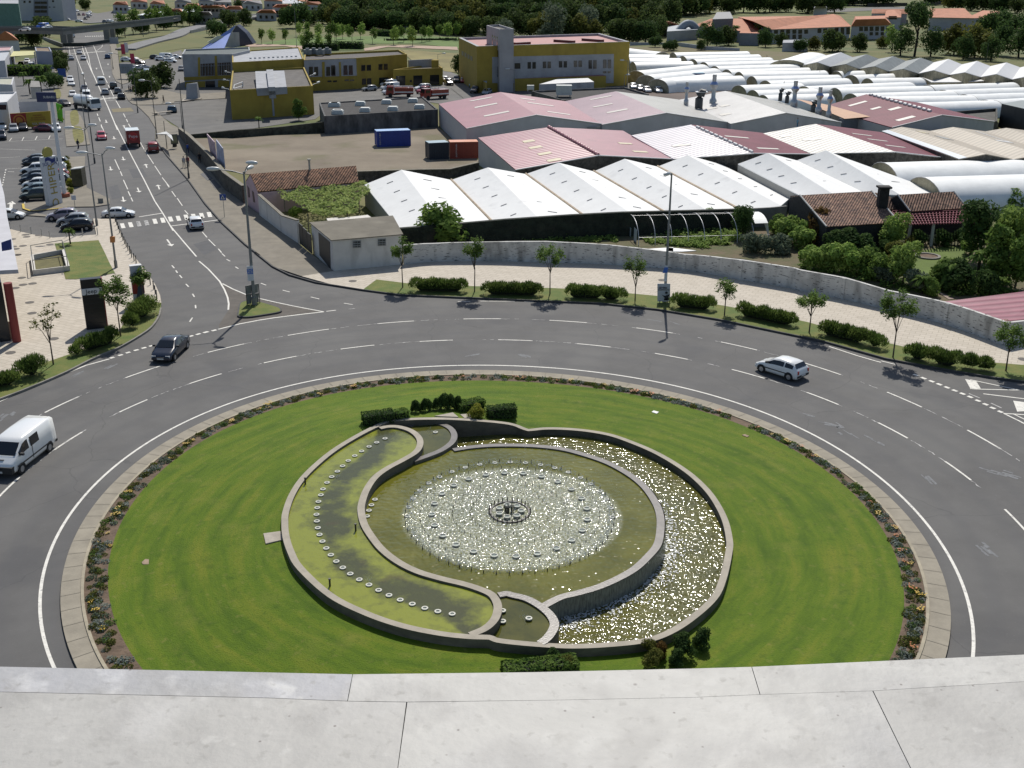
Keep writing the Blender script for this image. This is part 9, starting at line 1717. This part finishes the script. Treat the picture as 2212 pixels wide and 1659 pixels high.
for i,(lb,q)in enumerate((('pinkish poster hoarding behind the rubble wall',[(560,350),(635,430),(605,195),(510,90)]),('pale blue poster hoarding behind the rubble wall',[(645,450),(740,530),(712,275),(628,165)]))):
 a,b=K('B1',q[0][0],q[0][1]+150),K('B1',q[1][0]+8,q[1][1]+150);t=thing('hoarding',lb,'billboard',a);P=[onplane(px('B1',*c),a,b)for c in q];mb=MB();n_=(P[1]-P[0]).cross(P[3]-P[0]).normalized()*.12;mb.hexa([v_-n_ for v_ in P],P);mb.build('panel',mat(('hoarding_pink','hoarding_blue')[i],((.45,.33,.38),(.38,.4,.52))[i],.7,.25,1.2),t,True)
 mb=MB();
 for v_ in P[:2]:mb.tube([(v_.x,v_.y,0),v_],.07,5)
 mb.build('hoarding_posts',m_poled,t,True)
p=K('B1',20,280,.13);t=thing('bus_shelter','glass bus shelter with framed poster on the avenue pavement','bus shelter',p);a,b=K('B1',55,225,.13),K('B1',145,220,.13)
q=[onplane(px('B1',*c),K('B1',45,290),K('B1',150,285))for c in((55,225),(148,220),(135,95),(45,100))];mb=MB();mb.hexa([v_+Vector((0,.15,0))for v_ in q],q);mb.build('poster_frame',m_poled,t,True);c=sum(q,Vector())/4;mb=MB();qi=[c+(v_-c)*.82+Vector((0,-.04,0))for v_ in q];mb.add(qi,[(0,1,2,3)]);mb.build('poster',mat('poster_olive',(.25,.24,.13),.5,.3,2),t,True)
mb=MB();mb.prism(KL('B0',[(1990,90),(2120,60),(2190,110),(2212,180)],2.5)+KL('B1',[(0,100),(60,100)],2.5),2.42,2.5,0,True);mb.build('shelter_roof',mat('shelter_roof_pale',(.5,.5,.48),.5),t,True)
mb=MB();
for n,x,y in(('B0',2105,90),('B0',2130,280),('B1',5,280)):v_=K(n,x,y,.13);mb.tube([(v_.x,v_.y,.1),(v_.x,v_.y,2.45)],.06,5)
mb.build('shelter_posts',m_poled,t,True);mb=MB();v_=K('B1',105,255,.13);mb.box((v_.x,v_.y,.4),(.6,.6,.7));tag(mb.build('litter_bin',m_trim),'dark litter bin beside the bus shelter poster','bin')
t=thing('bus_shelter','dark glazed shelter box standing near the shop totem','bus shelter',K('B0',990,760));q=[K('B0',*c,.13)for c in((945,770),(1065,755),(1045,600),(930,610))];mb=MB();c=sum(q,Vector())/4;mb.prism(q,.13,.25);
hq=2.5;A_,B_=K('B0',930,775,.13),K('B0',1062,760,.13);C_,D_=[v_+Vector((0,1.6,0))for v_ in(B_,A_)]
mb=MB();mb.hexa([A_,B_,C_,D_],[v_+Vector((0,0,hq))for v_ in(A_,B_,C_,D_)]);mb.build('glass_box',mat('shelter_glass',(.05,.05,.025),.15,.3,1),t,True);mb=MB();mb.hexa([v_+Vector((0,0,hq))for v_ in(A_,B_,C_,D_)],[v_+Vector((0,0,hq+.12))for v_ in(A_,B_,C_,D_)]);mb.build('roof',mat('shelter_roof_pale',(.5,.5,.48)),t,True)
for i in range(8):single('bush5' if i%2 else 'bush6','shrub','low yellow green shrub in the strip beside the white mast','bush',K('B0',855+i*7,440+i*58,.13),.42,group='shrubs in the strip beside the mast')
for i in range(7):
 mb=MB();mb.tube([(0,0,0),(0,0,.9)],.09,6);mb.tube([(0,0,.9),(0,0,1.1)],.16,8);me=mb.mesh('garden_light');me.materials.append(m_bw);o=link('garden_light',me);o.location=K('B0',785+(i%2)*40,640+i*38,.13);tag(o,'small white garden light at the foot of the white mast','garden light','garden lights at the mast')
def person(label,n,x,y,shirt,trou,hd=0,pose=0,sc=1.0,z=.13):
 p=K(n,x,y,z);t=thing('person',label,'person',p,hd);s=[-1,1]
 me=bpy.data.meshes.new('body');st=.16+.1*pose
 V=[(0,0,.95),(0,0,1.2),(0,0,1.42),(0,0,1.52),(0,0,1.66),(0,0,1.76)]+[(.0,.11,.88),(st*.8,.11,.5),(st*.3,.11,.08),(st*.3+.14,.11,.03)]+[(0,-.11,.88),(-st*.3,-.11,.5),(-st,-.11,.08),(-st+.14,-.11,.03)]+[(0,.2,1.4),(-st*.5,.26,1.12),(-st*.1,.27,.88),(0,.27,.8)]+[(0,-.2,1.4),(st*.5,-.26,1.12),(st*.8,-.27,.88),(st*.9,-.27,.8)]
 E=[(0,1),(1,2),(2,3),(3,4),(4,5),(0,6),(6,7),(7,8),(8,9),(0,10),(10,11),(11,12),(12,13),(2,14),(14,15),(15,16),(16,17),(2,18),(18,19),(19,20),(20,21)]
 me.from_pydata(V,E,[]);o=bpy.data.objects.new('tmp',me);COL.objects.link(o);sk=o.modifiers.new('s','SKIN');rad=[.13,.13,.12,.055,.095,.07,.085,.06,.045,.03,.085,.06,.045,.03,.06,.042,.034,.03,.06,.042,.034,.03]
 for v,r_ in zip(me.skin_vertices[0].data,rad):v.radius=(r_,r_)
 me.skin_vertices[0].data[0].use_root=True;su=o.modifiers.new('u','SUBSURF');su.levels=1
 bpy.context.view_layer.update();m2=bpy.data.meshes.new_from_object(o.evaluated_get(bpy.context.evaluated_depsgraph_get()));bpy.data.objects.remove(o);m2.name='body';m2.materials.clear();m2.materials.append(mat('skin',(.3,.17,.11),.7));link('body',m2,t)
 def cloth(nm,lo,hi,col,pred):
  bm=bmesh.new();bm.from_mesh(m2);bmesh.ops.delete(bm,geom=[f for f in bm.faces if not(lo<f.calc_center_median().z<hi and pred(f.calc_center_median()))],context='FACES')
  bm.normal_update()
  for v in bm.verts:v.co+=v.normal*.018
  q=bpy.data.meshes.new(nm);bm.to_mesh(q);bm.free();q.materials.clear();q.materials.append(mat('cloth_%02d%02d%02d'%tuple(int(99*c)for c in col),col,.9));link(nm,q,t)
 cloth('shirt',.9,1.47,shirt,lambda c:abs(c.y)<.24 or c.z>1.15);cloth('trousers',.1,.98,trou,lambda c:abs(c.y)<.22);cloth('hair',1.66,1.9,(.03,.02,.015),lambda c:True)
 t.scale=(sc,)*3;return t
person('person in white shirt walking on the brown pavement of the avenue','B1',225,520,(.5,.5,.5),(.4,.38,.33),-1,1);person('person in dark red top beside the dark lamp post on the brown pavement','B1',275,515,(.3,.03,.04),(.03,.03,.05),-1,0)
person('person in blue top walking close to the rubble wall','B1',270,345,(.05,.12,.45),(.02,.03,.08),-1,1);person('person in black by the shaded foot of the rubble wall','B1',425,470,(.02,.02,.03),(.02,.02,.02),-1,0)
person('person in dark jacket crossing at the shop entrance','B0',1003,290,(.02,.03,.05),(.03,.04,.07),1,1);person('leftmost of the three people at the striped crossing','A0',1650,1180,(.05,.05,.06),(.03,.03,.04),0,1);person('middle of the three people at the striped crossing','A0',1670,1180,(.04,.05,.08),(.03,.03,.04),0,0);person('rightmost of the three people at the striped crossing','A0',1700,1185,(.04,.03,.03),(.02,.02,.03),2,1)
person('person in light blue standing on the grey warehouse roof edge','A4',1662,1645,(.15,.3,.4),(.05,.12,.2),0,0,1.05,4.6);person('person near the gate of the warehouse row','A4',1158,1655,(.05,.03,.03),(.03,.02,.02),0,0,1,3.0)
person('tiny person beside the white mast on the avenue corner','A0',2090,1315,(.03,.03,.04),(.03,.03,.04),0,0)
# ------------ left side buildings
m_bwall=mat('shop_white',(.5,.5,.52),.8,.06,.5)
t=thing('showroom','showroom corner with dark red columns and blue white canopy at the left edge','building',K('C0',0,1000));hk=7.5
a,b=K('C0',-250,1120),K('C0',190,950)
cx_=K('C0',185,960);dd=(K('B0',-30,1560)-cx_);hs=hgt(px('C0',215,940),px('C0',80,300));mb=MB();mb.tube([(cx_.x,cx_.y,0),(cx_.x,cx_.y,hs)],.35,12);mb.build('column',mat('column_red',(.22,.03,.025),.6),t,True)
mb=MB();A_=cx_+Vector((-.6,.2,0));B_=A_+Vector((-9,-4,0));D_=Vector((*K('B0',60,1170,hs).xy,0))+Vector((-2,0,0));C_=D_+Vector((-9,0,0));mb.prism([A_,B_,C_,D_],0,hs);mb.build('glass_wall',mat('shop_glass',(.02,.022,.026),.25),t,True)
mb=MB();A_=K('C0',200,215,hs);B_=K('B0',150,1430,hs);C_=K('B0',95,1170,hs);mb.prism([A_,B_,C_,K('B0',60,900,hs),K('B0',0,670,hs),K('B0',-700,670,hs),A_+Vector((-12,-3,0))],hs,hs+.35,0,True);mb.build('canopy',m_bwall,t,True)
mb=MB();A2_,B2_=Vector((*K('B0',-10,800,hs).xy,0)),Vector((*K('C0',0,200,hs).xy,0));mb.wall([A2_+Vector((-.8,0,0)),B2_+Vector((-.8,0,0))],.2,hs+.35,hs+1.9);mb.build('fascia_sign',mat('fascia_blue',(.02,.04,.2),.5,.1,1),t,True)
q=[onplane(px('B0',*c),cx_,cx_+Vector((1,0,0)))for c in((25,1590),(140,1570),(130,1440),(15,1480))];mb=MB();mb.hexa([v_+Vector((0,.2,0))for v_ in q],q);mb.build('blue_panel',mat('fascia_blue',(.02,.04,.2)),t,True)
mb=MB();p=K('C0',120,930);mb.box((p.x,p.y,.9),(1.1,.12,1.6),.4);tag(mb.build('notice_board',mat('cream_board',(.4,.35,.25),.7)),'cream notice board at the foot of the dark red column','sign')
hip('house','house with orange pyramid roof above the car dealer at left',[('A0',150,430),('A0',20,430)],[('A0',-120,520),('A0',240,515)],[('A0',60,398),('A0',70,398)],5,8,m_bwall,m_orr)
t,P=boxb('shop','white flat roofed shop with pink parapet below the orange pyramid roof','building',[('A0',-200,660),('A0',130,640),('A0',165,590),('A0',-200,600)],5,m_bwall,mat('pink_roof',(.45,.28,.28),.8),.3)
t,P=boxb('shop','grey blue walled hall beside the yellow striped canopy','building',[('A0',455,650),('A0',660,655),('A0',630,600),('A0',445,600)],hgt(px('A0',480,880),px('A0',460,655)),mat('bluegrey_wall',(.3,.32,.38),.8,.05,.5),mat('brown_roof',(.2,.14,.09),.9,.2,.5),.3)
A_=[K('A0',190,890),K('A0',470,885),K('A0',440,700),K('A0',130,720)];hc=3.6;t=thing('canopy','yellow striped translucent canopy over parked cars','canopy',A_[0]);mb=MB();Q=[K('A0',128,720,hc),K('A0',440,700,hc),K('A0',440,650,hc),K('A0',150,655,hc)];mb.quadth(Q,.15);mb.build('canopy_roof',mat('canopy_yellow',(.5,.48,.2),.6,.15,1,stretch=(6,.3,1)),t,True)
for v_ in Q:mb=MB();mb.tube([(v_.x,v_.y,0),(v_.x,v_.y,hc-.1)],.12,5);mb.build('post',m_bwall,t,True)
t,P=boxb('shop','white gabled hall with teal glass front at the left edge','building',[('A0',-300,800),('A0',60,770),('A0',150,610),('A0',-300,640)],4.5,m_bwall,mat('grey_roof_pale',(.4,.42,.44),.6))
t,P=boxb('shop','cream flat roofed house left of the chapel','building',[('A0',-300,1060),('A0',155,1080),('A0',180,985),('A0',-300,1000)],4.5,m_bwall,mat('roof_cream',(.38,.38,.3),.8,.1,.5),.3)
t,P=boxb('shop','white roofed showroom above the white sport utility car','building',[('A0',-300,1330),('A0',90,1300),('A0',215,1170),('A0',-300,1180)],5,m_bwall,mat('white_roof',(.6,.6,.6)),.4)
A_,B_=[Vector((*K('A0',x,y,5).xy,0))for x,y in((-300,1330),(90,1300))];facade(t,A_,B_,[rect('A0',-200,1335,80,1400)],'window',m_win,.05,.1)
lean('chapel','small pale chapel with round window and gable among palms','building',('A0',395,1030),('A0',500,1035),('A0',385,1110),('A0',520,1110),4.6,3.6,mat('chapel_wall',(.42,.4,.36),.85,.08,1),mat('chapel_roof',(.35,.33,.3),.8,.1,1))
t,P=boxb('shed','dark roofed open shed right of the chapel garden','shed',[('A0',240,1300),('A0',600,1290),('A0',590,1265),('A0',260,1265)],2.5,m_bwall,m_trim)
long_wall('garden_wall','pale low wall below the chapel garden','wall',[('A0',360,1350),('A0',600,1335)],[('A0',360,1275),('A0',600,1265)],m_bwall,.3)
for i,(x,y,m)in enumerate(((1560,620,'r'),(1600,600,'w'),(1680,740,'r'))):
 p=K('A0',x+20,y+90);h=hgt(px('A0',x+20,y+90),px('A0',x,y-60));mb=MB();mb.tube([(-.6,0,0),(-.6,0,h)],.08,5);mb.box((0,0,h*.55),(1.2,.06,h*.85));o=mb.build('feather_flag',mat('flag_red',(.45,.04,.08),.6)if m=='r' else m_bw);o.location=p;tag(o,('red feather flag at the far corner of the eastern lot','white feather flag beside the red one','red feather flag nearest the parked cars of the eastern lot')[i],'flag')
p=K('A0',1500,1010);h=3.5;t=thing('signboard','large grey signboard on posts beside the right pavement','sign',p);q=[onplane(px('A0',*c),p,p+Vector((1,0,0)))for c in((1535,940),(1690,940),(1690,815),(1515,812))];mb=MB();mb.hexa([v_+Vector((0,.2,0))for v_ in q],q);mb.build('panel',mat('signboard_grey',(.22,.25,.28),.6,.1,1),t,True);text('IMO',t,m_bg,1.3,sum(q,Vector())/4-p+Vector((0,-.05,0)),(R(90),0,0));mb=MB();[mb.tube([(v_.x,v_.y,0),v_],.1,5)for v_ in q[:2]];mb.build('signboard_posts',m_poled,t,True)
p=K('A0',1400,560);q=[onplane(px('A0',*c),p,p+Vector((1,0,0)))for c in((1405,560),(1515,560),(1500,475),(1395,480))];mb=MB();mb.hexa([v_+Vector((0,.3,0))for v_ in q],q);tag(mb.build('signboard',mat('signboard_pale',(.35,.38,.42),.6)),'pale signboard at the right end of the overpass','sign')
p=K('A1',340,1260,.12);mb=MB();mb.hexa([p+Vector(v_)for v_ in((-1.4,-1,0),(1.4,-1,0),(1.4,1,0),(-1.4,1,0))],[p+Vector(v_)for v_ in((-1.1,-.6,3.4),(1.3,-.6,3.6),(1.2,.6,3.6),(-1.1,.6,3.3))]);tag(mb.build('monument',m_conl),'grey upright stone monument on a pale plinth by the long block','monument')
mb=MB();mb.prism(KL('A1',[(190,1290),(450,1255),(400,1235),(220,1255)],.3),.1,.3);tag(mb.build('plinth',m_slab),'low pale plinth under the grey stone monument','plinth')
t=thing('bench','stone bench on the right pavement of the avenue','bench',K('A0',2075,1460,.12),.9);mb=MB();mb.box((0,0,.45),(4.5,.8,.12));mb.build('seat',m_slab,t)
for x_ in(-1.6,1.6):mb=MB();mb.box((x_,0,.2),(.3,.7,.4));mb.build('leg',m_slab,t)
m_hw=mat('far_house_white',(.45,.45,.46),.85,.08,.4);rr=random.Random(12)
spots=[(375,28,24),(415,16,20),(440,34,22),(470,20,22),(505,22,24),(545,10,26),(575,30,26),(610,18,26),(640,26,24),(675,12,26),(700,28,22),(395,6,22),(340,10,20),(300,6,22),(480,6,24),(590,4,24),(650,4,26),(445,4,20),(525,2,24),(260,12,20)]
names=['leftmost','second','third','fourth','fifth','sixth','seventh','eighth','ninth','tenth','eleventh','twelfth']
for i,(x,y,w)in enumerate(spots):
 h=rr.uniform(3.2,5.2);t,e=hip('house','far white house with orange roof in the village along the top left',[(('O'),x+w*.7,y-9),(('O'),x-w*.5,y-9)],[(('O'),x-w*.85,y-2),(('O'),x+w*.85,y-1)],[(('O'),x-w*.4,y-8.5),(('O'),x+w*.5,y-8.5)],h,h+1.8,m_hw,[m_orr,m_orr,mat('far_roof_grey',(.25,.24,.24),.8)][i%3],group='far village houses')
 A_,B_=[Vector((*g(*px('O',x+dx,y+dy),h).xy,0))for dx,dy in((-w*.8,-2),(w*.8,-1))]
 for k in range(3):c=A_.lerp(B_,.2+.3*k);mb=MB();mb.box((c.x,c.y-.1,h*.5),(1.1,.2,1.5),0);mb.build('window',m_win,t,True)
t,P=boxb('market_hall','long low hall with white and teal roof on the far street','building',[('A0',1745,195),('A0',2212,180),('A0',2212,120),('A0',1850,165)],4,mat('hall_dark',(.06,.08,.09),.7),mat('teal_white_roof',(.6,.66,.66),.6))
t,P=boxb('market_hall','right part of the low white roofed hall on the far street','building',[('A1',0,178),('A1',370,150),('A1',350,120),('A1',0,125)],4,mat('hall_dark',(.06,.08,.09)),mat('teal_white_roof',(.6,.66,.66)))
for i,x in enumerate((1440,1540,1630)):
 p=K('A1',x,115);mb=MB();mb.add([(-5,-5,3.5),(5,-5,3.5),(5,5,3.5),(-5,5,3.5),(0,0,6)],[(0,1,4),(1,2,4),(2,3,4),(3,0,4)]);
 for sx_ in(-4.6,4.6):mb.tube([(sx_,-4.6,0),(sx_,-4.6,3.5)],.15,4)
 o=mb.build('market_tent',m_bw);o.location=p;tag(o,('left','middle','right')[i]+' white peaked tent on the far street','tent')
hip('house','cream building with orange roof and dark arcade on the far street',[('A1',690,75),('A1',420,75)],[('A1',390,105),('A1',740,95)],[('A1',470,68),('A1',640,70)],5,7,m_hw,m_orr,wins=[rect('A1',425+i*50,118,460+i*50,150)for i in range(6)])
hip('house','small white house behind the school on the far rise',[('A4',2040,82),('A4',1880,85)],[('A4',1880,110),('A4',2050,105)],[('A4',1900,84),('A4',2030,82)],4,5.5,m_hw,m_conl)
hip('shed','dark roofed long shed in the wood at the top',[('A1',2212,0),('A1',1850,-5)],[('A1',1840,30),('A1',2212,45)],[('A1',1860,-6),('A1',2212,-4)],5,6,m_hw,mat('far_dark_roof',(.08,.03,.03),.8))
for i,(a,b,c)in enumerate(((('A5',0,60),('A5',400,45),'first'),(('A5',950,75),('A5',1500,40),'second'),(('A5',400,75),('A5',850,70),'third'),(('A5',1100,20),('A5',1900,15),'fourth'))):
 A_,B_=K(*a),K(*b);mb=MB();mb.wall([A_,A_.lerp(B_,.5)+Vector((0,4,0)),B_],1.0,0,2.2);tag(mb.build('field_wall',m_rubble),c+' dark stone field wall on the far rise behind the school','wall')
sheet('grass_bank',KL('A4',[(850,200),(2212,160),(2212,20),(1100,20)])+[],mat('far_field',(.13,.15,.04),.95,.3,.03),.05)
sheet('far_street',KL('A5',[(-200,110),(400,85),(900,75),(900,100),(300,130),(-200,150)]),m_asph2,.08)
sheet('brown_yard',KL('A3',[(1640,1060),(1900,1000)])+KL('A4',[(0,1080),(300,1080),(900,1100),(1100,1200),(900,1200),(100,1290),(-300,1290)]),mat('brown_yard',(.13,.1,.085),.95,.2,.1),.03)
sheet('tunnel_field',KL('A3',[(1650,600),(2212,600)])+KL('A4',[(1200,650),(2212,700)])+KL('A5',[(2212,800),(2600,900),(2300,1150),(1200,1250),(300,1080)])+KL('A4',[(2212,1250),(1100,1190),(900,1080),(300,1080)])+KL('A3',[(2212,1100),(1650,900)]),mat('tunnel_grass',(.12,.12,.04),.95,.3,.2,col2=(.16,.12,.07)),.04)
